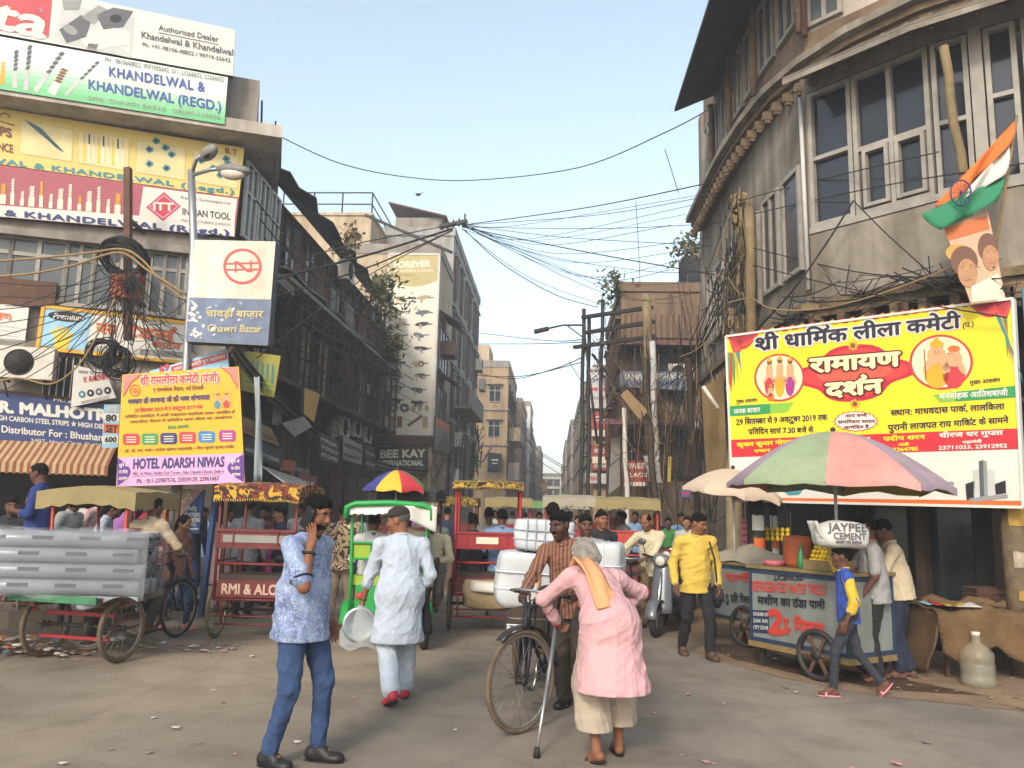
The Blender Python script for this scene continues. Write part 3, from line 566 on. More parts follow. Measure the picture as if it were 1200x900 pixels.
def drill(s, a, b, w, body, tip, L=1):
    a, b = V(a), V(b); d = (b-a).normalized(); n = V((-d.y, d.x)); m = a+(b-a)*.45; s.poly([a-n*w*.5, m-n*w*.5, m+n*w*.5, a+n*w*.5], body, L)
    for k in range(5):
        p = m+(b-m)*k/5; q = m+(b-m)*(k+.85)/5; s.poly([p-n*w*.5, q-n*w*.2, q+n*w*.5, p+n*w*.25], tip, L+.3)
# ------------------------------------------------------------------ boards on the left corner building
FT = Plane(FL.pt(0, 0, .6), FL.D)
z = zc(0, 0, .2889)
s = Sign('signboard', 'white rooftop board with red corner and grey man grinding metal', 'signboard', FT, [(-60, -36), (276, 35), (273, 89), (-60, 29)], pw, .12, 'tool dealer boards on the corner building', iron)
s.poly([(-60, -36), (62, -11), (57, 44), (-60, 27)], pred); s.text('ita', (-27, 27), (51, 45), 36, pw, .03, 3, shear=.18); s.ring((49, 12), 4, 4, .2, ppink); s.text('R', (47, 14), (51, 15), 4, ppink, 0)
s.poly([z(*p) for p in ((250, 15), (545, 70), (530, 235), (215, 165))], plgrey, 1)
for pts, m in ((((240, 120), (330, 60), (370, 85), (350, 150), (270, 175)), pgrey2), (((320, 150), (420, 100), (530, 130), (520, 180), (400, 200), (350, 190)), pw), (((390, 60), (460, 30), (540, 45), (500, 110), (420, 120)), pgrey2), (((250, 0), (330, 0), (320, 40), (260, 40)), pgrey), (((330, 70), (400, 20), (440, 40), (380, 100)), pgrey), (((360, 175), (400, 180), (390, 205), (350, 198)), pgrey)): s.poly([z(*p) for p in pts], m, 2)
s.ell(z(285, 120), 9, 5, pgrey, 2.5, 16, .5); s.ell(z(470, 75), 7, 5, pblack, 2.6, 14)
s.text('Authorised Dealer', (186, 35), (256, 49), 6.5, pgrey2, .015); s.line((186, 38), (256, 52), .8, pgrey2, 2); s.text('Khandelwal & Khandelwal', (166, 44), (273, 65), 7.5, pgrey2, .02); s.text('Ph: +91-98106-48852 / 99719-35642', (167, 54), (270, 73), 4.6, pgrey2, .01); s.done()
s = Sign('signboard', 'white and green rooftop board with drill bits and two lines of blue capitals', 'signboard', FT, [(-60, 32), (267, 90.5), (263, 146), (-60, 95)], C('mint0', '#d4d9cf', rough=.5, noise=.2, scale=2.2), .12, 'tool dealer boards on the corner building', iron, -.02)
for i, c in enumerate(('#c3d6c2', '#acd0b0', '#93c79b', '#7cbd88', '#6bb57a')):
    a, b = .42+i*.11, .42+(i+1)*.11+.05*(i == 4); L0 = lambda k: (-60, 32+63*k); R0 = lambda k: (267-4*k, 90.5+55.5*k); s.poly([L0(a), R0(a), R0(min(b, .995)), L0(min(b, .995))], C('mint%d' % (i+1), c, rough=.5, noise=.2, scale=2.2), 1)
for a, b in (((17, 103), (19, 58)), ((30, 106), (35, 52)), ((41, 107), (74, 60)), ((77, 111), (116, 71)), ((2, 99), (4, 72))): drill(s, a, b, 6 if b[0] != 116 else 4, plgrey if b[0] != 4 else pgold, pgrey2 if b[0] != 4 else pgold, 2)
drill(s, (60, 110), (76, 80), 10, pw, pbrown, 2)
s.text('PH : 9810648852, 9971935642, 011-23266632, 23266052', (123, 72), (263, 96), 5.6, pgrey, .01); s.text('KHANDELWAL &', (128, 89), (240, 107.5), 11, pblue, .035, sp=1.1); s.text('KHANDELWAL (REGD.)', (104, 104), (259, 130), 11, pblue, .035); s.text('3490  CHAWRI BAZAR  DELHI-110006', (103, 117), (258, 140), 5, pgrey, .01, sp=1.15); s.done()
FS = Plane(FL.pt(0, 0, -.02), FL.D)
s = Sign('signboard', 'long yellow board with framed tool pictures above the rose coloured board', 'signboard', FS, [(-60, 117), (286.5, 173.5), (280, 231.5), (-60, 184)], C('board_yellow', '#cfb766', rough=.6, noise=.1, scale=1), .1, 'tool dealer boards on the corner building', iron)
for x0, x1 in ((24, 86), (92, 152), (160, 218), (226, 280)):
    y = lambda x, k: 133+x*.163+k*50; s.ring(((x0+x1)/2, y((x0+x1)/2, .42)), 0, 0, 0, pfade) if 0 else None
    q = [(x0, y(x0, .1)), (x1, y(x1, .1)), (x1-2, y(x1, .85)), (x0-1, y(x0, .85))]; s.poly(q, C('board_yellow_light', '#d3c48d', rough=.6, noise=.2, scale=2.2), 1)
    for i in range(4): s.line(q[i], q[(i+1) % 4], .8, pfade, 1.5)
for k in range(5): s.line((30+k*4, 141+k*2), (66+k*2, 172+k*1.5), 2.2, pteal if k % 2 else pgrey, 2)
for k in range(9): x = 99+k*5.6; s.line((x, 158+k*.9), (x-.5, 190+k*.6), 2.6, pyel if k % 3 == 0 else pcream, 2); s.line((x, 168+k*.9), (x, 156+k*.9), 2, pnavy if k % 3 == 1 else pfade, 2.2)
for a, b in ((183, 165), (175, 175), (194, 173), (201, 181), (175, 192), (195, 197), (265, 186), (258, 205), (250, 197), (267, 192), (236, 188)): s.ell((a, b), 5, 4.4, pteal, 2, 9, .3, .2); s.ell((a, b), 2, 2, pblack, 3, 8)
s.text('PS', (0, 158), (13, 161), 10, pbrown, .05); s.text('NCE', (-2, 176), (15, 179), 9.5, pbrown, .03); s.line((0, 142), (17, 147), 1.5, pbrown, 2); s.ring((5, 139), 7, 7, .2, pbrown, 2, 16, 3.1, 6.2)
s.text('B.T', (264, 179), (278, 182), 6, pbrown, .03); s.text('WAL & KHANDELWAL (Regd.)', (-14, 189.5), (274, 227.5), 5.8, pteal, .04, sp=1.12); s.done()
s = Sign('signboard', 'rose red board with row of drill bits and red diamond emblem', 'signboard', FS, [(-60, 185), (280, 232), (275, 277.5), (-60, 249)], prose, .1, 'tool dealer boards on the corner building', iron, .0)
s.poly([(-60, 236), (165, 253), (275, 263), (274.6, 277), (-60, 248.6)], pw, 1); s.poly([(168, 218.5), (278, 233), (274, 268), (163, 253)], pw, 1.6)
for k in range(13):
    x = 3+k*11.2; y1 = 239+k*1.0; y0 = y1-(24+8*math.sin(k*2.1)); drill(s, (x, y1), (x+1.2, y0), 4.5 if k % 3 else 7, pcream, pcream if k % 4 else pgold, 2)
s.poly([(171, 243), (192, 225), (212, 242), (191, 259)], pred, 2); s.poly([(174, 243), (192, 228), (209, 242), (191, 256)], ppink, 2.3); s.poly([(175.5, 243), (192, 229.5), (207.5, 242), (191, 254.5)], pred, 2.6)
s.text('ITT', (180, 246), (203, 247), 9, pw, .04, 5); s.text('INDIAN TOOL', (214, 251.5), (270, 257.8), 7.8, pblack, .02); s.text('MANUFACTURERS DIVISION', (213, 259.5), (270, 265), 3, pgrey2, 0); s.text('Precision Technologies Ltd.', (212, 233), (271, 240), 3.4, pgrey2, 0)
s.text('& KHANDELWAL (Regd.)', (6, 252.5), (268, 276), 6.8, pnavy, .045, 4, sp=1.12); s.done()
FW = Plane(FL.pt(0, 0, .0), FL.D)
s = Sign('signboard', 'small white board with orange writing cut by the photo edge above the first window unit', 'signboard', FW, [(-30, 350), (34, 361), (28, 408), (-30, 402)], pw, .06, None, pfade); s.text('(सुता)', (-8, 371), (13, 374), 7, porange, .03)
for k in range(4): s.line((-4, 381+k*5), (27-k*3, 385+k*5), 1, plgrey, 2)
s.done()
s = Sign('signboard', 'board with a yellow glove and black oval badge behind the cable pole', 'signboard', FW, [(51, 359), (222, 379), (218, 425), (44, 408)], pw, .06, None, pgold, frame=(pgold, .06))
s.poly([(53, 362), (108, 368), (100, 411), (46, 405)], psky, 1); s.ell((78, 371), 22, 6, pblack, 2, 24, .1); s.text('Premium', (62, 373), (97, 376), 6.5, pw, .02, 4, shear=.2)
for a, b in (((61, 386), (66, 396)), ((67, 383), (70, 394)), ((73, 383), (74, 394)), ((79, 384), (78, 395)), ((85, 391), (79, 400))): s.line(a, b, 4, pyel, 2)
s.ell((72, 402), 9, 8, pyel, 2.3, 14); s.text('स ट्रेडर्स', (112, 390), (205, 400), 14, porange, .04); s.text('कार्टन', (177, 406), (211, 410), 8, porange, .04); s.done()
ub, zb = FL.uz(34, 448); ac_unit((ub, zb+.02), FW, 'air conditioner above the blue board on the corner building', .85, .55, .3)
mb = MB(); u2, z2 = FL.uz(70, 440); t = thing('barred_window', FL.pt(u2, z2-.4, WO), 'small barred window beside the air conditioner above the blue board', 'window')
fbox(mb, FL, u2-.3, u2+.32, z2-.4, z2+.35, WO+.003, WO+.02, soot); mb.build('opening', t, world=True); mb = MB()
for k in range(6): fbox(mb, FL, u2-.28+k*.11, u2-.26+k*.11, z2-.4, z2+.35, WO+.03, WO+.05, alu)
mb.build('bars', t, world=True)
FA = Plane(FL.pt(0, 0, .12), FL.D)
s = Sign('cloth_banner', 'small white cloth sign with red heading and four dark circles', 'banner', FA, [(87, 428), (124, 436), (136, 466), (83, 477)], pw, .02, None); s.text('V. RACHIN', (97, 448), (126, 444), 6.5, pred, .04)
for k in range(4): s.ell((96+k*10, 462-k*1.5), 4.2, 4.2, [pteal, pblack, pgrey2, pblack][k], 2, 14); s.ell((96+k*10, 462-k*1.5), 1.6, 1.6, pw, 3, 10)
for k in range(2): s.line((95, 471+k*2.6-k), (128, 464+k*2.6), .8, pgrey, 2)
s.text('HIGH TECH', (92, 437), (116, 439), 3.6, pgrey2, .01); s.done()
s = Sign('signboard', 'dark blue shop board with white serif capitals over the striped awning', 'signboard', FW, [(-40, 453), (141, 474.5), (136, 531), (-40, 516)], C('board_blue', '#2a3a66', rough=.5, noise=.12, scale=2), .08, None, iron, frame=(wood, .05))
s.text('R. MALHOTRA', (0, 482.5), (140, 494), 12.5, pw, .06); s.text('HIGH CARBON STEEL STRIPS ★ HIGH DENSITY', (-8, 491.5), (138, 504), 5.6, pw, .03); s.text('Distributor For : Bhushan', (2, 506.5), (120, 516.5), 8, pw, .025); s.text('3487, Hauz Qazi, Delhi', (36, 517.5), (118, 523.5), 4, plgrey, .01); s.text('Ph.: 2', (63, 470), (84, 472), 5, pw, .02); s.done()
s = Sign('poster', 'narrow light blue poster with red band at the blue board end', 'poster', FA, [(122, 474), (141, 474), (138, 524), (119, 529)], psky, .02); s.poly([(122, 496), (139.5, 497), (139, 508), (121, 507)], porange, 1); s.poly([(121, 484), (140, 485), (140, 494), (121, 493)], pw, 1); s.poly([(120, 511), (138.6, 511), (138.4, 519), (120, 520)], pw, 1)
s.text('80', (124, 493), (136, 493), 7, pblack, .04); s.text('SET', (124, 506), (137, 507), 8, pblack, .04); s.text('600', (123, 518), (136, 518), 6, pblack, .04); s.text('भाई', (125, 482), (137, 482), 6, pw, .03); s.done()
# striped awning
st_a = C('stripe_rust', '#8a5138', noise=.2, scale=4, rough=.9); st_b = C('stripe_cream', '#b09a74', noise=.2, scale=4, rough=.9)
mb = MB(); ul, _ = FL.uz(-40, 540); ur, _ = FL.uz(134, 560); n = 44; zt, zb_ = 2.62, 2.22
for k in range(n):
    a = ul+(ur-ul)*k/n; b = ul+(ur-ul)*(k+1)/n; m = st_a if k % 2 else st_b
    mb.slab([FL.pt(a, zb_, .75), FL.pt(b, zb_, .75), FL.pt(b, zt, .0), FL.pt(a, zt, .0)], FL.N*-.02, m); mb.slab([FL.pt(a, zb_-.16-.02*(k % 2), .752), FL.pt(b, zb_-.16-.02*(k % 2), .752), FL.pt(b, zb_, .752), FL.pt(a, zb_, .752)], FL.N*-.015, m)
mb.build('striped_awning', label='rust and cream striped awning under the dark blue board', cat='awning')
s = Sign('signboard', 'yellow board with green writing hung on the dark building corner', 'signboard', Plane((-6, 15.8, 0), (1, .25, 0)), [(272, 409), (329, 417), (321, 466), (281, 457)], C('board_olive', '#a39a3f', rough=.6, noise=.3, scale=3), .06, None, iron)
for k in range(7): s.line((284+k*6, 420+k*1.2), (283+k*6, 432+k*3-4*(k % 2)), 2.5, pteal, 2)
for k in range(3): s.line((288, 441+k*6), (320, 447+k*6), 1.4, pgreen, 2)
s.done()
# metro sign box on its lamp post
MP = Plane((-5.35, 10.9, 0), (1, .06, 0)); z2 = zc(0, 230, .2889)
s = Sign('metro_sign', 'boxy metro sign with red ring emblem over peeling blue lower half', 'sign', MP, [(228, 281), (323, 283), (313.5, 405), (217, 400)], C('metro_white', '#d2cab8', rough=.5, noise=.28, scale=3, streak=.2), .24, None, iron, panel='light_box')
s.poly([(222, 348.5), (318.2, 351), (313.9, 404.6), (217.4, 399.6)], C('metro_blue', '#6f7d96', rough=.6, noise=.4, scale=6, streak=.2), 1); mr = C('metro_red', '#b4443f', rough=.5, noise=.2, scale=2.2)
s.ring((284, 312), 22.5, 21, .14, mr, 1.5); s.line((265, 309), (303, 308), 1.8, mr, 1.7); s.line((265, 316), (303, 315.5), 1.8, mr, 1.7); s.poly([(274, 306), (279, 306), (291, 316), (296, 316.5), (296, 318.5), (289, 318.5), (277, 308.5), (274, 308.5)], mr, 2); s.line((276, 306), (276, 319), 2, mr, 1.9); s.line((294, 305), (294, 318), 2, mr, 1.9)
rg = random.Random(2)
for k in range(26): x = 221+abs(rg.gauss(0, 26)); y = 353+rg.random()*43; x = min(x, 308); s.ell((x, y), rg.uniform(1, 5.5)*(1 if x < 250 else .5), rg.uniform(.8, 3), pw, 2+k*.02, 9, rg.random()*3, .35)
lc = C('metro_cream', '#b3a77a', rough=.6, noise=.2, scale=2.2); s.text('चावड़ी बाज़ार', (241, 371), (308, 372), 9, lc, .03, 4); s.text('Chawri Bazar', (243, 388.5), (306, 389.5), 8.5, lc, .03, 4); s.done()
t = thing('street_lamp', (-5.42, 11.25, 0), 'old street lamp with two heads on a bent steel post over the metro sign', 'street lamp'); mb = MB()
tp = atY(224, 200, 11.25); mb.path([(-5.42, 11.25, 0), (-5.42, 11.25, 3.5), atY(227, 285, 11.25), tp], .055, steel, 10); mb.build('post', t, world=True)
mb = MB(); mb.path([tp-V((0, 0, .1)), atY(230, 187, 11.2), atY(238, 181, 11.1)], .03, steel, 8); mb.path([tp-V((0, 0, .08)), atY(246, 199, 11.1), atY(256, 198, 11.05)], .03, steel, 8); mb.build('arm', t, world=True)
hd = C('lamp_grey', '#77746c', rough=.5, noise=.2, scale=2.2)
for (a, b, lab) in ((atY(236, 186, 11.1), atY(254, 172, 10.9), 0), (atY(254, 198, 11.05), atY(294, 201, 10.9), 1)):
    d = (b-a); L = d.length; d.normalize(); R = d.to_track_quat('X', 'Z').to_matrix(); mb = MB(); mb.ball((a+b)/2, L/2, hd, 14, (1, .42 if lab else .5, .3 if lab else .55), R); o = mb.build('lamp_head', t, world=True)
    mb = MB(); mb.ball((a+b)/2-V((0, .02, L*.1)), L*.36, glass_dark if not lab else ac_white, 12, (1, .45, .45), R); mb.build('lens', o, world=True)
# festival hoarding on the left
HP = Plane((-5.3, 11, 0), (1, .05, 0)); z3 = zc(0, 420, .2889)
s = Sign('hoarding', 'yellow and pink festival hoarding with six coloured badges', 'hoarding', HP, [(143.5, 439), (280, 429.5), (287, 566), (136, 570.5)], C('hoard_yellow', '#d3a01c', rough=.5, noise=.12, scale=3), .05, None, wood)
s.poly([z3(*p) for p in ((477, 402), (982, 385), (992, 505), (472, 519))], ppink, 1)
for cx, cy in ((476, 460), (990, 445)):
    n = 16; P = [z3(cx+(54 if cx < 700 else -68)*math.sin(math.pi*k/n), cy-58+116*k/n-(cx > 700)*0) for k in range(n+1)]; s.poly(P, ppurple, 1.5)
for (cx, cy), tt in (((500, 440), 'सुने में'), ((500, 467), 'पर लीला'), ((498, 494), 'आरम्भ'), ((953, 425), 'सुने में'), ((955, 452), 'पर लीला'), ((957, 478), 'आरम्भ')): s.text(tt, z3(cx-18, cy), z3(cx+18, cy-1), 4.2, pw, .03, 4)
for (x, y, kx) in ((500, 68, 1), (965, 35, -1)):
    s.poly([z3(x, y), z3(x+70*kx, y-4*kx), z3(x+30*kx, y+30), z3(x-2*kx, y+85)], C('hoard_arch', '#b57a6e', rough=.6, noise=.2, scale=2.2), 1); s.line(z3(x, y+86), z3(x+32*kx, y+30), 1.2, pred, 1.6); s.line(z3(x+32*kx, y+30), z3(x+72*kx, y-3), 1.2, pred, 1.6)
s.text('श्री रामलीला कमेटी (पंजी)', z3(568, 108), z3(887, 94), 11, pred, .035, outline=pcream); s.text('र् रामलीला मैदान, नई दिल्ली', z3(620, 135), z3(825, 126), 4.8, pbrown, .02); s.text('भगवान श्री रामचन्द्र जी की भव्य शोभायात्रा', z3(518, 186), z3(850, 166), 6.6, pnavy, .03); s.text('29 सितम्बर 2019 से 9 अक्टूबर 2019 तक', z3(545, 218), z3(820, 202), 4.8, pred, .02)
s.text('प्रतिदिन कार्यक्रम में सभी भक्तजन सपरिवार सादर आमंत्रित हैं', z3(505, 242), z3(950, 222), 3.6, pbrown, .02, shear=.15); s.text('रामलीला मैदान में प्रतिदिन सायं लीला का आयोजन', z3(525, 263), z3(940, 243), 3.4, pbrown, .02, shear=.15); s.text('विशेष आकर्षण', z3(680, 287), z3(765, 280), 4, pgreen, .03)
for (cx, cy), m in zip(((532, 328), (608, 327), (684, 325), (760, 321), (838, 318), (922, 314)), (pred, pgreen, pnavy, pred, C('badge_blue', '#2b78a8', rough=.5, noise=.2, scale=2.2), pmag)):
    w, h = 34, 23; s.poly([z3(cx+a*w, cy+b*h) for a, b in ((-1, -.6), (-.8, -1), (.8, -1), (1, -.6), (1, .6), (.8, 1), (-.8, 1), (-1, .6))], m, 1.5)
    for k in (-8, 2, 12): s.line(z3(cx-20, cy+k), z3(cx+20, cy+k-1), 1.1, pcream, 3)
s.text('डॉ. जी. एन. शर्मा । राजेश खन्ना (महामंत्री) । शिव कुमार गुप्ता (मंत्री)', z3(505, 381), z3(948, 362), 3.4, pbrown, .02); s.ring(z3(547, 130), 6, 7, .15, pred, 2); s.ell(z3(547, 130), 3, 3.4, porange, 2, 12)
s.poly([z3(*p) for p in ((860, 140), (940, 132), (942, 198), (862, 203))], pgold, 1.5); figure_print(s, z3(882, 172), 12, 18, pteal, pskin, pbrown, 2, pgold); figure_print(s, z3(918, 170), 12, 18, pred, pskin, pbrown, 2.2, pgold)
s.text('HOTEL ADARSH NIWAS', z3(540, 447), z3(908, 438), 11.5, pnavy, .04); s.line(z3(537, 449), z3(908, 440), 0, pnavy); s.text('483, 1st Floor, Haider Kuli Corner, Main Chandni Chowk, Delhi-6', z3(537, 473), z3(908, 463), 3.5, pgrey2, .01); s.line(z3(537, 478), z3(908, 468), .6, pgrey2, 2); s.text('Ph. : 011-23987576, 23929139, 23961667', z3(555, 506), z3(888, 494), 5, pgrey2, .02)
h_root = s.done(); mb = MB()
for px in (150, 205, 262): a = HP.hit(px, 566); mb.bar((a.x, a.y+.16, .12), (a.x, a.y+.16, a.z+1.55), .05, .05, wood)
mb.build('post', h_root, world=True)
s = Sign('cloth_banner', 'light blue and red banner sticking up behind the yellow hoarding', 'banner', Plane((-5.3, 11.3, 0), (1, 0, 0)), [(175, 435), (266, 408.5), (270, 445), (176, 455)], psky, .02); s.poly([(200, 430), (265, 413), (266.5, 421), (201, 438)], pred, 1); s.text('रामलीला कमेटी पूर्ण महोत्सव', (204, 435), (264, 419), 4.5, pw, .02); s.text('69', (187, 436), (198, 433), 7, pred, .04); s.done()
t = MB(); t.grid(lambda a, b: V((-4.36+.1*a+.12*b, 11.15+.05*math.sin(a*5+b*4), 3.45-1.5*b)), 4, 12, C('sheet_white', '#8e9898', rough=.6, noise=.2, scale=2.2)); t.build('loose_sheet', label='pale loose sheet hanging off the yellow hoarding edge', cat='sheet', solid=.004)
s = Sign('direction_sign', 'blue and peeling pink metro station direction sign on blue post', 'sign', Plane((-5.1, 11.6, 0), (1, .1, 0)), [(200, 573), (239.5, 574), (233.5, 625), (201.5, 624.5)], C('sign_blue', '#2d4a80', rough=.55, noise=.15, scale=3), .06, None, iron); zz = zc(140, 560, .15555)
s.poly([(200.4, 573.4), (237.5, 574.2), (211, 606), (201, 613)], C('sign_peel', '#c49a90', rough=.7, noise=.25, scale=8), 1); s.text('(मेट्रो)', zz(500, 248), zz(580, 246), 5, pw, .03); s.text('STATION', zz(490, 293), zz(602, 291), 4.6, pw, .05); s.text('DELHI METRO', zz(470, 332), zz(608, 330), 4.4, pw, .05); s.text('(DMRC)', zz(488, 362), zz(575, 360), 3.4, pw, .04); s.line(zz(470, 386), zz(580, 384), 2, pw, 2); s.poly([zz(575, 375), zz(602, 384), zz(575, 394)], pw, 2)
for k in range(14): s.ell(zz(400+random.random()*150, 110+random.random()*90), random.uniform(1, 4), random.uniform(.8, 2), pcream, 1.4+.02*k, 8, random.random()*3, .4)
o = s.done(); a = s.pl.hit(236, 620); mb = MB(); mb.bar((a.x+.06, a.y+.1, .0), (a.x+.14, a.y+.1, 2.0), .1, .06, C('post_blue', '#2c4470', rough=.6, noise=.2, scale=2.2)); mb.build('post', o, world=True)
# ------------------------------------------------------------------ shop signs along the dark building
SL = Plane((-5.75, 15, 0), (0.03, 1, 0)); z6 = zc(280, 400, .2889)
def shop(label, quad, m, txt=None, tm=None, h=5, pl=SL, band=None, name='shop_sign', th=.08, tq=None):
    s = Sign(name, label, 'shop sign', pl, quad, m, th, 'shop signs along the dark left row' if pl is SL else None, iron)
    if band: s.poly([quad[0], quad[1], tuple(V(quad[1])*.55+V(quad[2])*.45), tuple(V(quad[0])*.55+V(quad[3])*.45)], band, 1)
    if txt:
        n = len(txt)
        for i, tx in enumerate(txt):
            k = (i+.85)/n*.86+.04; a = V(quad[0]).lerp(V(quad[3]), k); b = V(quad[1]).lerp(V(quad[2]), k); s.text(tx, tuple(a.lerp(b, .08)), tuple(a.lerp(b, .92)), h, tm, .03)
    return s.done()
sdark = C('sign_charcoal', '#3b3a3c', rough=.6, noise=.2, scale=4); sred = C('sign_dull_red', '#7c4640', rough=.6, noise=.2, scale=4); sgrey = C('sign_grey', '#8b877e', rough=.6, noise=.3, scale=4); stan = C('sign_tan', '#8f7450', rough=.7, noise=.3, scale=4)
shop('charcoal sign lettered for a chat corner low on the dark building', [(284, 511), (331, 529), (331, 548), (284, 531)], sdark, ['ASHOK CHAT CORNER'], plgrey, 4.5)
shop('tan patterned board slanting over the chat corner sign', [(284, 488), (318, 502), (328, 523), (285, 507)], stan, ['CHAT BHANDAR'], pbrown, 5)
shop('black sign with pale lettering under the three air conditioners', [(375, 506), (397, 518), (397, 546), (375, 538)], sdark, ['MALIK', 'TOOLS', 'STORE'], plgrey, 4)
shop('dull red hanging sign past the ribbed grey awning', [(349, 552), (373, 559), (369, 574), (351, 570)], sred, ['SALE'], pcream, 5)
shop('small orange sign above the ribbed grey awning', [(327, 537), (347, 541), (346, 553), (328, 551)], C('sign_orange', '#96553a', rough=.6, noise=.2, scale=2.2), None)
shop('yellow tilted board hanging from the old balcony', [(357, 454), (375, 462), (368, 495), (356, 485)], C('sign_yellow', '#b8913a', rough=.6, noise=.2, scale=3), None, None, 4)
shop('grey tilted board next to the yellow board on the old balcony', [(330, 508-12), (356, 488), (366, 500), (345, 512)], sgrey, None)
shop('small white sign farther along the dark row', [(402, 510), (425, 522), (424, 545), (402, 538)], sgrey, ['HARDWARE', 'MART'], pblack, 4)
shop('dark narrow sign next to the blue trim of the far shops', [(428, 520), (440, 525), (440, 552), (428, 548)], sdark, ['KAPOOR', 'SONS'], plgrey, 3)
mb = MB(); n = 26; a, b = SL.hit(307, 547), SL.hit(352, 562)
for k in range(n):
    p = a+(b-a)*k/n; q = a+(b-a)*(k+.94)/n; mb.slab([p, q, q+V((.5, 0, -.33)), p+V((.5, 0, -.33))], (0, 0, .02), tin if k % 2 else alu)
mb.build('ribbed_awning', label='ribbed grey metal awning low on the dark row', cat='awning')
PK = Plane((-6, 29.7, 0), (1, 0, 0))
s = Sign('signboard', 'dark plum board lettered BEE KAY INTERNATIONAL under the tall poster', 'signboard', PK, [(440, 524), (501.5, 521), (501.5, 553), (440, 554)], C('board_plum', '#2e2830', rough=.6, noise=.2, scale=2.2), .1, None, iron); s.text('BEE KAY', (446, 536.5), (498, 535.5), 9, pcream, .05); s.text('INTERNATIONAL', (443, 546), (496, 545.5), 6.2, pcream, .05); s.text('HAND TOOLS & POWER TOOLS', (446, 551), (495, 550.5), 2.6, pgrey, 0); s.done()
mb = MB(); mb.bar((-6.7, 29.75, 4.15), (-4.6, 29.75, 4.15), .2, .3, rust); mb.bar((-6.7, 29.72, 3.95), (-4.6, 29.72, 3.98), .1, .06, wood); mb.build('iron_beam', label='rusty beam between the tall poster and the plum board', cat='beam')
PP = Plane((-6, 29.88, 0), (1, 0, 0))
s = Sign('tall_poster', 'tall cream poster of power tools under an olive heading band', 'poster', PP, [(456, 297.5), (515, 298), (507, 511), (448.5, 510)], C('poster_cream', '#cac3b0', rough=.6, noise=.12, scale=.8), .1, None, alu, frame=(alu, .08))
s.poly([(456.6, 298.2), (514.6, 298.6), (513.6, 328)]+[(513.6-57.5*k/10, 328+8*math.sin(math.pi*k/10)) for k in range(1, 10)]+[(455.6, 328)], C('poster_olive', '#aa9c66', rough=.6, noise=.2, scale=2.2), 1)
s.text('FOREVER', (462, 313.5), (504, 312.5), 7, pcream, .05); s.text('POWER TOOLS & ACCESSORIES', (462, 319), (508, 318), 2.6, pcream, .02); s.text('THE BIG STRENGTH', (462, 323), (485, 323), 1.8, pbrown, 0)
rg = random.Random(5); tcol = [C('tool_ochre', '#a08a62', rough=.6, noise=.2, scale=2.2), pgrey2, pblack, C('tool_tan', '#b9a57c', rough=.6, noise=.2, scale=2.2), pgrey]
for r in range(9):
    for c in range(2):
        x, y = 468+c*27-r*.8+rg.uniform(-2, 2), 349+r*15.2+rg.uniform(-2, 2); m1, m2 = rg.choice(tcol[:4]), rg.choice(tcol); a = rg.uniform(-.3, .3)
        s.ell((x, y), rg.uniform(6, 9), rg.uniform(2, 3.2), m1, 1.5, 12, a); s.line((x-2, y), (x-4+rg.uniform(0, 6), y+rg.uniform(4, 7)), 2.8, m2, 1.8); s.line((x+5, y), (x+12, y-2*a), 1.4, pgrey2, 1.7)
        if r > 4: s.ring((x+4, y+1), 3.4, 3.4, .35, pblack, 2, 14)
for c, (x, y) in enumerate(((461, 478), (474, 478), (484.5, 478), (492, 478), (500, 478))): s.ell((x, y), 5.5 if c < 2 else 2.6, 5.5 if c < 2 else 4, pgrey2 if c < 2 else tcol[0], 1.5, 16); (s.ell((x, y), 2, 2, pcream, 2, 10) if c < 2 else None)
for x in (458, 468, 498): s.poly([(x-2.5, 488), (x+3.5, 488), (x+3, 501), (x-3, 501)], tcol[0] if x != 468 else pbrown, 1.5)
s.line((478, 499), (495, 487), 3.5, pbrown, 2); s.done()
s = Sign('signboard', 'orange and grey board on the street face beside the plum board', 'signboard', Plane((-4.55, 30, 0), (0, 1, 0)), [(510.5, 488), (527, 499), (527, 532), (509, 527)], sgrey, .06, None, iron); s.poly([(510.5, 488.5), (526.8, 499.3), (526.8, 506), (510.3, 497)], porange, 1)
for k in range(4): s.line((513, 506+k*5), (525, 511+k*5), 1.3, pgrey2, 2)
s.done()
s = Sign('signboard', 'thin white board hanging edge-on beneath the pale building', 'signboard', Plane((-4.3, 33, 0), (1, .5, 0)), [(534, 549), (538, 550), (536, 573), (531, 571)], pw, .04); s.done()
for i, (q, m, l) in enumerate((([(555, 532), (561, 533), (561, 548), (555, 547)], pgreen, 'small green sign on the far pale row'), ([(572, 530), (588, 532), (588, 552), (572, 550)], tcol[2], 'black square sign beneath the narrow tan house'), ([(573, 562), (584, 563), (584, 574), (573, 573)], pyel, 'small yellow sign down the far left row'), ([(624, 565), (632, 565), (632, 578), (624, 578)], pyel, 'left one of the two pale yellow shop boards at the street end'), ([(634, 565), (641, 565), (641, 578), (634, 578)], pgold, 'right one of the two pale yellow shop boards at the street end'), ([(602, 563), (608, 564), (608, 578), (602, 577)], sred, 'red banner low on the far left row'))):
    Y = [50, 57.5, 56, 118, 118, 70][i]; s = Sign('signboard', l, 'signboard', Plane((0, Y, 0), (1, 0, 0)), q, m, .1, None, iron); c = (V(q[0])+V(q[2]))/2; s.line((c.x-4, c.y-2), (c.x+4, c.y-2), 1.4, pcream, 1); s.line((c.x-3, c.y+2), (c.x+3, c.y+2), 1, pcream, 1); s.done()
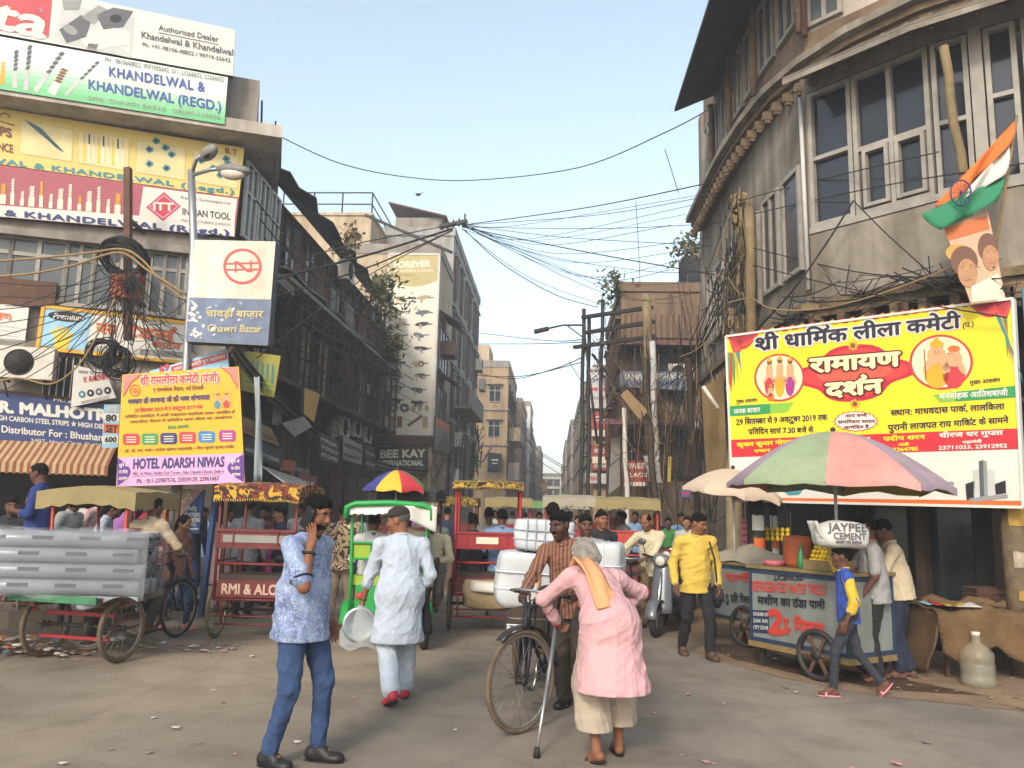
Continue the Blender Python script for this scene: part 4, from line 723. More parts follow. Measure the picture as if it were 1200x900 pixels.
# ------------------------------------------------------------------ big billboard on the right
BP = Plane((2.44, 11.4, 0), (2.66, -2.4, 0)); b3 = zc(780, 260, .35565); b4 = zc(780, 480, .35565)
s = Sign('billboard', 'large yellow festival billboard with two round pictures over the shop front', 'billboard', BP, [(851, 394.4), (1187, 350), (1199.5, 594.5), (859, 586.7)], pw, .08, None, wood, frame=(pw, .03))
s.poly([b3(*p) for p in ((201, 379), (1142, 254), (1167, 681), (216, 719))], plem, 1); s.poly([b3(*p) for p in ((216, 718), (1167, 680), (1169, 748), (218, 775))], C('bb_red', '#bf2531', rough=.5, noise=.2, scale=2.2), 1.3)
s.poly([b4(*p) for p in ((222, 289), (1180, 301), (1181, 321), (223, 301))], porange, 1.5)
for k in range(22):
    x = 290+k*33; y = 366-(x-290)*.133; s.ell(b3(x, y), 6, 3.2, [pred, porange, pgold][k % 3], 2, 9, .4, .3)
for x0, y0, w, h in ((200, 378, 110, 50), (205, 372, 60, 75), (1000, 273, 145, 52), (1080, 262, 64, 80)):
    for j in range(4): n = 10; P = [b3(x0+w*k/n, y0-(w*k/n)*.133+(h*(1-.2*j))*math.sin(math.pi*k/n)) for k in range(n+1)]; s.poly(P+[b3(x0+w, y0-w*.133), b3(x0, y0)], [pred, C('bb_drape', '#c9503a', rough=.5, noise=.2, scale=2.2), pred, C('bb_drape2', '#a3303a', rough=.5, noise=.2, scale=2.2)][j], 1.6+.3*j)
for x0, y0, sg in ((212, 430, 1), (1118, 310, -1)):
    for j in range(5): s.poly([b3(x0+6*j*sg-6, y0), b3(x0+6*j*sg+8, y0), b3(x0+(12*j-8)*1+(20 if sg < 0 else 0), y0+150-18*j*sg), b3(x0+(12*j-14)*1+(20 if sg < 0 else 0), y0+120-18*j*sg)], [pgreen, pred, pgreen, pgold, pteal][j], 1.7+.1*j)
bo = C('bb_text', '#231f30', rough=.5, noise=.2, scale=2.2)
s.text('श्री धार्मिक लीला कमेटी', b3(297, 424), b3(972, 348), 17.5, bo, .035, 4, outline=pw); s.text('(प.)', b3(980, 350), b3(1015, 344), 7, bo, .01)
n = 40; P = []
for k in range(n):
    a = 2*math.pi*k/n; r = 1+.13*math.cos(4*a)+.06*math.cos(6*a); P.append(b3(622+176*r*math.cos(a), 498-11*math.cos(a)*1.2+88*r*math.sin(a)))
s.poly(P, C('bb_blob', '#b21f35', rough=.5, noise=.2, scale=2.2), 2); s.poly([tuple(V(b3(622, 497)).lerp(V(p), .86)) for p in P], C('bb_blob2', '#cc3a35', rough=.5, noise=.2, scale=2.2), 2.3); s.poly([tuple(V(b3(622, 497)).lerp(V(p), .6)) for p in P], C('bb_blob3', '#d4553f', rough=.5, noise=.2, scale=2.2), 2.5)
s.text('रामायण', b3(478, 497), b3(772, 473), 19.5, C('bb_cream', '#e6dca0', rough=.5, noise=.2, scale=2.2), .045, 6, outline=C('bb_dark', '#5e1420', rough=.5, noise=.2, scale=2.2)); s.text('दर्शन', b3(530, 577), b3(715, 562), 19, C('bb_cream', '#e6dca0'), .045, 6, outline=C('bb_dark', '#5e1420'))
for c in ((617, 408), (624, 600)): s.ell(b3(*c), 7, 6.5, pgold, 3, 16, 0, .35); s.ell(b3(*c), 3, 3, pbrown, 3.4, 10)
for (cx, cy, rx, ry) in ((375, 513, 83, 79), (908, 462, 105, 91)):
    s.ell(b3(cx, cy), rx*.3556, ry*.3556, pred, 2.6, 40); s.ell(b3(cx, cy), rx*.326, ry*.326, C('bb_circle', '#dccfa6', rough=.5, noise=.2, scale=2.2), 3, 40)
for (cx, cy, w, h, rb) in ((342, 515, 40, 120, pred), (376, 512, 42, 126, pgold), (410, 512, 40, 120, pmag), (346, 565, 30, 50, porange)): figure_print(s, b3(cx, cy), w*.42, h*.36, rb, pskin, pbrown, 3.4, pgold)
for (cx, cy, w, h, rb, hr) in ((893, 470, 88, 150, pgold, pgold), (950, 478, 78, 135, pred, porange)): figure_print(s, b3(cx, cy), w*.5, h*.36, rb, pskin, hr, 3.4, pgold if hr is pgold else None)
s.line(b3(852, 420), b3(858, 520), 1.2, pbrown, 5)
for cx, cy in ((895, 428), (938, 434)): s.ell(b3(cx-6, cy), .9, .6, pblack, 7, 8); s.ell(b3(cx+6, cy), .9, .6, pblack, 7, 8)
bg = C('bb_green', '#2f8a4a', rough=.5, noise=.2, scale=2.2); bg2 = C('bb_green2', '#7fae3a', rough=.5, noise=.2, scale=2.2)
s.poly([b3(*p) for p in ((210, 607), (345, 599), (345, 632), (212, 641))], bg, 2); s.poly([b3(*p) for p in ((345, 599), (425, 594), (400, 628), (345, 632))], bg2, 2)
s.poly([b3(*p) for p in ((955, 560), (1161, 539), (1163, 578), (955, 592))], bg, 2); s.poly([b3(*p) for p in ((880, 570), (955, 560), (955, 592), (905, 596))], bg2, 2)
s.text('मुख्य आकर्षण', b3(233, 598), b3(302, 592), 4.4, bo, .02); s.text('जनक बाजार', b3(225, 633), b3(312, 626), 6.2, pw, .03); s.text('29 सितम्बर से 9 अक्टूबर 2019 तक', b3(233, 669), b3(533, 652), 7.4, bo, .03); s.text('प्रतिदिन सायं 7.30 बजे से', b3(273, 700), b3(487, 693), 7, bo, .03)
s.ell(b3(627, 657), 27, 12.5, pred, 2, 40, 0, .12); s.ell(b3(627, 657), 25, 11.3, pw, 2.3, 40, 0, .1)
for tx, x0, x1, y in (('आप सभी', 592, 664, 644), ('सपरिवार सादर', 568, 690, 664), ('आमंत्रित है', 587, 670, 682)): s.text(tx, b3(x0, y), b3(x1, y-3), 3.8, C('bb_mar', '#6e2030', rough=.5, noise=.2, scale=2.2), .03, 4)
s.text('मुख्य आकर्षण', b3(1002, 536), b3(1103, 527), 5.2, bo, .02); s.text('मनमोहक आतिशबाजी', b3(903, 585), b3(1128, 571), 7.6, pw, .03); s.text('स्थान: माधवदास पार्क, लालकिला', b3(742, 639), b3(1117, 617), 8, bo, .03); s.text('पुरानी लाजपत राय मार्किट के सामने', b3(733, 688), b3(1130, 662), 8, bo, .03)
for tx, x0, y0, x1, y1, h, m in (('कृष्ण कुमार गोयल', 235, 742, 420, 731, 5.6, plem), ('प्रधान', 292, 760, 345, 757, 4, plem), ('अग्रवाल', 600, 726, 675, 722, 5.4, pw), ('प्रदीप शरन', 718, 722, 855, 715, 5.6, plem), ('मंत्री', 768, 739, 802, 737, 3.4, plem), ('23264785', 738, 757, 832, 753, 4.2, plem), ('धीरज धर गुप्ता', 903, 711, 1112, 701, 6, pw), ('महामंत्री', 978, 731, 1042, 727, 3.6, pw), ('23711033, 23912952', 900, 751, 1125, 743, 4.4, pw)): s.text(tx, b3(x0, y0), b3(x1, y1), h, m, .04, 4)
s.text('THE BRAND', b4(842, 252), b4(950, 248), 3.6, bo, .02)
for pts, m in ((((988, 245), (1018, 235), (1020, 292), (992, 298)), pblack), (((1085, 245), (1120, 233), (1122, 275), (1088, 280)), pblack), (((1012, 200), (1032, 196), (1036, 288), (1016, 290)), plgrey), (((1060, 198), (1084, 200), (1086, 282), (1062, 285)), plgrey), (((1032, 170), (1046, 166), (1050, 284), (1036, 288)), pgrey2), (((1046, 166), (1058, 170), (1062, 284), (1050, 284)), pgrey), (((1000, 292), (1126, 278), (1128, 290), (1015, 306)), pgrey), (((380, 262), (420, 256), (462, 252), (440, 280), (405, 282)), pteal)): s.poly([b4(*p) for p in pts], m, 2)
s.text('KBZ', b4(505, 268), b4(560, 268), 4, pnavy, .03); bb = s.done()
mb = MB()
for u in (.1, 1.2, 2.4, 3.5): mb.bar(BP.pt(u, 1.9, -.11), BP.pt(u, 4.3, -.11), .06, .06, wood)
for zq in (1.95, 3.0, 4.1): mb.bar(BP.pt(0, zq, -.19), BP.pt(3.6, zq, -.19), .05, .05, wood)
mb.build('batten', bb, world=True)
for (px, py0, Y, r, l, wr) in ((1186, 600, 9.35, .125, 'thick post with torn stickers under the billboard right end', 1), (886, 590, 11.1, .1, 'dark post with pale torn posters under the billboard left end', 0), (905, 590, 11.5, .07, 'bare pipe post just behind the poster-wrapped dark post', 0)):
    p = atY(px, py0, Y); t = thing('billboard_post', (p.x, p.y, 0), l, 'post'); mb = MB(); mb.lathe([(r, 0), (r*.97, p.z+.04)], (0, 0, 0), C('post_paint', '#6b5a42', noise=.5, scale=7, rough=.8, bump=.4) if wr else iron, 14); mb.build('shaft', t)
    for k, (zz_, hh, m) in enumerate(((1.6, .2, C('sticker_ochre', '#a8873a', noise=.4, scale=14, rough=.8)), (1.15, .17, C('sticker_pale', '#a89a84', noise=.4, scale=14, rough=.8)), (.8, .1, C('sticker_ochre', '#a8873a'))) if wr else ((1.45, .2, pw), (1.2, .15, porange), (.95, .25, plgrey))):
        mb = MB(); n = 8; a0 = -2.4+.2*k; rr = r+.003+.002*k; mb.add([(rr*math.cos(a0+1.9*i/n), rr*math.sin(a0+1.9*i/n), zz_+hh*j+.008*math.sin(i*1.7)*j) for j in (0, 1) for i in range(n+1)], [(i, i+1, n+2+i, n+1+i) for i in range(n)], m); mb.build('sticker', t)
# ------------------------------------------------------------------ boards on the right row
def rboard(label, quad, m, Y, texts=(), D=(1, 0, 0), name='signboard', bands=()):
    s = Sign(name, label, 'signboard', Plane((0, Y, 0), D), quad, m, .08, 'boards along the right row', iron)
    for q, mm in bands: s.poly(q, mm, 1)
    for tx, a, b, h, mm in texts: s.text(tx, a, b, h, mm, .04)
    return s.done()
rboard('blue-grey restaurant board across the brown building', [(727, 435), (813, 436), (812, 458), (725, 453)], C('board_slate', '#7c8590', rough=.6, noise=.3, scale=3), 23.4, [('SHAMJI RESTAURANT', (732, 444), (808, 444), 6, pw), ('A PURE VEG FOOD', (745, 450.5), (796, 451), 3.6, pnavy)])
rboard('small bright orange box board among the cables', [(755, 457), (772, 457), (772, 470), (755, 471)], C('sign_bright_orange', '#c05a1e', rough=.6, noise=.2, scale=2.2), 22)
rboard('brown board tilted diagonally on the cable pole', [(727, 463), (735, 456), (759.5, 482), (750, 493)], stan, 21.5)
rboard('tall white board with small print at the iron poles', [(690, 430), (715, 431), (714, 479), (689, 478)], C('board_offwhite', '#bdbbb6', rough=.6, noise=.2, scale=2.2), 32.8, [('SHARMA', (692, 436), (712, 436), 3.4, pgrey2), ('OPTICAL', (692, 448), (712, 448), 4, pblue), ('9811', (692, 458), (708, 458), 4, pred), ('FRAMES', (692, 468), (712, 468), 4, pgrey)])
rboard('upper red and white board at the iron poles', [(693, 483), (719, 483), (718, 513), (693, 512)], C('board_red', '#a34840', rough=.6, noise=.2, scale=2), 32.8, [('CAFE', (697, 493), (715, 493), 5, pw)], bands=[([(693.5, 504), (718, 504), (717.6, 511.5), (693.5, 511)], pw)])
rboard('lower red and white board at the iron poles', [(693, 522), (717, 522), (716, 552), (693, 551)], C('board_red2', '#8f3f38', rough=.6, noise=.2, scale=2), 32.8, [('FOOD', (697, 531), (713, 531), 5, pw), ('CORNER', (696, 548), (714, 548), 3.6, pw)], bands=[([(694, 535), (716, 535), (716, 543), (694, 543)], pcream)])
rboard('small white board below the two red boards', [(686, 554), (713, 555), (713, 567), (686, 566)], C('board_offwhite', '#bdbbb6'), 32.6, [('PAN', (690, 563), (699, 563), 5, pred)])
rboard('red board with white lower edge at the brown building foot', [(731, 540), (768, 540), (767, 570), (731, 570)], C('board_red3', '#a03c34', rough=.6, noise=.2, scale=2), 23.2, [('SWEETS', (736, 549), (762, 549), 6, pcream), ('LASSI', (738, 559), (758, 559), 5, pcream)], bands=[([(731.5, 565), (767, 565), (766.6, 569.5), (731.5, 569.5)], pw)])
rboard('grey hanging board with dark letters in front of the red one', [(754, 534), (768, 534), (776, 566), (761, 564)], sgrey, 21, [('FOTO', (758, 546), (769, 546), 4, pblack), ('ART', (760, 556), (771, 557), 4, pblack)])
rboard('white-stroked dark board beside the wooden hoarding post', [(808, 491), (826, 491), (825, 504), (808, 503)], sdark, 18.2, [('HH B', (809, 501), (825, 501), 8, plgrey)])
rboard('tiny blue and red board over the pale umbrella', [(798, 574), (809, 574), (809, 583), (798, 582)], pblue, 15, [('OPEN', (799, 580), (808, 580), 4, pred)])
rboard('grey upright board leaning at the brown building corner', [(716, 515), (727, 510), (727, 535), (715, 545)], sgrey, 23, D=(1, .4, 0))
rboard('grey lower board leaning at the brown building corner', [(714, 548), (726, 537), (727, 569), (713, 579)], sgrey, 22.8, D=(1, .4, 0))
rboard('yellow narrow board hanging among the tangled cables', [(783, 535), (787, 535), (786, 565), (782, 564)], C('board_mustard', '#96853a', rough=.7), 20)
rboard('tall tan wooden hoarding edge left of the billboard', [(822, 455), (848, 440), (852, 560), (828, 568)], C('board_wood', '#8a734e', noise=.35, scale=2, streak=.4, rough=.9), 14.2, D=(1, .1, 0))
mb = MB(); a, b = atY(824, 453, 13.6), atY(842, 479, 13.5); mb.tube(a, b, .035, ac_white, 8); mb.bar(a+V((0, .05, 0)), b+V((0, .05, 0)), .07, .03, alu); mb.build('tube_light', label='white fluorescent tube fitting tilted left of the billboard', cat='light')
mb = MB(); mb.grid(lambda u, v: BP.pt(3.62+.5*u, 2.0+2.3*v, -.3+.06*math.sin(u*9+v*3)), 8, 4, C('blue_sheet', '#4d7d97', rough=.6, noise=.2, scale=2.2)); mb.build('blue_sheet', label='blue sheet hanging behind the billboard right edge', cat='sheet', solid=.01)
# ================================================================== vehicles
tyre_m = mat('tyre', (.035, .032, .03), rough=.9, noise=.4, scale=8); tyre_dust = C('tyre_dust', '#6a5a46', rough=.95, noise=.4, scale=9); rim_m = C('rim', '#8d8880', rough=.35, metal=.6); spoke_m = C('spoke', '#77726a', rough=.4, metal=.5)
red_p = C('rick_red', '#96262b', rough=.45, noise=.3, scale=7); red_d = C('rick_dark_red', '#6b2a26', rough=.55, noise=.4, scale=6); green_p = C('rick_green', '#1f8a3c', rough=.4, noise=.15, scale=4); lime_p = C('rick_lime', '#86a027', rough=.5, noise=.1, scale=4); canvas = C('canvas', '#8f8058', rough=.95, noise=.25, scale=3, bump=.3); canvas_grey = C('canvas_grey', '#9a927e', rough=.95, noise=.25, scale=3, bump=.3); black_p = mat('black_paint', (.02, .02, .022), rough=.4)
chrome = C('chrome', '#b5b5b5', rough=.25, metal=.9); leather = C('leather', '#3a2a22', rough=.6, noise=.2, scale=6)
def camo(name, cols, scale):
    m = bpy.data.materials.new(name); m.use_nodes = True; t = m.node_tree; b = t.nodes['Principled BSDF']; tc = t.nodes.new('ShaderNodeTexCoord'); n = t.nodes.new('ShaderNodeTexNoise'); n.inputs['Scale'].default_value = scale; n.inputs['Detail'].default_value = 3; n.inputs['Distortion'].default_value = .8
    r = t.nodes.new('ShaderNodeValToRGB'); r.color_ramp.interpolation = 'CONSTANT'; e = r.color_ramp.elements
    for i, (p, c) in enumerate(cols):
        h = c.lstrip('#'); q = [(int(h[j:j+2], 16)/255)**2.2 for j in (0, 2, 4)]
        x = e[i] if i < 2 else e.new(p); x.position = p; x.color = (*q, 1)
    t.links.new(tc.outputs['Object'], n.inputs[0]); t.links.new(n.outputs[0], r.inputs[0]); t.links.new(r.outputs[0], b.inputs['Base Color']); b.inputs['Roughness'].default_value = .9; return m
camo_roof = camo('camo_roof', [(0, '#2a211c'), (.43, '#7c2f24'), (.5, '#2e2620'), (.55, '#b08a2e'), (.63, '#3a2a1e')], 7)
camo_dark = camo('camo_dark', [(0, '#1d1916'), (.45, '#a5842c'), (.52, '#27201b'), (.58, '#8d6f2a'), (.62, '#241d18')], 8)
camo_cloth = camo('camo_cloth', [(0, '#3a2e26'), (.42, '#a08a6a'), (.5, '#4b3a2c'), (.56, '#bba88a'), (.62, '#33281f')], 6)
def wheel(par, c, ax, R, r, tm=None, ns=16, rimm=None, name='wheel'):
    tm = tm or tyre_dust; c = V(c); ax = V(ax).normalized(); x = ax.cross(V((0, 0, 1))).normalized(); y = ax.cross(x)
    mb = MB(); mb.torus(c, ax, R-r, r, tm, 40, 8); w = mb.build(name, par)
    mb = MB(); mb.torus(c, ax, R-2*r-.006, .011, rimm or rim_m, 40, 6); mb.build('rim', w)
    mb = MB()
    for k in range(ns):
        a = 2*math.pi*k/ns; b = a+(.5 if k % 2 else -.5); s = .03 if k % 4 < 2 else -.03
        mb.tube(c+ax*s+(x*math.cos(b)+y*math.sin(b))*.025, c+(x*math.cos(a)+y*math.sin(a))*(R-2*r), .0028, spoke_m, 4)
    mb.lathe([(.02, -.045), (.035, -.035), (.02, -.02), (.02, .02), (.035, .035), (.02, .045)], c, iron, 10, ax); mb.build('spokes', w); return w
def canopy(par, x0, x1, y0, y1, z, m, drop=.12, rise=.07, fringe=None, under=None, th=.012, name='canopy'):
    mb = MB(); n = 12; mm = 6
    f = lambda a, b: V((x0+(x1-x0)*a, y0+(y1-y0)*b, z+rise*math.sin(math.pi*b)-.02*(2*a-1)**2+.006*math.sin(a*17+b*5)))
    mb.grid(f, n, mm, m); und = under or m
    mb.grid(lambda a, b: f(1-a, b)-V((0, 0, th)), n, mm, und)
    for (g, k) in ((lambda a: f(a, 0), 12), (lambda a: f(1-a, 1), 12), (lambda a: f(0, 1-a), 6), (lambda a: f(1, a), 6)):
        mb.grid(lambda a, b: g(a)-V((0, 0, drop*b*(1+.08*math.sin(a*k*5.3)))), k*2, 2, m, False)
        if fringe:
            for i in range(k*3):
                p, q = g(i/(k*3)), g((i+.7)/(k*3)); o = V((0, 0, drop)); mb.poly([p-o, q-o, (p+q)/2-o-V((0, 0, .035))], fringe)
    return mb.build(name, par)
def handlebar(par, y, z, x=0, w=.5, m=None, rot=0):
    mb = MB(); R = Matrix.Rotation(rot, 3, 'Z'); P = [V((-w/2, -.17, -.02)), V((-w/2+.02, -.03, 0)), V((-.1, .03, .02)), V((.1, .03, .02)), V((w/2-.02, -.03, 0)), V((w/2, -.17, -.02))]
    mb.path([V((x, y, z))+R @ p for p in P], .012, m or chrome, 6); h = mb.build('handlebar', par); mb = MB()
    for s in (0, 5): a = P[s]; b = P[1 if s == 0 else 4]; mb.tube(V((x, y, z))+R @ a, V((x, y, z))+R @ (a+(b-a)*.65), .018, black_rub, 8)
    mb.build('grip', h)
    mb = MB(); mb.path([V((x, y, z))+R @ V((-.2, 0, -.03)), V((x, y, z))+R @ V((-.15, .1, -.02)), V((x, y, z))+R @ V((.0, .09, -.1))], .004, black_rub, 4); mb.build('brake_cable', h); return h
def saddle(par, y, z):
    mb = MB(); mb.ball((0, y-.05, z), .12, leather, 12, (1, 1.05, .4)); mb.ball((0, y+.09, z), .07, leather, 10, (.7, 1.7, .5)); mb.tube((0, y, z), (0, y+.06, z-.35), .015, black_p); return mb.build('saddle', par)
def bike_front(par, y0, y1, R=.36, steer=0, fm=black_p, tm=None, hz=1.02):
    """front wheel, fork, frame tubes and handlebar of a cycle; y0 bottom bracket, y1 front hub"""
    ax = Matrix.Rotation(steer, 3, 'Z') @ V((1, 0, 0)); wheel(par, (0, y1, R), ax, R, .02, tm, 20)
    ht = V((0, y1-.22, hz-.08)); hb = V((0, y1-.17, hz-.25)); mb = MB()
    for s in (-1, 1): mb.path([ax*.055*s+V((0, y1, R)), ax*.055*s+V((0, y1-.06, R+.22)), hb+ax*.045*s*1.0], .011, fm, 6)
    mb.tube(hb, ht, .018, fm); f = mb.build('fork', par)
    mb = MB(); bb_ = V((0, y0, .3)); st = V((0, y0-.15, hz-.14)); mb.tube(bb_, hb, .017, fm); mb.tube(st, ht-V((0, 0, .04)), .016, fm); mb.tube(bb_, st, .016, fm); mb.build('frame', par)
    mb = MB(); mb.lathe([(.09, -.006), (.09, .006)], bb_+V((.05, 0, 0)), chrome, 16, (1, 0, 0)); mb.tube(bb_+V((.06, 0, 0)), bb_+V((.07, .1, -.13)), .01, chrome); mb.box(bb_+V((.11, .1, -.13)), (.09, .08, .02), black_rub); mb.tube(bb_-V((.06, 0, 0)), bb_+V((-.07, -.1, .13)), .01, chrome); mb.box(bb_+V((-.11, -.1, .13)), (.09, .08, .02), black_rub); mb.build('crank', par)
    mb = MB(); n = 10; mb.grid(lambda a, b: V((0, y1, R))+Matrix.Rotation(steer, 3, 'Z') @ V(((b-.5)*.07, (R+.03)*math.cos(.9+2.1*a)*1, (R+.03)*math.sin(.9+2.1*a))), n, 2, fm); mb.build('mudguard', par, solid=.004)
    handlebar(par, y1-.24, hz, 0, .52, chrome, steer); saddle(par, y0-.16, hz-.05)
    return f
def place(t, x, y, bearing): t.location = (x, y, 0); t.rotation_euler = (0, 0, -rad(bearing)); return t
def cycle_rickshaw(label, x, y, bearing, fm=red_p, roof=camo_roof, under=tin_dark, board=red_d, fringe=None, w=.46, top=1.83, text=None, panel=None, text_m=None, roofdrop=.16, panelbar=1.0, lite=False):
    t = thing('cycle_rickshaw', (0, 0, 0), label, 'rickshaw', 'cycle rickshaws in the street'); R = .35
    for s in (-1, 1): wheel(t, (s*(w+.06), 0, R), (1, 0, 0), R, .022, tyre_dust, 14)
    wheel(t, (0, 1.55, R), (1, 0, 0), R, .02, tyre_dust, 14)
    mb = MB(); mb.tube((-w-.06, 0, R), (w+.06, 0, R), .02, iron)
    for s in (-1, 1):
        mb.tube((s*w, -.3, .5), (s*w, -.3, top-.1), .02, fm); mb.tube((s*w, .55, .6), (s*w, .62, top-.1), .018, fm); mb.tube((s*w, -.3, .5), (s*w, .6, .52), .02, fm); mb.tube((s*w, -.3, .95), (s*w, .35, .95), .016, fm); mb.tube((s*.3, -.25, .5), (s*.3, 0, R), .018, fm); mb.tube((s*w*.7, .6, .5), (0, 1.2, .45), .018, fm); mb.tube((s*w, .35, .95), (s*w, .4, .55), .014, fm)
    for z, yy in ((.5, -.3), (.92, -.3), (.3, -.25), (.2, -.22)): mb.tube((-w, yy, z), (w, yy, z), .018 if z > .4 else .012, fm)
    for s in (-1, 1): mb.tube((s*.38, -.22, .2), (s*.38, -.3, .5), .012, fm)
    mb.build('frame', t)
    mb = MB(); mb.box((0, -.31, 1.22), (2*w-.05, .03, .17), panel or fm); mb.box((0, -.32, 1.32), (2*w+.02, .05, .03), fm); mb.box((0, -.32, 1.12), (2*w+.02, .05, .03), fm)
    for k in (-.27, .27): mb.box((k, -.33, 1.22), (.02, .03, .2), fm)
    bp = mb.build('back_panel', t); mb = MB()
    if panelbar: mb.box((0, -.329, 1.22), (.3 if panelbar > .9 else .8, .008, .09), pcream if panelbar > .9 else sgrey); mb.build('sticker', bp)
    mb = MB(); mb.box((0, -.02, .74), (2*w-.06, .5, .1), leather); mb.box((0, -.02, .66), (2*w-.04, .52, .05), fm); mb.build('seat', t)
    mb = MB(); mb.box((0, -.315, .63), (2*w-.08, .025, .2), board); bd = mb.build('rear_board', t)
    if text:
        vs, fs = glyphs(text); k = (2*w-.2)/(vs[:, 0].max()-vs[:, 0].min()); mb = MB()
        for i, (ox, oz) in enumerate(((0, 0), (.008, 0), (0, .008), (.008, .008))): mb.add([(-w+.1+k*(a-vs[:, 0].min())+ox, -.331-.0006*i, .565+b*.17+oz) for a, b in vs], fs, text_m or pcream)
        mb.build('lettering', bd)
    c = canopy(t, -w-.05, w+.05, -.42, .8, top-roofdrop*.0, roof, roofdrop, .06, fringe, under)
    mb = MB()
    for yy in (-.35, .15, .7): mb.tube((-w, yy, top-.02), (w, yy, top-.02), .012, fm)
    mb.build('roof_hoop', t)
    mb = MB(); mb.tube((0, 1.0, .32), (0, 1.35, .85), .018, fm); mb.tube((0, 1.35, .85), (0, 1.32, 1.0), .018, fm); mb.tube((0, .98, .85), (0, 1.33, .88), .016, fm); mb.tube((0, 1.0, .32), (0, .97, .85), .016, fm)
    for s in (-1, 1): mb.tube((s*.05, 1.55, R), (s*.04, 1.36, .85), .011, fm)
    mb.build('fork', t); handlebar(t, 1.3, 1.02); saddle(t, .95, .92); place(t, x, y, bearing); return t
r1 = cycle_rickshaw('dark red cycle rickshaw with camouflage roof and lettered rear board', -3.62, 10.0, -2, red_d, camo_roof, tin_dark, red_d, C('fringe', '#b09040', rough=.9), .47, 1.86, 'RMI & ALOS', None, C('faded_letter', '#b39a86', rough=.8), panelbar=.5)
r2 = cycle_rickshaw('bright red cycle rickshaw with black and yellow roof near the parcels', -.93, 11.35, -4, red_p, camo_dark, tin_dark, red_d, C('fringe', '#b09040'), .44, 2.0, roofdrop=.05)
r3 = cycle_rickshaw('red cycle rickshaw with beige canopy behind the white parcels', .35, 14.6, 2, red_p, canvas_grey, canvas_grey, red_d, None, .5, 1.88, panelbar=0)
r4 = cycle_rickshaw('orange-red cycle rickshaw with cream canopy past the man in the cream shirt', 1.28, 14.3, 4, C('rick_orange_red', '#a5382a', rough=.5), canvas, canvas, red_d, None, .5, 1.86, panelbar=0)
r5 = cycle_rickshaw('cycle rickshaw with black fringed roof behind the green rickshaw', -2.35, 13.1, 0, red_d, tin_dark, tin_dark, red_d, C('fringe_white', '#b8ad95', rough=.9), .42, 1.9, panelbar=0)
for x_, y_, b_g, rf, fr_, lab in ((-1.0, 17.6, -3, canvas, red_p, 'red cycle rickshaw with khaki hood farther up the street past the bright red one'), (.35, 19.5, 4, canvas_grey, red_d, 'dark red cycle rickshaw with pale hood behind the beige canopy'), (-2.3, 19.0, -2, camo_dark, red_d, 'dark red rickshaw with mottled hood past the striped umbrella'), (-.6, 23.5, 2, C('hood_green', '#5f8a4e', rough=.8), red_p, 'far rickshaw with a green hood in mid street'), (1.2, 24.5, 5, canvas, red_d, 'far rickshaw with khaki hood before the brown building')): cycle_rickshaw(lab, x_, y_, b_g, fr_, rf, tin_dark, red_d, None, .46, 1.86, panelbar=0)
r6 = cycle_rickshaw('cycle rickshaw with khaki canopy and red posts behind the wrapped pipes', -5.1, 9.35, -86, C('post_red', '#a53a26', rough=.5), canvas, C('canvas_under', '#5a4632', rough=.95), red_d, None, .42, 1.75, panelbar=0, roofdrop=.2)
sack_m = C('sack_beige', '#a8946e', rough=.95, noise=.3, scale=5, bump=.5); mb = MB(); mb.grid(lambda a, b: V((-1.2+.62*a+.02*math.sin(b*7), 11.0-.07*math.sin(math.pi*b)-.03*math.sin(a*9), .36+.34*b-.05*math.sin(math.pi*a)*(1-b))), 14, 10, sack_m); mb.grid(lambda a, b: V((-1.1+.42*a, 10.955-.07*math.sin(math.pi*(.45+.45*b)), .56+.13*b-.02*a)), 6, 4, pw); mb.build('rice_sack', label='beige printed sack slung under the bright red rickshaw', cat='sack', solid=.02)
# ---- green electric rickshaw
t = thing('green_rickshaw', (0, 0, 0), 'green electric rickshaw with lime seat carrying white-shirted passengers', 'rickshaw'); gw = .42
for s in (-1, 1):
    mb = MB(); mb.torus((s*(gw+.02), 0, .24), (1, 0, 0), .185, .055, tyre_m, 28, 10); w = mb.build('wheel', t); mb = MB(); mb.lathe([(.135, -.03), (.13, .03), (.05, .05)], (s*(gw+.02), 0, .24), steel, 16, (1, 0, 0)); mb.build('rim', w)
    mb = MB(); mb.grid(lambda a, b: V((s*(gw+.02)+(b-.5)*.16, .3*math.cos(.2+2.7*a), .24+.3*math.sin(.2+2.7*a))), 12, 2, green_p); mb.build('mudguard', t, solid=.01)
mb = MB(); mb.torus((0, 1.9, .24), (1, 0, 0), .185, .055, tyre_m, 24, 8); mb.build('wheel', t)
mb = MB(); mb.box((0, .15, .53), (.74, .7, .42), green_p); mb.box((0, .9, .34), (.8, 1.0, .08), green_p); mb.box((0, 1.65, .75), (.7, .08, .8), green_p); mb.build('body', t)
mb = MB(); mb.box((0, .12, .79), (.82, .62, .1), lime_p); mb.build('seat', t); mb = MB(); mb.box((0, -.2, 1.13), (.84, .05, .17), lime_p); mb.build('backrest', t)
mb = MB()
for s in (-1, 1): mb.path([(s*gw, -.22, .35), (s*gw, -.24, .9), (s*(gw+.02), -.24, 1.5), (s*gw*.9, -.2, 1.6)], .02, green_p, 8); mb.path([(s*gw, 1.6, .5), (s*gw, 1.5, 1.2), (s*gw, 1.2, 1.6)], .018, green_p, 8); mb.tube((s*gw, -.2, 1.2), (s*gw, .5, 1.18), .016, green_p); mb.tube((s*gw, .5, .4), (s*gw, .5, 1.58), .016, green_p)
for z in (1.04, 1.22): mb.tube((-gw, -.24, z), (gw, -.24, z), .014, green_p)
for k in range(5): mb.tube((-gw+.84*k/4, -.24, 1.04), (-gw+.84*k/4, -.24, 1.22), .008, green_p)
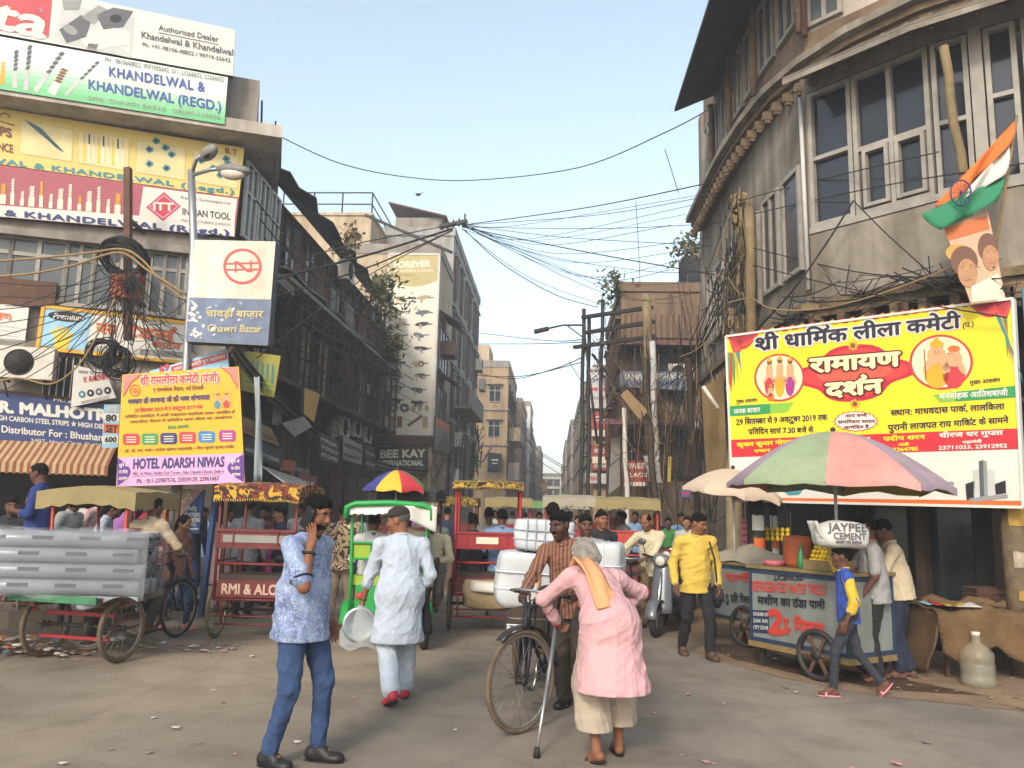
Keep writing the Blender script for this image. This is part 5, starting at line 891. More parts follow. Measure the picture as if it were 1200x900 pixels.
mb.build('frame', t); canopy(t, -.48, .48, -.34, 1.5, 1.66, C('plastic_white', '#c9ccc6', rough=.4), .1, .04, None, tin_dark)
mb = MB(); mb.path([(-.5, -.36, 1.5), (-.49, -.36, 1.63), (-.4, -.36, 1.67), (0, -.36, 1.69), (.4, -.36, 1.67), (.49, -.36, 1.63), (.5, -.36, 1.5)], .035, green_p, 8); mb.build('roof_hoop', t)
mb = MB(); mb.grid(lambda a, b: V((.15+.4*a, -.37-.03*math.sin(a*8), 1.66-.3*b*(.4+.6*a))), 8, 6, C('rag_white', '#b9b6ab', rough=.9)); mb.build('tied_rag', t, solid=.01)
for s in (-1, 1): mb = MB(); mb.lathe([(.045, 0), (.04, -.02)], (s*.31, -.21, .62), pred, 12, (0, 1, 0)); mb.build('tail_lamp', t)
mb = MB(); vs, fs = glyphs('JS 10'); mb.add([(-.13+a*.1, -.203, .6+b*.09) for a, b in vs], fs, black_p); mb.build('lettering', t)
mb = MB(); mb.path([(-.3, 1.5, 1.0), (0, 1.58, 1.05), (.3, 1.5, 1.0)], .014, black_p); mb.build('handlebar', t); place(t, -1.95, 9.65, -6)
# ---- cargo tricycle with wrapped pipes on the left
d = G(207, 747)-V((-4.9, 8.4, 0)); brg = math.degrees(math.atan2(d.x, d.y))
t = thing('cargo_tricycle', (0, 0, 0), 'flatbed cargo tricycle under the long plastic-wrapped pipes', 'tricycle')
for s in (-1, 1): wheel(t, (s*.47, 0, .34), (1, 0, 0), .34, .024, tyre_dust, 20)
gb = C('bed_green', '#3f7a55', rough=.7, noise=.4, scale=6); mb = MB(); mb.tube((-.5, 0, .34), (.5, 0, .34), .022, iron); mb.lathe([(.1, -.02), (.1, .02)], (.1, 0, .34), iron, 16, (1, 0, 0))
for s in (-1, 1): mb.bar((s*.3, -.4, .6), (s*.3, .7, .6), .05, .06, rust); mb.tube((s*.3, 0, .34), (s*.3, 0, .58), .03, iron)
mb.bar((-.42, -.05, .47), (.42, -.05, .47), .04, .04, red_p); mb.bar((-.42, -.12, .24), (.42, -.12, .24), .025, .03, red_p); mb.build('chassis', t)
mb = MB(); mb.box((0, .1, .655), (1.05, 1.1, .05), wood); mb.box((0, -.46, .66), (1.05, .03, .07), gb); mb.box((-.54, .1, .66), (.03, 1.1, .07), wood); mb.build('flatbed', t)
bike_front(t, .95, d.length, .35, 0, black_p, tyre_m); place(t, -4.9, 8.4, brg)
film = bpy.data.materials.new('plastic_film'); film.use_nodes = True; ft = film.node_tree; fb = ft.nodes['Principled BSDF']; fb.inputs['Base Color'].default_value = (.5, .52, .55, 1); fb.inputs['Roughness'].default_value = .18
fn = ft.nodes.new('ShaderNodeTexNoise'); fn.inputs['Scale'].default_value = 5; fn.inputs['Detail'].default_value = 5; ftc = ft.nodes.new('ShaderNodeTexCoord'); fm_ = ft.nodes.new('ShaderNodeMapping'); fm_.inputs['Scale'].default_value = (2.6, 1, .9); fr = ft.nodes.new('ShaderNodeValToRGB'); fr.color_ramp.elements[0].position = .36; fr.color_ramp.elements[1].position = .75; fr.color_ramp.elements[0].color = (.05,)*3+(1,); fr.color_ramp.elements[1].color = (.3,)*3+(1,)
ft.links.new(ftc.outputs['Object'], fm_.inputs[0]); ft.links.new(fm_.outputs[0], fn.inputs[0]); ft.links.new(fn.outputs[0], fr.inputs[0]); fb.inputs['Alpha'].default_value = .17; fbp = ft.nodes.new('ShaderNodeBump'); fbp.inputs['Strength'].default_value = .35; fbp.inputs['Distance'].default_value = .05; ft.links.new(fn.outputs[0], fbp.inputs['Height']); ft.links.new(fbp.outputs[0], fb.inputs['Normal'])
pipe_m = C('pipe_grey', '#7b7f84', rough=.25, noise=.2, scale=2); pipe_d = C('pipe_slot', '#2a2c30', rough=.7)
bundle = []
PD = V((1, .11, 0)).normalized(); PN = V((-.11, 1, 0)).normalized()
E0 = atY(166, 650, 8.05); E0.z = 0
pipe_labels = ['bottom', 'second lowest', 'second from top', 'topmost']
for r in range(4):
    for k in range(3):
        c = E0+PN*(.02+k*.165)+V((0, 0, .775+r*.155))+PD*(.04*math.sin(r*2.3+k)); a = c-PD*2.9
        t = thing('wrapped_pipe', a, '%s row of grey slotted pipes wrapped in film, %s of the row' % (pipe_labels[r], ['nearest pipe', 'middle pipe', 'rearmost pipe'][k]), 'pipe', 'plastic-wrapped pipes on the tricycle'); L = (c-a)
        mb = MB(); mb.path([V((0, 0, 0)), L], .074, pipe_m, 16); mb.build('tube', t); mb = MB()
        for q in range(6): p = L*(.12+.16*q+.02*r); mb.box(p-PN*.07+V((0, 0, .02)), (.2, .02, .035), pipe_d, math.atan2(PD.y, PD.x))
        mb.build('slot', t)
mb = MB()
def wrapf(a, b):
    an = 2*math.pi*b; cy, cz = math.cos(an), math.sin(an); e = .22; ry = .27*(abs(cy)**e)*(1 if cy > 0 else -1); rz = .345*(abs(cz)**e)*(1 if cz > 0 else -1)
    wv = 1+.03*math.sin(a*40+b*9)+.03*math.sin(a*17-b*25)+.02*math.sin(a*91); return E0-PD*2.95+PD*3.04*a+PN*(.185+ry*wv)+V((0, 0, 1.005+rz*wv))
mb.grid(wrapf, 60, 48, film); mb.build('plastic_wrap', label='torn clear plastic film wrapped round the grey pipes', cat='plastic wrap')
mb = MB(); mb.grid(lambda a, b: E0-PD*(.55-.6*a)-PN*(.09+.02*math.sin(a*14))+V((0, 0, .7-.13*b*(.5+.5*math.sin(a*5+1)))), 20, 6, C('film_grey', '#8d9093', rough=.4, alpha=.75)); mb.build('film_flap', label='loose grey plastic flap hanging below the pipe ends', cat='plastic sheet', solid=.004)
# ---- parcels tricycle
pv = V((-.23, 6.28, 0))-V((.12, 8.0, 0)); brg = math.degrees(math.atan2(pv.x, pv.y))
t = thing('parcel_tricycle', (0, 0, 0), 'black cargo tricycle loaded with white tied parcels', 'tricycle')
for s in (-1, 1): wheel(t, (s*.42, 0, .35), (1, 0, 0), .35, .024, tyre_dust, 16)
mb = MB(); mb.tube((-.45, 0, .35), (.45, 0, .35), .022, iron)
for s in (-1, 1): mb.bar((s*.25, -.5, .42), (s*.25, .75, .42), .05, .05, iron)
mb.tube((0, .5, .4), (0, .95, .33), .025, black_p); mb.build('chassis', t); mb = MB()
for z in (.5, .62, .74): mb.box((0, .62, z), (.86, .03, .1), wood_dark); mb.box((-.43, .05, z), (.03, 1.1, .1), wood_dark); mb.box((.43, .05, z), (.03, 1.1, .1), wood_dark)
mb.box((0, .05, .46), (.86, 1.14, .03), wood_dark); mb.build('cargo_box', t)
bike_front(t, .95, pv.length, .375, rad(-29), black_p, tyre_dust, 1.0)
mb = MB()
for k in range(7): a = .35+k*.12; mb.path([(.03*math.sin(k), pv.length-.1-.05*k, .95), (.05*math.sin(k*2), pv.length-.12-.03*k, .62), (.04*math.cos(k), pv.length-.02*k, .4+.02*k), (.03, pv.length-.2-.02*k, .75)], .009, black_rub, 5)
mb.build('coiled_rope', t); place(t, .12, 8.0, brg)
white_cloth = C('parcel_white', '#b3b5b5', rough=.75, noise=.08, scale=4, bump=.25, bscale=18); strap = C('strap_grey', '#8b9299', rough=.6); tape_b = C('tape_brown', '#a8814f', rough=.5); strap_w = C('strap_white', '#c6cace', rough=.5)
def parcel(label, c, d, rz, straps=(3, 2), sm=strap, seed=1, tilt=0, tape=()):
    rg = random.Random(seed); c = V(c); R = Matrix.Rotation(rz, 3, 'Z') @ Matrix.Rotation(tilt, 3, 'Y'); t = thing('parcel', c-V((0, 0, d[2]/2)), label, 'parcel', 'white parcels on the tricycle'); bm = bmesh.new(); bmesh.ops.create_cube(bm, size=1); bmesh.ops.subdivide_edges(bm, edges=bm.edges[:], cuts=7, use_grid_fill=True)
    ph = [rg.uniform(0, 6) for _ in range(6)]; mb = MB(); bm.verts.index_update()
    for v in bm.verts:
        p = v.co*2; q = [abs(k)**13 for k in p]; L = sum(q)**(1/13); p = p/max(L, 1e-6) if L > 0 else p; w = 1+.018*math.sin(p.x*14+p.z*11+ph[4])*math.sin(p.y*13+p.z*9+ph[5])+.022*math.sin(p.x*5+ph[0]+p.z*3)+.022*math.sin(p.y*6+ph[1]-p.z*4)+.012*math.sin(p.x*11+p.y*9+ph[2]); v.co = R @ V((p.x*d[0]/2*w, p.y*d[1]/2*w, p.z*d[2]/2*w))+V((0, 0, d[2]/2))
    mb.add([v.co[:] for v in bm.verts], [tuple(x.index for x in f.verts) for f in bm.faces], white_cloth, True); bm.free(); mb.build('wrapping', t); mb = MB()
    def loop(axis, off, r, m):
        P = []
        for k in range(40):
            a = 2*math.pi*k/40; cc, ss = math.cos(a), math.sin(a); L = (abs(cc)**13+abs(ss)**13)**(1/13); u, v2 = cc/L*1.035, ss/L*1.035
            p = V((off*d[0]/2, u*d[1]/2, v2*d[2]/2)) if axis == 0 else (V((u*d[0]/2, off*d[1]/2, v2*d[2]/2)) if axis == 1 else V((u*d[0]/2, v2*d[1]/2, off*d[2]/2))); P.append(R @ p+V((0, 0, d[2]/2)))
        mb.path(P, r, m, 5, closed=True)
    for k in range(straps[0]): loop(0, -.75+1.5*(k+.5)/straps[0], .007, sm)
    for k in range(straps[1]): loop(2, -.6+1.2*(k+.5)/straps[1], .007, sm)
    mb.build('strap', t); mb = MB()
    for o in tape: loop(0, o, .02, tape_b)
    mb.build('tape', t); return t
b_ = rad(-brg)
parcel('large lower white parcel with a brown tape strip on the tricycle', (-.2, 7.75, 1.0), (.68, .6, .5), .1, (0, 2), strap_w, 1, .05, (.1,)); parcel('upper white parcel tied with a grid of grey straps', (-.1, 7.85, 1.41), (.56, .5, .29), .05, (5, 2), strap, 2, .04)
parcel('small white parcel tucked behind the man in the striped shirt', (.42, 8.0, 1.14), (.5, .5, .42), -.2, (2, 1), strap_w, 3); parcel('flat white parcel in the bottom of the tricycle box', (-.05, 7.9, .62), (.74, .9, .26), 0, (3, 1), strap_w, 4)
# ---- bicycle wheeled by the man in cream, and other two-wheelers on the right
t = thing('bicycle', (0, 0, 0), 'old black bicycle held by the man in the cream shirt', 'bicycle'); bike_front(t, .55, 1.15, .35, rad(10), black_p, tyre_dust, 1.0); wheel(t, (0, 0, .35), (1, 0, 0), .35, .02, tyre_dust, 18)
mb = MB(); mb.tube((0, 0, .35), (0, .55, .3), .012, black_p); mb.tube((0, 0, .35), (0, .4, .84), .011, black_p); mb.build('rear_stay', t); mb = MB(); mb.box((0, 0, .75), (.28, .5, .02), iron); mb.build('carrier', t); place(t, 1.15, 12.2, 187)
def scooter(label, x, y, brg, bodym, dark):
    t = thing('scooter', (0, 0, 0), label, 'scooter', 'two-wheelers parked by the right verge')
    for yy in (0, 1.22):
        mb = MB(); mb.torus((0, yy, .23), (1, 0, 0), .18, .05, tyre_m, 26, 8); w = mb.build('wheel', t); mb = MB(); mb.lathe([(.12, -.03), (.12, .03), (.04, .05)], (0, yy, .23), steel, 14, (1, 0, 0)); mb.build('rim', w)
    mb = MB(); mb.grid(lambda a, b: V(((a-.5)*.4*(1-.25*b)*math.cos((a-.5)*1.2), 1.02-.16*b+.09*math.cos((a-.5)*3), .3+.66*b)), 10, 8, bodym); mb.build('front_apron', t, solid=.02)
    mb = MB(); mb.box((0, .62, .3), (.3, .6, .06), dark); mb.build('footboard', t); mb = MB(); mb.ball((0, .08, .52), .25, bodym, 16, (.68, 1.75, .8)); mb.build('body', t); mb = MB(); mb.ball((0, .12, .77), .2, leather, 14, (.75, 2.0, .36)); mb.build('seat', t)
    mb = MB(); mb.tube((0, 1.22, .23), (0, .9, .98), .03, chrome); mb.path([(-.34, .78, 1.06), (-.1, .88, 1.02), (.1, .88, 1.02), (.34, .78, 1.06)], .017, black_rub, 6); mb.build('handlebar', t); mb = MB(); mb.ball((0, .95, 1.0), .11, bodym, 12, (1.25, .8, .8)); mb.build('headlight_cowl', t); mb = MB(); mb.lathe([(.075, 0), (.06, .03)], (0, 1.02, .99), ac_white, 14, (0, 1, 0)); mb.build('headlight', t)
    mb = MB(); mb.grid(lambda a, b: V(((b-.5)*.15, 1.22+.26*math.cos(.1+2.6*a), .23+.26*math.sin(.1+2.6*a))), 12, 2, bodym); mb.build('front_mudguard', t, solid=.01)
    for s in (-1, 1): mb = MB(); mb.tube((s*.28, .82, 1.05), (s*.33, .8, 1.22), .006, black_rub); mb.ball((s*.34, .8, 1.24), .06, glass_grey, 10, (1.1, .3, .8)); mb.build('mirror', t)
    return place(t, x, y, brg)
scooter('silver grey scooter with round headlight beside the man in yellow', 1.9, 12.3, 205, C('scooter_silver', '#6f7276', rough=.3, metal=.3), black_rub); scooter('dark red scooter just behind the silver one', 2.1, 13.8, 200, C('scooter_red', '#7a2426', rough=.35), black_rub); scooter('black scooter half hidden past the red one', 2.3, 15.2, 195, C('scooter_black', '#242428', rough=.35), black_rub)
# ================================================================== water trolleys, umbrellas and stall goods
steel_panel = C('steel_panel', '#8d938f', rough=.5, metal=.25, noise=.25, scale=3, streak=.25); navy_trim = C('navy_trim', '#27384e', rough=.5, noise=.2, scale=5); wood_edge = C('wood_edge', '#8a7448', rough=.7, noise=.4, scale=7); hred = C('hand_red', '#b03a2e', rough=.5); hblack = C('hand_black', '#22242c', rough=.5)
def trolley(label, A, B, ztop, zbot, depth, wheel_u, R=.26):
    A, B = V((*A, 0)), V((*B, 0)); D = (B-A); L = D.length; D.normalize(); pl = Plane(A, D); N = pl.N; t = thing('water_trolley', A+D*L/2-N*depth/2, label, 'trolley', 'cold water trolleys')
    mb = MB(); fbox(mb, pl, 0, L, zbot, ztop, -depth, 0, steel_panel); mb.build('body', t, world=True)
    mb = MB(); fbox(mb, pl, -.03, L+.03, ztop+.001, ztop+.035, -depth-.03, .03, wood_edge); mb.build('counter', t, world=True); mb = MB()
    for u in (0, L-.035): fbox(mb, pl, u, u+.035, zbot, ztop, .002, .012, navy_trim)
    for z in (zbot, ztop-.05): fbox(mb, pl, .036, L-.036, z, z+.045, .002, .011, navy_trim)
    P2 = Plane(B, -N); 
    for u in (0.004, depth-.035): fbox(mb, P2, u, u+.035, zbot, ztop, .002, .012, navy_trim)
    for z in (zbot, ztop-.05): fbox(mb, P2, .04, depth-.04, z, z+.045, .002, .011, navy_trim)
    fbox(mb, pl, -.02, L+.02, zbot-.06, zbot-.001, -depth, .02, wood_edge); mb.build('trim', t, world=True)
    for u, o in ((wheel_u, .05), (wheel_u, -depth-.05)):
        c = pl.pt(u, R, o); mb = MB(); mb.torus(c, N, R-.03, .03, iron, 30, 8); w = mb.build('wheel', t, world=True); mb = MB()
        for k in range(6): a = k*math.pi/3; dv = D*math.cos(a)+V((0, 0, math.sin(a))); mb.bar(c, c+dv*(R-.04), .035, .02, rust, up=N)
        mb.lathe([(.05, -.04), (.05, .04)], c, iron, 12, N); mb.build('wheel_spokes', w, world=True)
    mb = MB(); fbox(mb, pl, .08, .12, 0, zbot-.06, -.1, -.06, iron); fbox(mb, pl, .08, .12, 0, zbot-.06, -depth+.06, -depth+.1, iron); mb.build('leg', t, world=True); return t, pl, P2
T1, TP, TP2 = trolley('grey water trolley hand-lettered in red under the big umbrella', (2.22, 9.42), (2.93, 8.36), 1.06, .27, .72, .93)
class Lettering(Sign):
    def __init__(s, root, pl, upd=(0, -1)): s.pl = pl; s.o = .004; s.root = root; s.art = MB(); s.let = MB(); s.upd = V(upd)
s = Lettering(T1, TP); z4 = zc(780, 480, .35565)
s.text('LICENCED', z4(357, 561), z4(455, 562), 6, hblack, .03, shear=.15); s.text('REFRIGERATED WATER TROLLY', z4(285, 596), z4(530, 610), 11.5, hred, .03); s.text('मशीन का ठंडा पानी', z4(303, 640), z4(525, 657), 10.5, hblack, .04); s.text('2', z4(342, 734), z4(382, 738), 27, hred, .06); s.text('रु. गिलास', z4(386, 722), z4(520, 742), 15, hred, .05)
s.poly([z4(*p) for p in ((286, 660), (340, 662), (342, 738), (288, 734))], navy_trim, 1)
for i, tx in enumerate(('SOURABH GT', 'ZAK R/K', 'CITY ZONE')): s.text(tx, z4(289, 678+i*22), z4(338, 681+i*22), 4, pw, .02)
s.text('2', (984, 690), (990, 691), 12, hred, .05) if 0 else None; s.done()
T2, TQ, TQ2 = trolley('second grey trolley with cloth cover behind the lettered one', (2.05, 11.3), (2.62, 10.35), 1.0, .3, .7, .8)
s = Lettering(T2, TQ); s.text('2 रु. प्रति गिलास', (846, 704), (882, 708), 10, hblack, .04); s.text('पानी', (850, 680), (880, 682), 9, hred, .04); s.done()
mb = MB(); c2 = TQ.pt(.55, 1.04, -.35)
mb.grid(lambda a, b: c2+TQ.D*(1.25*(a-.5))+TQ.N*(.8*(b-.5))+V((0, 0, .24*(1-max(abs(2*a-1), abs(2*b-1)))+.02*math.sin(a*13+b*7))), 12, 10, canvas_grey); mb.build('cover_sheet', label='grey cloth cover heaped on the second trolley', cat='sheet', solid=.012)
def umbrella(label, c, R, ztop, zrim, cols, pole_to, tilt=(0, 0), n=8, sag=.1, off=.0, hem=.06):
    t = thing('umbrella', (c[0], c[1], pole_to), label, 'umbrella', 'umbrellas over the street stalls'); h = ztop-zrim; sub = 4; nr = 8; tz = lambda x, y: tilt[0]*x+tilt[1]*y; mb = MB()
    def pt(i, r):
        a = 2*math.pi*i/(n*sub)+off; f = (i % sub)/sub; dip = 1-.10*math.sin(math.pi*f)*r; x, y = R*r*dip*math.cos(a), R*r*dip*math.sin(a); return V((x, y, zrim-pole_to+h*(1-r**1.7)+tz(x, y)+.03*math.sin(math.pi*f)*r))
    for k in range(n):
        vs = [pt(k*sub+i, j/nr) for j in range(nr+1) for i in range(sub+1)]
        vs2 = [pt(k*sub+i, 1)*1-V((0, 0, hem*(1+.3*math.sin(i*2+k)))) for i in range(sub+1)]
        fs = [(j*(sub+1)+i, (j+1)*(sub+1)+i, (j+1)*(sub+1)+i+1, j*(sub+1)+i+1) for j in range(nr) for i in range(sub)]; b = nr*(sub+1); fs += [(b+i, b+sub+1+i, b+sub+2+i, b+i+1) for i in range(sub)]
        mb.add(vs+vs2, fs, cols[k % len(cols)], True)
    mb.build('canopy', t); mb = MB()
    for k in range(n): p = pt(k*sub, 1); mb.path([V((0, 0, ztop-pole_to-.04)), pt(k*sub, .5)-V((0, 0, .02)), p-V((0, 0, .02))], .006, iron, 4); mb.tube(V((0, 0, zrim-pole_to-.05+h*.2)), pt(k*sub, .5)-V((0, 0, .02)), .005, iron, 4)
    mb.build('ribs', t); mb = MB(); mb.tube((0, 0, 0), (0, 0, ztop-pole_to), .018, alu, 8); mb.ball((0, 0, ztop-pole_to+.02), .03, iron, 8); mb.build('pole', t); return t
uc = [C('umb_'+n, h, rough=.85, noise=.3, scale=2.2, bump=.3, bscale=9) for n, h in (('green', '#8d9a78'), ('pink', '#c58a80'), ('mauve', '#9a8890'), ('yellow', '#b9a552'), ('blue', '#5c5f8a'), ('green2', '#8a9a74'), ('pink2', '#c08378'), ('mauve2', '#93828a'))]
umbrella('big faded umbrella of green, pink, mauve and yellow panels over the trolley', (2.98, 8.75), 1.14, 2.56, 1.98, [uc[3], uc[0], uc[1], uc[2], uc[0], uc[1], uc[2], uc[3]], 1.09, (-.02, .0), 8, off=rad(22))
umbrella('plain cream umbrella tilted beside the billboard post', (2.4, 11.0), .68, 2.26, 1.93, [C('umb_cream', '#b5a38c', rough=.85, noise=.12, scale=3)], 1.04, (-.12, .06), 8)
bc = [C('umbb_'+n, h, rough=.7) for n, h in (('blue', '#3a3f7c'), ('yellow', '#c9a02a'), ('red', '#b03038'), ('green', '#4c7a3c'))]
umbrella('small blue, yellow and red striped umbrella behind the green rickshaw', (-2.5, 12.6), .52, 2.22, 1.92, [bc[2], bc[1], bc[3], bc[0], bc[0], bc[1], bc[2], bc[3]], .9, off=rad(20), n=8)
# goods on the trolley counter
zc1 = 1.097; cpt = lambda u, o: TP.pt(u, zc1, -o)
p = cpt(.42, .3); mb = MB(); mb.lathe([(.13, 0), (.15, .05), (.15, .3), (.14, .33), (.02, .34)], p, C('clay_orange', '#a8552c', rough=.7, noise=.15, scale=4), 24); mb.build('water_drum', label='orange drum with flat lid standing on the lettered trolley', cat='drum')
p = cpt(.62, .12); mb = MB(); mb.lathe([(.035, 0), (.037, .02), (.037, .14), (.014, .2), (.014, .24)], p, mat('bottle_green', (.02, .2, .06), rough=.15, spec=.5), 14); o = mb.build('glass_bottle', label='green glass bottle beside the orange drum', cat='bottle'); mb = MB(); mb.lathe([(.017, .235), (.017, .26)], (0, 0, 0), pgreen, 10); mb.build('cap', o)
p = cpt(.25, .12); mb = MB(); mb.lathe([(.1, 0), (.13, .06), (.125, .06), (.095, .01)], p, C('tray_pink', '#b0606a', rough=.5), 18); mb.build('plastic_bowl', label='pink plastic bowl at the trolley left corner', cat='bowl')
p = cpt(.9, .2); t = thing('wooden_crate', p, 'shallow slatted wooden crate of lemons on the trolley', 'crate'); mb = MB(); ang = math.atan2(TP.D.y, TP.D.x); R_ = Matrix.Rotation(ang, 3, 'Z')
for s in (-1, 1): mb.box(R_ @ V((0, s*.13, .05)), (.42, .015, .1), wood_edge, ang); mb.box(R_ @ V((s*.2, 0, .05)), (.015, .25, .09), wood_edge, ang)
mb.box((0, 0, .01), (.4, .26, .015), wood_edge, ang); mb.build('slats', t)
lem = C('lemon', '#c9a81f', rough=.45, noise=.2, scale=9); lem_r = random.Random(4); lmb = MB(); lmb.ball((0, 0, 0), .026, lem, 10, (1, 1, 1.25)); lme = lmb.mesh('lemon'); k = 0
for lv in range(5):
    for i in range(7-lv//2):
        for j in range(3 if lv < 4 else 2):
            o = bpy.data.objects.new('lemon', lme); COL.objects.link(o); o.location = p+R_ @ V(((i-3+lv*.25)*.052, (j-1)*.055-.04+.012*lv, .05+lv*.045)); o.rotation_euler = (lem_r.random()*3, lem_r.random()*3, 0); tag(o, 'one of the yellow lemons heaped in the wooden crate on the trolley', 'lemon', 'lemons heaped in the crate'); k += 1
p2 = TQ.pt(.75, 1.3, -.5)
for i in range(18):
    o = bpy.data.objects.new('lemon', lme); COL.objects.link(o); o.location = TQ.pt(.35+.09*(i % 6), 1.34+.06*(i//6), -.75); o.scale = (1.2,)*3; tag(o, 'one of the yellow lemons strung above the second trolley', 'lemon', 'lemons above the second trolley')
mb = MB()
for i in range(6): q = TQ.pt(.35+.09*i, 1.3, -.75); mb.tube(q, q+V((0, 0, .5)), .004, iron, 4)
mb.tube(TQ.pt(.3, 1.8, -.75), TQ.pt(.85, 1.8, -.75), .01, iron, 5); mb.tube(TQ.pt(.3, 0, -.75), TQ.pt(.3, 1.8, -.75), .012, iron, 5); mb.tube(TQ.pt(.85, 0, -.75), TQ.pt(.85, 1.8, -.75), .012, iron, 5); mb.build('hanging_rack', label='thin wire rack with strung lemons behind the second trolley', cat='rack')
for k, (dx, lab) in enumerate(((868, 'left pink printed sheet hanging under the billboard'), (879, 'right pink printed sheet hanging under the billboard'))):
    q = atY(dx, 608, 11.6); mb = MB(); mb.grid(lambda a, b: q+V((.09*a, .01*math.sin(b*6), -.42*b)), 4, 8, C('sheet_pink', '#b77885', rough=.7)); 
    for r in range(4): mb.quad(q+V((.015, -.012, -.06-.09*r)), q+V((.075, -.012, -.06-.09*r)), q+V((.075, -.012, -.03-.09*r)), q+V((.015, -.012, -.03-.09*r)), pred)
    mb.build('price_sheet', label=lab, cat='sheet', group='pink printed sheets', solid=.004)
# table with sacking, jug, crate
t = thing('sack_table', (4.72, 9.28, 0), 'rough table draped with brown sacking at the right edge', 'table'); mb = MB()
for x, y in ((4.02, 8.8), (5.1, 8.75), (4.02, 9.4), (5.1, 9.4)): mb.bar((x-4.55, y-9, 0), (x-4.55, y-9, .66), .045, .045, wood)
mb.build('leg', t); mb = MB(); mb.box((0, .05, .67), (1.25, .8, .03), wood); mb.build('tabletop', t); jute = C('jute', '#6d5537', rough=.98, noise=.4, scale=4, bump=.8, bscale=40); mb = MB()
def drape(a, b):
    x = -.68+1.4*a; s = b*1.35; y, z = (.5-s, .70) if s < .9 else (-.42-.05*math.sin(a*11), .70-(s-.9)*1.0*(.75+.5*math.sin(a*6.5+.6)**2))
    return V((x+.015*math.sin(b*15), y+.03*math.sin(a*9+b*3), z+.02*math.sin(a*14+b*6)+.012*math.sin(a*37+b*11)+.01*math.sin(a*23-b*31)+.05*math.exp(-((a-.35)**2+(b-.55)**2)*40)))
mb.grid(drape, 40, 26, jute); mb.build('sacking', t, solid=.012)
mb = MB(); mb.grid(lambda a, b: V((-.66-.16*math.sin(b*2)*b, .3-.7*a+.03*math.sin(b*8), .70-.62*b+.03*math.sin(a*7))), 14, 14, jute); mb.build('sacking', t, solid=.012)
mb = MB(); mb.path([V((-.62+1.2*k/9, .1+.08*math.sin(k*2.1), .74+.02*math.sin(k*1.7))) for k in range(10)], [.05+.02*math.sin(k*1.9) for k in range(10)], jute, 8); mb.build('rolled_sack', t)
for k in range(4): mb = MB(); mb.grid(lambda a, b: V((-.66+.25*a+.05*k, -.1+.25*b-.12*k, .735+.008*k+.03*math.sin(a*5+k)*b)), 5, 5, [psky, pred, pyel, pw][k]); mb.build('paper_scrap', t, solid=.003)
jug_m = C('jug_plastic', '#b0aa92', rough=.2, alpha=.3, spec=.5); g = G(1147, 804); t = thing('water_jug', g, 'big clear ribbed water jug standing below the sacking table', 'water jug'); mb = MB(); mb.lathe([(.15, 0), (.16, .03), (.16, .1), (.148, .12), (.16, .14), (.16, .22), (.148, .24), (.16, .26), (.155, .33), (.09, .4), (.04, .43), (.036, .5)], (0, 0, 0), jug_m, 28); mb.build('bottle', t); mb = MB(); mb.lathe([(.04, .49), (.042, .51), (.04, .53)], (0, 0, 0), ac_white, 14); mb.build('neck_ring', t); mb = MB(); mb.lathe([(.145, .012), (.15, .1), (.145, .2)], (0, 0, 0), C('jug_water', '#7a7868', rough=.1, alpha=.3), 24); mb.build('water', t)
c = atY(1158, 697, 9.9); t = thing('wicker_crate', (c.x, c.y, .58), 'brown slatted crate standing behind the sacking table', 'crate'); mb = MB()
for k in range(4): z = .04+k*.075; mb.box((0, -.18, z), (.42, .012, .06), wood); mb.box((0, .18, z), (.42, .012, .06), wood); mb.box((-.21, 0, z), (.012, .34, .06), wood); mb.box((.21, 0, z), (.012, .34, .06), wood)
mb.build('slats', t); mb = MB(); mb.box((0, 0, -.29), (.6, .5, .56), wood_dark); mb.box((0, 0, .004), (.64, .54, .02), wood_dark); mb.build('stand', t)
# flag, cloth poster and their staff on the corner building
FP = Plane((4.75, 9.2, 0), (.8, -.55, 0)); t = thing('flag', atY(1172, 262, 9.1), 'saffron, white and green striped flag with navy wheel on a bamboo staff', 'flag')
def quadgrid(mb, q, nu, nv, m, Y, amp, ph=0):
    TL, TR, BR, BL = (V(p) for p in q)
    def f(a, b): p = (TL.lerp(TR, a)).lerp(BL.lerp(BR, a), b); w = atY(p.x, p.y, Y); return w+V((0, amp*math.sin(a*9+b*3+ph), 0))
    mb.grid(f, nu, nv, m)
saf, fwh, fgr = C('flag_saffron', '#c9672a', rough=.8), C('flag_white', '#bdbab0', rough=.8), C('flag_green', '#2c7350', rough=.8)
mb = MB(); quadgrid(mb, [(1096, 240), (1190, 141), (1184, 168), (1110, 246)], 14, 4, saf, 8.95, .05); quadgrid(mb, [(1110, 246), (1184, 168), (1178, 205), (1118, 240)], 14, 4, fwh, 8.95, .05); quadgrid(mb, [(1080, 250), (1178, 206), (1168, 236), (1102, 270)], 14, 5, fgr, 8.95, .05, .3); mb.build('cloth', t, world=True, solid=.006)
mb = MB(); cn = [(1126+12*math.cos(a)*1.0, 226+15*math.sin(a)) for a in (2*math.pi*k/24 for k in range(24))]; mb.path([atY(x, y, 8.86) for x, y in cn], .009, pnavy, 5, closed=True)
for k in range(12): a = math.pi*2*k/12; mb.tube(atY(1126, 226, 8.86), atY(1126+11*math.cos(a), 226+14*math.sin(a), 8.86), .003, pnavy, 4)
mb.build('wheel_emblem', t, world=True); mb = MB(); mb.tube(atY(1192, 135, 8.98), atY(1160, 330, 9.2), .016, wood_edge); mb.build('staff', t, world=True)
s = Sign('cloth_poster', 'hanging cloth poster printed with two faces beneath the flag', 'banner', Plane(atY(1140, 300, 9.05), (1, .1, 0)), [(1105, 262), (1158, 248), (1179, 352), (1138, 356)], C('poster_cloth', '#b99a7c', rough=.7), .012); 
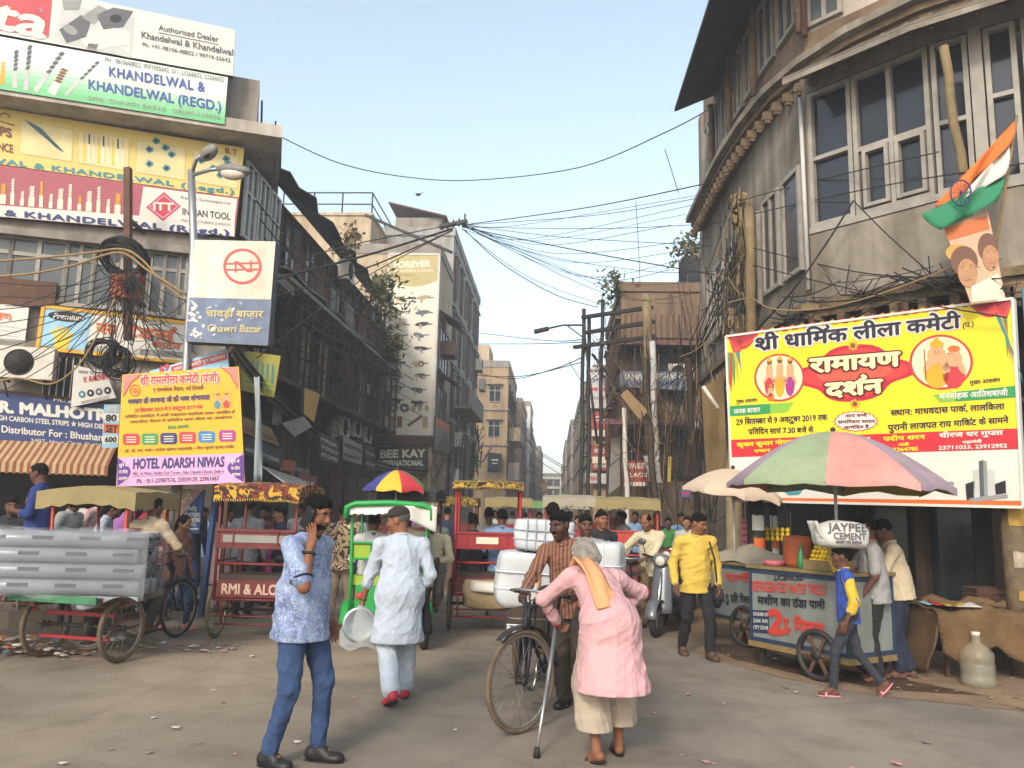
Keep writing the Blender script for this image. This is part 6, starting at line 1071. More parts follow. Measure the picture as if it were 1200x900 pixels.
s.poly([(1107, 268), (1156, 252), (1160, 268), (1111, 282)], C('poster_saffron', '#b5673c', rough=.7), 1); s.ell((1122, 296), 14, 10, C('poster_amber', '#b08a48', rough=.7), 1.2, 18); s.ell((1130, 306), 16, 18, C('poster_hair', '#6b4c3c', rough=.7), 1.5, 22, -.2); s.ell((1134, 320), 11.5, 17, C('poster_face', '#b0835f', rough=.7, noise=.3, scale=9), 2, 22, -.15); s.ell((1158, 290), 12, 17, C('poster_hair', '#6b4c3c'), 1.6, 20, -.1); s.ell((1161, 302), 9.5, 15, C('poster_face', '#b0835f'), 2.1, 20, -.1); s.poly([(1138, 336), (1170, 320), (1178, 350), (1139, 354)], pcream, 2.3)
for x, y in ((1128, 313), (1138, 311), (1158, 296), (1165, 294)): s.ell((x, y), 1.6, .5, C('poster_hair', '#6b4c3c'), 3, 8)
s.line((1130, 329), (1139, 327), 1, C('poster_lip', '#8f5648'), 3); s.line((1160, 309), (1166, 308), .9, C('poster_lip', '#8f5648'), 3); s.done()
# bamboo and iron poles, right side
def pole(name, label, a, b, r, m, n=10, r2=None, cat='pole'):
    a, b = V(a), V(b); mb = MB(); k = 9; mb.path([a+(b-a)*i/k+V((.02*math.sin(i*1.7), 0, 0)) for i in range(k+1)], [r+(r2-r if r2 else 0)*i/k for i in range(k+1)], m, n); return mb.build(name, label=label, cat=cat)
bamboo = C('bamboo', '#8c7a58', noise=.45, scale=5, streak=.3, rough=.85)
pole('utility_pole', 'stained concrete utility pole at the corner building edge', (2.85, 13.2, 0), atY(868, 228, 13.2), .15, C('pole_concrete', '#9c8a66', noise=.35, scale=3, bump=.4, rough=.9), 14, .11); pole('bamboo_pole', 'bare bamboo pole fixed against the broad dark windows', atY(1150, 345, 9.35), atY(1105, 55, 9.35), .055, bamboo)
# ================================================================== people: smooth bodies grown from a skeleton
def nets(Fd, org, h):
    S = Fd < 0; nx, ny, nz = Fd.shape; c = np.zeros((nx-1, ny-1, nz-1), np.uint8); cr = [(i, j, k) for i in (0, 1) for j in (0, 1) for k in (0, 1)]
    for i, j, k in cr: c += S[i:nx-1+i, j:ny-1+j, k:nz-1+k]
    act = (c > 0) & (c < 8); I = np.argwhere(act); n = len(I)
    if not n: return np.zeros((0, 3)), []
    idx = -np.ones(c.shape, np.int32); idx[act] = np.arange(n); P = np.zeros((n, 3)); W_ = np.zeros(n)
    val = {q: Fd[I[:, 0]+q[0], I[:, 1]+q[1], I[:, 2]+q[2]] for q in cr}
    for q in cr:
        for ax in range(3):
            if q[ax]: continue
            r = list(q); r[ax] = 1; a, b = val[q], val[tuple(r)]; m = (a < 0) != (b < 0); t = np.where(m, a/np.where(m, a-b, 1), 0); p = np.tile(np.array(q, float), (n, 1)); p[:, ax] += t; P[m] += p[m]; W_[m] += 1
    vs = np.array(org)+(I+P/W_[:, None])*h; fs = []
    for ax in range(3):
        b, c2 = (ax+1) % 3, (ax+2) % 3; sl = [slice(None)]*3; s2 = [slice(None)]*3; sl[ax] = slice(0, -1); s2[ax] = slice(1, None); A, B = S[tuple(sl)], S[tuple(s2)]
        for sign in (0, 1):
            E = np.argwhere(A & ~B if sign == 0 else ~A & B)
            if not len(E): continue
            E = E[(E[:, b] > 0) & (E[:, c2] > 0) & (E[:, b] < Fd.shape[b]-1) & (E[:, c2] < Fd.shape[c2]-1)]
            def g(db, dc): q = E.copy(); q[:, b] += db; q[:, c2] += dc; return idx[q[:, 0], q[:, 1], q[:, 2]]
            f = np.stack([g(-1, -1), g(0, -1), g(0, 0), g(-1, 0)], 1)
            fs.append(f if sign == 0 else f[:, ::-1])
    fs = np.concatenate(fs) if fs else np.zeros((0, 4), int); fs = fs[(fs >= 0).all(1)]; return vs, fs.tolist()
I3 = Matrix.Identity(3)
class Form:
    def __init__(s): s.pr = []; s.sub = []; s.cut = []; s.noise = None
    def cap(s, a, b, r1, r2=None, k=.02, R=None, sc=None): s.pr.append((V(a), V(b), r1, r1 if r2 is None else r2, k, R, sc)); return s
    def ell(s, c, r, R=None, k=.03): m = 1.0; s.pr.append((V(c), V(c), m, m, k, R or I3, tuple(r))); return s
    def chain(s, pts, rs, k=.02):
        for i in range(len(pts)-1): s.cap(pts[i], pts[i+1], rs[i], rs[i+1], k)
        return s
    def carve(s, c, r, R=None): s.sub.append((V(c), V(c), 1.0, 1.0, 0, R or I3, tuple(r))); return s
    @staticmethod
    def _box(p, pad):
        a, b, r1, r2, k, R, sc = p; r = max(r1, r2)*(max(sc) if sc else 1)+pad
        if sc and a == b and R is not None:
            e = [sum(abs(R[i][j])*sc[j]*r1 for j in range(3))+pad for i in range(3)]
        else: e = [r]*3
        return [min(a[i], b[i])-e[i] for i in range(3)], [max(a[i], b[i])+e[i] for i in range(3)]
    @staticmethod
    def _dist(p, X):
        a, b, r1, r2, k, R, sc = p; ms = 1.0
        if sc is not None:
            T = np.diag([1/x for x in sc]) @ np.array(R.transposed() if R else I3); X = X @ T.T; a = V(T @ np.array(a)); b = V(T @ np.array(b)); ms = min(sc)
        A = np.array(a); d = X-A
        if a == b: return (np.sqrt((d*d).sum(-1))-r1)*ms
        ba = np.array(b)-A; t = np.clip((d @ ba)/(ba @ ba), 0, 1); e = d-t[..., None]*ba; return (np.sqrt((e*e).sum(-1))-(r1+(r2-r1)*t))*ms
    def mesh(s, h):
        bx = [s._box(p, .03) for p in s.pr]; lo = np.min([b[0] for b in bx], 0); hi = np.max([b[1] for b in bx], 0); N_ = np.ceil((hi-lo)/h).astype(int)+2; Fd = np.full(N_, .08, np.float64)
        ax = [lo[i]+h*np.arange(N_[i]) for i in range(3)]
        def region(p, pad):
            l, u = s._box(p, pad); i0 = [max(0, int((l[i]-lo[i])/h)) for i in range(3)]; i1 = [min(N_[i], int((u[i]-lo[i])/h)+2) for i in range(3)]
            if any(i1[i] <= i0[i] for i in range(3)): return None, None
            return tuple(slice(i0[i], i1[i]) for i in range(3)), np.stack(np.meshgrid(*[ax[i][i0[i]:i1[i]] for i in range(3)], indexing='ij'), -1)
        for p in s.pr:
            sl, X = region(p, .06)
            if sl is None: continue
            d = s._dist(p, X); f = Fd[sl]; k = p[4]
            if k: hh = np.maximum(k-np.abs(f-d), 0)/k; Fd[sl] = np.minimum(f, d)-hh*hh*k*.25
            else: Fd[sl] = np.minimum(f, d)
        for p in s.sub:
            sl, X = region(p, .02)
            if sl is not None: Fd[sl] = np.maximum(Fd[sl], -s._dist(p, X))
        if s.noise or s.cut:
            X = np.stack(np.meshgrid(*ax, indexing='ij'), -1)
            if s.noise: Fd += s.noise(X)
            for n, c in s.cut: Fd = np.maximum(Fd, (X-np.array(c)) @ np.array(n))
        vs, fs = nets(Fd, lo, h); return vs, fs
def folds(seed, amp=.006, lam=.09):
    rg = np.random.RandomState(seed); W_ = []
    for i in range(6): d = rg.normal(0, 1, 3)*[1, 1, .75]; d /= np.linalg.norm(d); W_.append((d*2*math.pi/(lam*rg.uniform(.6, 1.8)), rg.uniform(0, 6), rg.uniform(.5, 1)))
    def f(X):
        o = 0; wv = .9*np.sin(X @ np.array([9, 7, 11.])+seed)
        for w, ph, a in W_: o = o+a*(1-np.abs(np.sin((X @ w)*.5+ph+wv)))**2
        return -amp*(o/2.2-.45)
    return f
def ik(a, t, l1, l2, pole):
    a, t = V(a), V(t); d = t-a; L = min(max(d.length, abs(l1-l2)+.02), (l1+l2)*.998); d = d.normalized(); t = a+d*L
    x = (l1*l1-l2*l2+L*L)/(2*L); y = math.sqrt(max(0, l1*l1-x*x)); p = V(pole); p = p-d*p.dot(d); p.normalize(); return a+d*x+p*y, t
def frame_y(y, zhint):                     # 3x3 whose local y is the given direction
    y = V(y).normalized(); x = y.cross(V(zhint))
    if x.length < .05: x = y.cross(V((1, 0, 0)))
    x.normalize(); z = x.cross(y); return Matrix((x, y, z)).transposed()
def hand_form(o, R, side, curl, thumb=1.0, spread=.003):
    f = Form(); P = lambda x, y, z: V(o)+R @ V((x*side, y, z)); f.ell(P(.0, .045, 0), (.04, .052, .017), R, .01); f.cap(P(0, -.01, 0), P(0, .02, 0), .024, .028, .015)
    for i, (x, L, cv) in enumerate(((-.031, .062, 1.12), (-.0105, .077, 1.03), (.0105, .083, .97), (.031, .074, .9))):
        p = P(x, .085-.004*abs(i-1.6), 0); a = 0; q = V((x, .085, 0))
        for sg, fr in enumerate((.45, .31, .24)):
            a += (curl[i] if isinstance(curl, (list, tuple)) else curl)*cv*(.8 if sg == 0 else .62); dv = V((x*.1+(i-1.5)*spread*3, math.cos(a), -math.sin(a))); q2 = q+dv*L*fr; f.cap(P(*q), P(*q2), .0095-.0011*sg, .0088-.0011*sg, .004); q = q2
    f.cap(P(.03, .02, -.003), P(.052, .05, -.014*thumb), .0125, .0105, .012); f.cap(P(.052, .05, -.014*thumb), P(.05-.012*(thumb-1), .083, -.03*thumb), .0105, .0085, .005); return f
def cloth(name, col, **k): kw = dict(noise=.16, scale=3.5, rough=.9, bump=.75, bscale=13); kw.update(k); return C(name, col, **kw)
skins = [C('skin_brown', '#7a5038', rough=.68, noise=.12, scale=9), C('skin_dark', '#5a3a2a', rough=.65, noise=.12, scale=9), C('skin_mid', '#8d6246', rough=.68, noise=.1, scale=9), C('skin_deep', '#43291f', rough=.6, noise=.12, scale=9)]
hair_b = C('hair_black', '#14110e', rough=.95, noise=.5, scale=60, bump=.6, bscale=150, spec=.15); hair_g = C('hair_grey', '#8c8578', rough=.8, noise=.45, scale=22, bump=.5, bscale=60); eye_w = C('eye_white', '#7d736a', rough=.3); eye_d = mat('eye_dark', (.015, .01, .008), rough=.2); lip_m = C('lips', '#6b3d34', rough=.5)
def person(label, at, brg, h=1.68, lod=1, skin=0, top=None, bottom=None, sleeve='long', style='shirt', leg='trousers', shoe=None, girth=1.0, lean=3, sway=0, twist=0, head=(0, 0), lf=(-.1, .0, 0, 5), rf=(.1, 0, 0, 5), lh=None, rh=None, lp=(-.5, -.8, 0), rp=(.5, -.8, 0), lc=.35, rc=.35, pz=None, py=0, hair='short', hairm=None, beard=0, seed=0, group=None, hem=.13, z0=0, legpole=None, sleeve_roll=False, collar=True, knee=None, lroll=None, rroll=None, skirt=None, skirt_r=.215, waist=0, lo=None, rdir=None):
    k = h/1.735; sk = skins[skin]; t = thing('person', (at[0], at[1], z0), label, 'person', group, -rad(brg)); t.scale = (k, k, k)
    wi = (Matrix.Translation((at[0], at[1], z0)) @ Matrix.Rotation(-rad(brg), 4, 'Z') @ Matrix.Scale(k, 4)).inverted()
    tow = lambda q: V(q[1:]) if q[0] == 'l' else wi @ V(q[1:])
    vb, vh, vn = ((.0068, .0048, .0042), (.0105, .0068, .0055), (.0165, .0105, .009))[lod]
    LT, LS = .435, .42; ank = [V((lf[0], lf[1], lf[2]+.085)), V((rf[0], rf[1], rf[2]+.085))]
    if pz is None:
        pz = .955
        for a, sx in zip(ank, (-.09, .09)): d = math.hypot(a.x-sx, a.y-py); pz = min(pz, a.z+math.sqrt(max(.2, (LT+LS-.012)**2-d*d))+.02)
    P = V((0, py, pz)); Rt = Matrix.Rotation(-rad(lean), 3, 'X') @ Matrix.Rotation(rad(sway), 3, 'Y'); d = Rt @ V((0, 0, 1)); Rs = Rt @ Matrix.Rotation(-rad(twist), 3, 'Z'); xs = Rs @ V((1, 0, 0)); fw = Rs @ V((0, 1, 0))
    hips = [P+V((-.09, 0, -.02)), P+V((.09, 0, -.02))]; N_ = P+d*.50; sh = [N_-d*.065-xs*.185*girth**.5, N_-d*.065+xs*.185*girth**.5]
    lp_ = legpole or (0, 1, 0); kn = []
    for i in (0, 1): q, a = ik(hips[i], ank[i], LT, LS, (lp_[0]+(.15 if i else -.15), lp_[1], lp_[2])); kn.append(q); ank[i] = a
    LA, LF = .285, .25; hd = []; el = []
    for i, (hh, pole) in enumerate(((lh, lp), (rh, rp))):
        tgt = tow(hh) if hh else sh[i]+V(((-.07, .09)[i], .05, -.5)); tgt = tgt-(tgt-sh[i]).normalized()*.045 if hh else tgt
        q, a = ik(sh[i], tgt, LA, LF, Rs @ V(pole)); el.append(q); hd.append(a)
    Rh = Rt @ Matrix.Rotation(rad(lean*.6), 3, 'X') @ Matrix.Rotation(-rad(head[0]), 3, 'Z') @ Matrix.Rotation(-rad(head[1]), 3, 'X'); HC = N_+d*.055+Rh @ V((0, .02, .115)); hp = lambda x, y, z: HC+Rh @ V((x, y, z))
    bm = MB()
    def join(f, vx, m=sk): vs, fs = f.mesh(vx); bm.add(vs, fs, m, True)
    # head
    f = Form(); f.ell(hp(0, -.012, .028), (.076, .097, .092), Rh, .03).ell(hp(0, .03, -.048), (.060, .068, .076), Rh, .035).cap(hp(0, .066, -.102), hp(0, .06, -.1), .024, k=.03); f.cap(hp(-.03, .079, .022), hp(.03, .079, .022), .014, k=.02).cap(hp(0, .092, .008), hp(0, .112, -.03), .0095, .0145, .012)
    for s_ in (-1, 1): f.cap(hp(.04*s_, .062, -.035), hp(.045*s_, .055, -.03), .026, k=.02); f.ell(hp(.077*s_, -.006, -.012), (.012, .026, .034), Rh, .01); f.cap(hp(.008*s_, .106, -.034), hp(.014*s_, .1, -.036), .009, k=.006)
    f.cap(hp(-.018, .088, -.066), hp(.018, .088, -.066), .0085, k=.008).cap(hp(-.016, .086, -.08), hp(.016, .086, -.08), .009, k=.008); f.cap(hp(0, -.02, -.06), N_-d*.02, .054, .06, .03).cap(N_-d*.02, P+d*.2, .06, .09, .05)
    for s_ in (-1, 1): f.carve(hp(.031*s_, .1, -.002), (.017, .016, .010), Rh)
    if lod == 0: f.carve(hp(0, .104, -.073), (.022, .01, .0016), Rh)
    join(f, vh)
    # arms, legs, feet
    for i in (0, 1):
        f = Form(); rr = .047*girth**.5; f.cap(sh[i], el[i], rr, .037, .02).cap(el[i], hd[i], .039, .026, .02).cap(sh[i], N_-d*.1, .05, .07, .04)
        if lod == 2: u = (hd[i]-el[i]).normalized(); f.cap(hd[i], hd[i]+u*.1, .024, .03, .02).cap(hd[i]+u*.1, hd[i]+u*.16, .03, .02, .02)
        join(f, vb)
        if lod < 2:
            u = (hd[i]-el[i]).normalized(); roll = (lroll, rroll)[i]; pal = (Rs @ V(roll)) if roll else xs*(-1 if i else 1)*-1
            join(hand_form(hd[i], frame_y(u, pal), (1, -1)[i] if 1 else 1, (lc, rc)[i]), vn)
        f = Form(); lr = girth**.5*.84; f.cap(P, hips[i], .085, .08, .04).cap(hips[i], kn[i], .078*lr, .055*lr, .03).cap(kn[i], ank[i], .055*lr, .034, .03); q = (lf, rf)[i]; yaw = rad(q[3])*(1 if i else -1); fd = V((math.sin(yaw), math.cos(yaw), 0)); pt = rad(q[4]) if len(q) > 4 else 0
        ft_ = V((fd.x*math.cos(pt), fd.y*math.cos(pt), -math.sin(pt))); up = V((fd.x*math.sin(pt), fd.y*math.sin(pt), math.cos(pt))); hl = ank[i]-up*.045-ft_*.035; toe = ank[i]+ft_*.135-up*.058
        f.cap(hl, toe, .034, .024, .02, None).cap(ank[i], ank[i]+ft_*.07-up*.03, .034, .03, .02); f.ell(toe-ft_*.02, (.042, .055, .02), frame_y(ft_, up), .015); join(f, vb)
        if shoe is not None:
            sm, kind = shoe; R = frame_y(ft_, up); g = Form()
            if kind == 'shoe': g.cap(hl, toe+ft_*.01, .042, .036, .02).ell(toe-ft_*.02, (.05, .07, .032), R, .02).ell(hl+up*.01, (.044, .05, .05), R, .02).cap(ank[i]+up*.0, ank[i]+ft_*.05-up*.03, .04, .04, .02)
            else: g.ell(toe*.42+hl*.58-up*.03+ft_*.01, (.048, .138, .013), R, .008).cap(toe-ft_*.05-xs*.045-up*.012, toe-ft_*.05+up*.026, .014, .018, .01).cap(toe-ft_*.05+up*.026, toe-ft_*.05+xs*.045-up*.012, .018, .014, .01)
            vs, fs = g.mesh(min(vb, .0085)); so = MB(); so.add(vs, fs, sm, True); shoe_o = so.build('shoe' if kind == 'shoe' else 'sandal', t)
            if kind == 'shoe' and lod < 2: so = MB(); vv = Form().ell(toe*.45+hl*.55-up*.036+ft_*.005, (.052, .148, .014), R, 0).mesh(.008); so.add(vv[0], vv[1], lo or black_rub, True); so.build('sole', shoe_o)
    body = bm.build('body', t)
    # eyes and brows
    if lod < 2:
        for s_ in (-1, 1):
            e = MB(); e.ball(hp(.031*s_, .0785, -.001), .0115, eye_w, 12); e.ball(hp(.031*s_, .0855, -.0015), .0066, eye_d, 10); e.build('eye', t); e = MB(); e.path([hp(.013*s_, .097, .02), hp(.032*s_, .098, .026), hp(.05*s_, .085, .02)], [.004, .005, .003], hairm or hair_b, 6); e.build('eyebrow', t)
        e = MB(); e.path([hp(-.022, .094, -.073), hp(0, .1, -.071), hp(.022, .094, -.073)], [.003, .006, .003], lip_m, 6); e.build('lips', t)
    hm = hairm or hair_b
    if hair != 'none':
        f = Form(); n1 = Rh @ V((0, 0, -1))
        if hair == 'long': f.ell(hp(0, -.02, .03), (.087, .1, .096), Rh, .03).ell(hp(0, -.075, -.04), (.085, .05, .11), Rh, .04).cap(hp(0, -.09, -.05), hp(0, -.1, -.22), .055, .03, .04)
        elif hair == 'shaggy': f.ell(hp(0, -.02, .03), (.096, .112, .1), Rh, .03).ell(hp(.03, -.06, -.05), (.072, .062, .075), Rh, .04).ell(hp(-.035, -.05, -.06), (.066, .062, .07), Rh, .04); f.noise = folds(seed+9, .014, .05)
        else: f.ell(hp(0, -.017, .033), (.0805, .099, .0945), Rh, .02).ell(hp(0, .05, .08), (.052, .038, .028), Rh, .03)
        f.carve(hp(0, .112, -.035 if hair != 'bald' else .03), (.1, .075, .1), Rh).carve(hp(0, .06, -.11), (.12, .06, .1), Rh)
        if hair == 'bald': f.carve(hp(0, .05, .12), (.06, .11, .07), Rh)
        if hair in ('short', 'bald'):
            f.cut.append((n1, hp(0, 0, -.055)))
            for s_ in (-1, 1): f.carve(hp(.09*s_, .005, -.03), (.03, .035, .04), Rh)
            if not f.noise: f.noise = folds(seed+5, .006, .022)
        vs, fs = f.mesh(vh); hb = MB(); hb.add(vs, fs, hm, True); hb.build('hair', t)
    if beard:
        f = Form(); f.ell(hp(0, .031, -.056), (.0645, .073, .079), Rh, .02); f.carve(hp(0, .08, -.005), (.058, .075, .062), Rh).carve(hp(0, -.05, .02), (.12, .075, .12), Rh)
        if beard == 2: f = Form()
        f.cap(hp(-.026, .09, -.062), hp(0, .104, -.054), .0055, .006, .006).cap(hp(0, .104, -.054), hp(.026, .09, -.062), .006, .0055, .006); vs, fs = f.mesh(min(vh, .006)); hb = MB(); hb.add(vs, fs, hm, True); hb.build('beard' if beard == 1 else 'moustache', t)
    # garments
    g_ = girth
    if bottom is not None:
        f = Form(); gg = (1+girth)/2; r = {'trousers': (.098, .072, .066, .058), 'slim': (.096, .066, .061, .05), 'loose': (.112, .092, .086, .08), 'shorts': (.125, .13, .12, .12)}[leg]; r = [x*gg for x in r]; f.ell(P+d*.0, (.148*g_, .108*g_, .11), Rt, .04)
        for i in (0, 1):
            f.cap(hips[i], kn[i], r[0], r[1], .03)
            if leg != 'shorts': f.cap(kn[i], ank[i]+(kn[i]-ank[i]).normalized()*.03, r[2], r[3], .02)
            else: f.cap(kn[i], kn[i].lerp(ank[i], .74), r[1], r[1]*.98, .02); f.cut.append(((0, 0, -1), tuple(kn[i].lerp(ank[i], .70))))
        f.noise = folds(seed+1, .014 if leg != 'slim' else .011, .11); vs, fs = f.mesh(vb); b = MB(); b.add(vs, fs, bottom, True); b.build('trousers', t)
    if top is not None:
        f = Form(); f.ell(P+d*.34, (.168*g_, .118*g_**.8, .165), Rs, .05).ell(P+d*(.19+waist), (.158*g_, .122*g_**1.3, .15), Rt, .06).cap(sh[0], sh[1], .062, k=.05).cap(N_-d*.0, sh[0], .052, .058, .04).cap(N_-d*.0, sh[1], .052, .058, .04)
        if style == 'shirt': f.cap(P+d*.12, P-d*(hem+.2), .176*g_, .2*g_, .05, Rt, (1, .82, 1)); f.cut.append((-d, P-d*hem))
        elif style == 'kurta':
            sw = skirt or (0, -.03, -.46); e = P+V(sw); f.cap(P+d*.06, e, .172*g_, skirt_r*g_, .06, Rt, (1, .8, 1)).ell(P, (.205*g_, .18*g_, .19), Rt, .06); f.cut.append(((0, 0, -1), (e.x, e.y, e.z-.02)))
        for i in (0, 1):
            w = hd[i]; frc = {'long': 1, 'half': .35, 'short': 0, 'rolled': .45, 'cap': 0}[sleeve]
            if frc == 0: f.cap(sh[i], sh[i].lerp(el[i], .78), .064*g_**.5, .066, .03)
            else: f.cap(sh[i], el[i], .063*g_**.5, .055, .03).cap(el[i], el[i].lerp(w, frc*.97), .054, .044 if frc == 1 else .055, .02)
        f.noise = folds(seed+2, .014, .11); f.carve(N_+d*.075+fw*.02, (.062, .06, .06), Rt); vs, fs = f.mesh(vb); b = MB(); b.add(vs, fs, top, True); so = b.build('kurta' if style == 'kurta' else 'shirt', t)
        if collar and lod < 2:
            b = MB(); mm = collar if collar is not True else top; b.path([N_+d*.02+Rs @ V((.066*math.cos(a), .064*math.sin(a)+.004, .012-.03*math.sin(a)*(math.sin(a) > 0))) for a in (2*math.pi*q/20 for q in range(20))], .013, mm, 8, closed=True); b.build('collar', so)
    t['_w'] = 0; del t['_w']; return dict(t=t, hd=[wi.inverted() @ x for x in hd], el=[wi.inverted() @ x for x in el], hp=lambda x, y, z: wi.inverted() @ hp(x, y, z), P=P, N=N_, d=d, wi=wi, Rh=Rh, loc=lambda q: q, ank=ank, hdl=hd, ell_=el, sh=sh, xs=xs, fw=fw, Rt=Rt, hpl=hp)
def wear(ps, name, mb, **k): return mb.build(name, ps['t'], **k)
# ---- 1 man on the phone
denim = cloth('denim', '#344a6e', noise=.5, scale=4, bump=.3, bscale=120); 
def print_cloth():
    m = bpy.data.materials.new('shirt_print'); m.use_nodes = True; t = m.node_tree; b = t.nodes['Principled BSDF']; tc = t.nodes.new('ShaderNodeTexCoord'); b.inputs['Roughness'].default_value = .85
    def nz(s, d, dist=0): n = t.nodes.new('ShaderNodeTexNoise'); n.inputs['Scale'].default_value = s; n.inputs['Detail'].default_value = d; n.inputs['Distortion'].default_value = dist; t.links.new(tc.outputs['Object'], n.inputs[0]); return n.outputs[0]
    def rp(i, *st):
        r = t.nodes.new('ShaderNodeValToRGB'); e = r.color_ramp.elements
        for k, (p, c) in enumerate(st): x = e[k] if k < 2 else e.new(p); x.position = p; x.color = (*c, 1)
        t.links.new(i, r.inputs[0]); return r.outputs[0]
    a = rp(nz(5, 4, .6), (.35, (.09, .12, .24)), (.5, (.16, .21, .35)), (.68, (.28, .36, .46))); c = rp(nz(46, 3, 1.5), (.50, (.0, .0, .0)), (.64, (1, 1, 1))); x = t.nodes.new('ShaderNodeMixRGB'); t.links.new(c, x.inputs[0]); t.links.new(a, x.inputs[1]); x.inputs[2].default_value = (.34, .39, .47, 1); t.links.new(x.outputs[0], b.inputs['Base Color']); return m
pc = print_cloth(); black_shoe = C('shoe_black', '#1c1a1a', rough=.5); navy_trim2 = cloth('navy_rib', '#1d2436')
p1w = G(345, 897); A1 = (p1w.x-.02, p1w.y+.03)
m1 = person('man in blue printed polo and jeans talking on his phone in front', A1, 108, 1.73, 0, 0, pc, denim, 'short', 'shirt', 'slim', (black_shoe, 'shoe'), 1.12, 2, 0, -6, (4, 14), (-.12, .1, 0, 10), (.12, -.1, 0, 6), None, ('l', .175, .20, 1.375), rp=(.35, 0, -1), rdir=(-.32, -.5, .85), rc=.3, seed=11, beard=1, hem=.16, collar=navy_trim2, rroll=(-1, .3, 0), waist=-.02)
t = thing('mobile_phone', m1['hp'](.098, .015, -.03), 'black mobile phone held at the ear of the man in the printed polo', 'phone'); mb = MB(); R = Matrix.Rotation(-rad(112), 3, 'Z') @ Matrix.Rotation(rad(-28), 3, 'X'); mb.box((0, 0, 0), (.011, .074, .148), mat('phone_black', (.01, .01, .012), rough=.15), R=R); mb.build('body', t); mb = MB(); mb.box(R @ V((.0063, .018, .055)), (.002, .022, .022), iron, R=R); mb.build('camera_bump', t)
u = (m1['hdl'][1]-m1['ell_'][1]).normalized(); c = m1['ell_'][1].lerp(m1['hdl'][1], .86); mb = MB(); mb.torus(c, u, .034, .009, black_rub, 22, 8); w = wear(m1, 'wristwatch', mb); s0 = u.cross(V((0, 0, 1))).normalized(); s0 = s0 if s0.x > 0 else -s0; mb = MB(); mb.lathe([(.022, 0), (.022, .012), (.017, .014)], c+s0*.034, black_rub, 18, s0); mb.lathe([(.014, .0145), (.013, .016)], c+s0*.034, glass_grey, 14, s0); mb.build('watch_face', w)
for i in (0, 1): q = m1['sh'][i].lerp(m1['ell_'][i], .8); mb = MB(); mb.torus(q, m1['ell_'][i]-m1['sh'][i], .066, .008, navy_trim2, 24, 6); wear(m1, 'sleeve_band', mb)
q = m1['P']+V((.17, .05, -.13)); mb = MB(); mb.box(q, (.02, .055, .05), pw); bmo = wear(m1, 'earphone_case', mb); mb = MB(); mb.ball(q+V((.013, 0, 0)), .008, pgrey, 8); mb.build('button', bmo)
# ---- 2 man in white kurta
wk = cloth('kurta_white', '#a3abb4', noise=.08, scale=3); red_shoe = C('shoe_red', '#9a2434', rough=.55)
p = G(463, 822); m2 = person('man in white kurta pyjama and dark cap walking away with a wrapped plate', (p.x, p.y+.02), -22, 1.66, 0, 0, wk, wk, 'half', 'kurta', 'loose', (red_shoe, 'shoe'), 1.1, 5, 0, 5, (-58, 10), (-.09, -.26, .05, 8, 22), (.1, .12, 0, 8), ('l', -.33, .16, .80), ('l', .22, .1, .86), lp=(-.8, -.5, 0), lc=1.0, seed=21, hair='short', hairm=C('hair_grizzled', '#4a4540', rough=.8), skirt=(-.02, -.04, -.40), lo=black_rub)
mb = MB(); hp = m2['hpl']; cap_m = cloth('cap_brown', '#2d2620'); Rh = m2['Rh']; vs, fs = Form().ell(hp(0, -.012, .055), (.089, .105, .075), Rh, .01).ell(hp(0, .095, .05), (.062, .06, .009), Rh, .012).mesh(.005)
mb.add(vs, fs, cap_m, True); wear(m2, 'cap', mb)
u = (m2['hdl'][0]-m2['ell_'][0]).normalized(); mb = MB(); mb.torus(m2['ell_'][0].lerp(m2['hdl'][0], .93), u, .03, .005, iron, 18, 6); wear(m2, 'wristwatch', mb)
hw = m2['hd'][0]; t = thing('wrapped_plate', hw-V((.0, 0, .36)), 'round steel plate wrapped in clear plastic carried by the man in white', 'plate'); mb = MB(); ax = V((.25, -1, .12)).normalized(); mb.lathe([(.02, .02), (.12, .025), (.15, .04), (.152, .03), (.12, .01), (.02, .0)], (-.01, -.02, .16), C('plate_steel', '#8f9494', rough=.35, metal=.6, noise=.25, scale=12), 28, ax); mb.build('plate', t); mb = MB(); mb.grid(lambda a, b: V((-.17+.34*a*(1-.0*b), -.07-.02*math.sin(a*13), .33-.36*b+.03*math.sin(a*9)*b)) if 0 else V(((.02+.16*min(1, b*1.6))*math.cos(2*math.pi*a)-.01, (.02+.045*b)*math.sin(2*math.pi*a)-.02, .33-.36*b+.02*math.sin(a*25)*b)), 30, 10, C('bag_film', '#a9adac', rough=.25, alpha=.45)); mb.build('plastic_bag', t)
bag = C('bag_black', '#1d1c1e', rough=.8); mb = MB(); q = m2['hd'][1]; mb.grid(lambda a, b: q+V((.05+.06*math.cos(2*math.pi*a)*(.3+.7*b), .09*math.sin(2*math.pi*a)*(.3+.7*b), -.02-.3*b)), 16, 8, bag); mb.build('cloth_bag', label='black cloth bag hanging at the right side of the man in white', cat='bag', solid=.01)
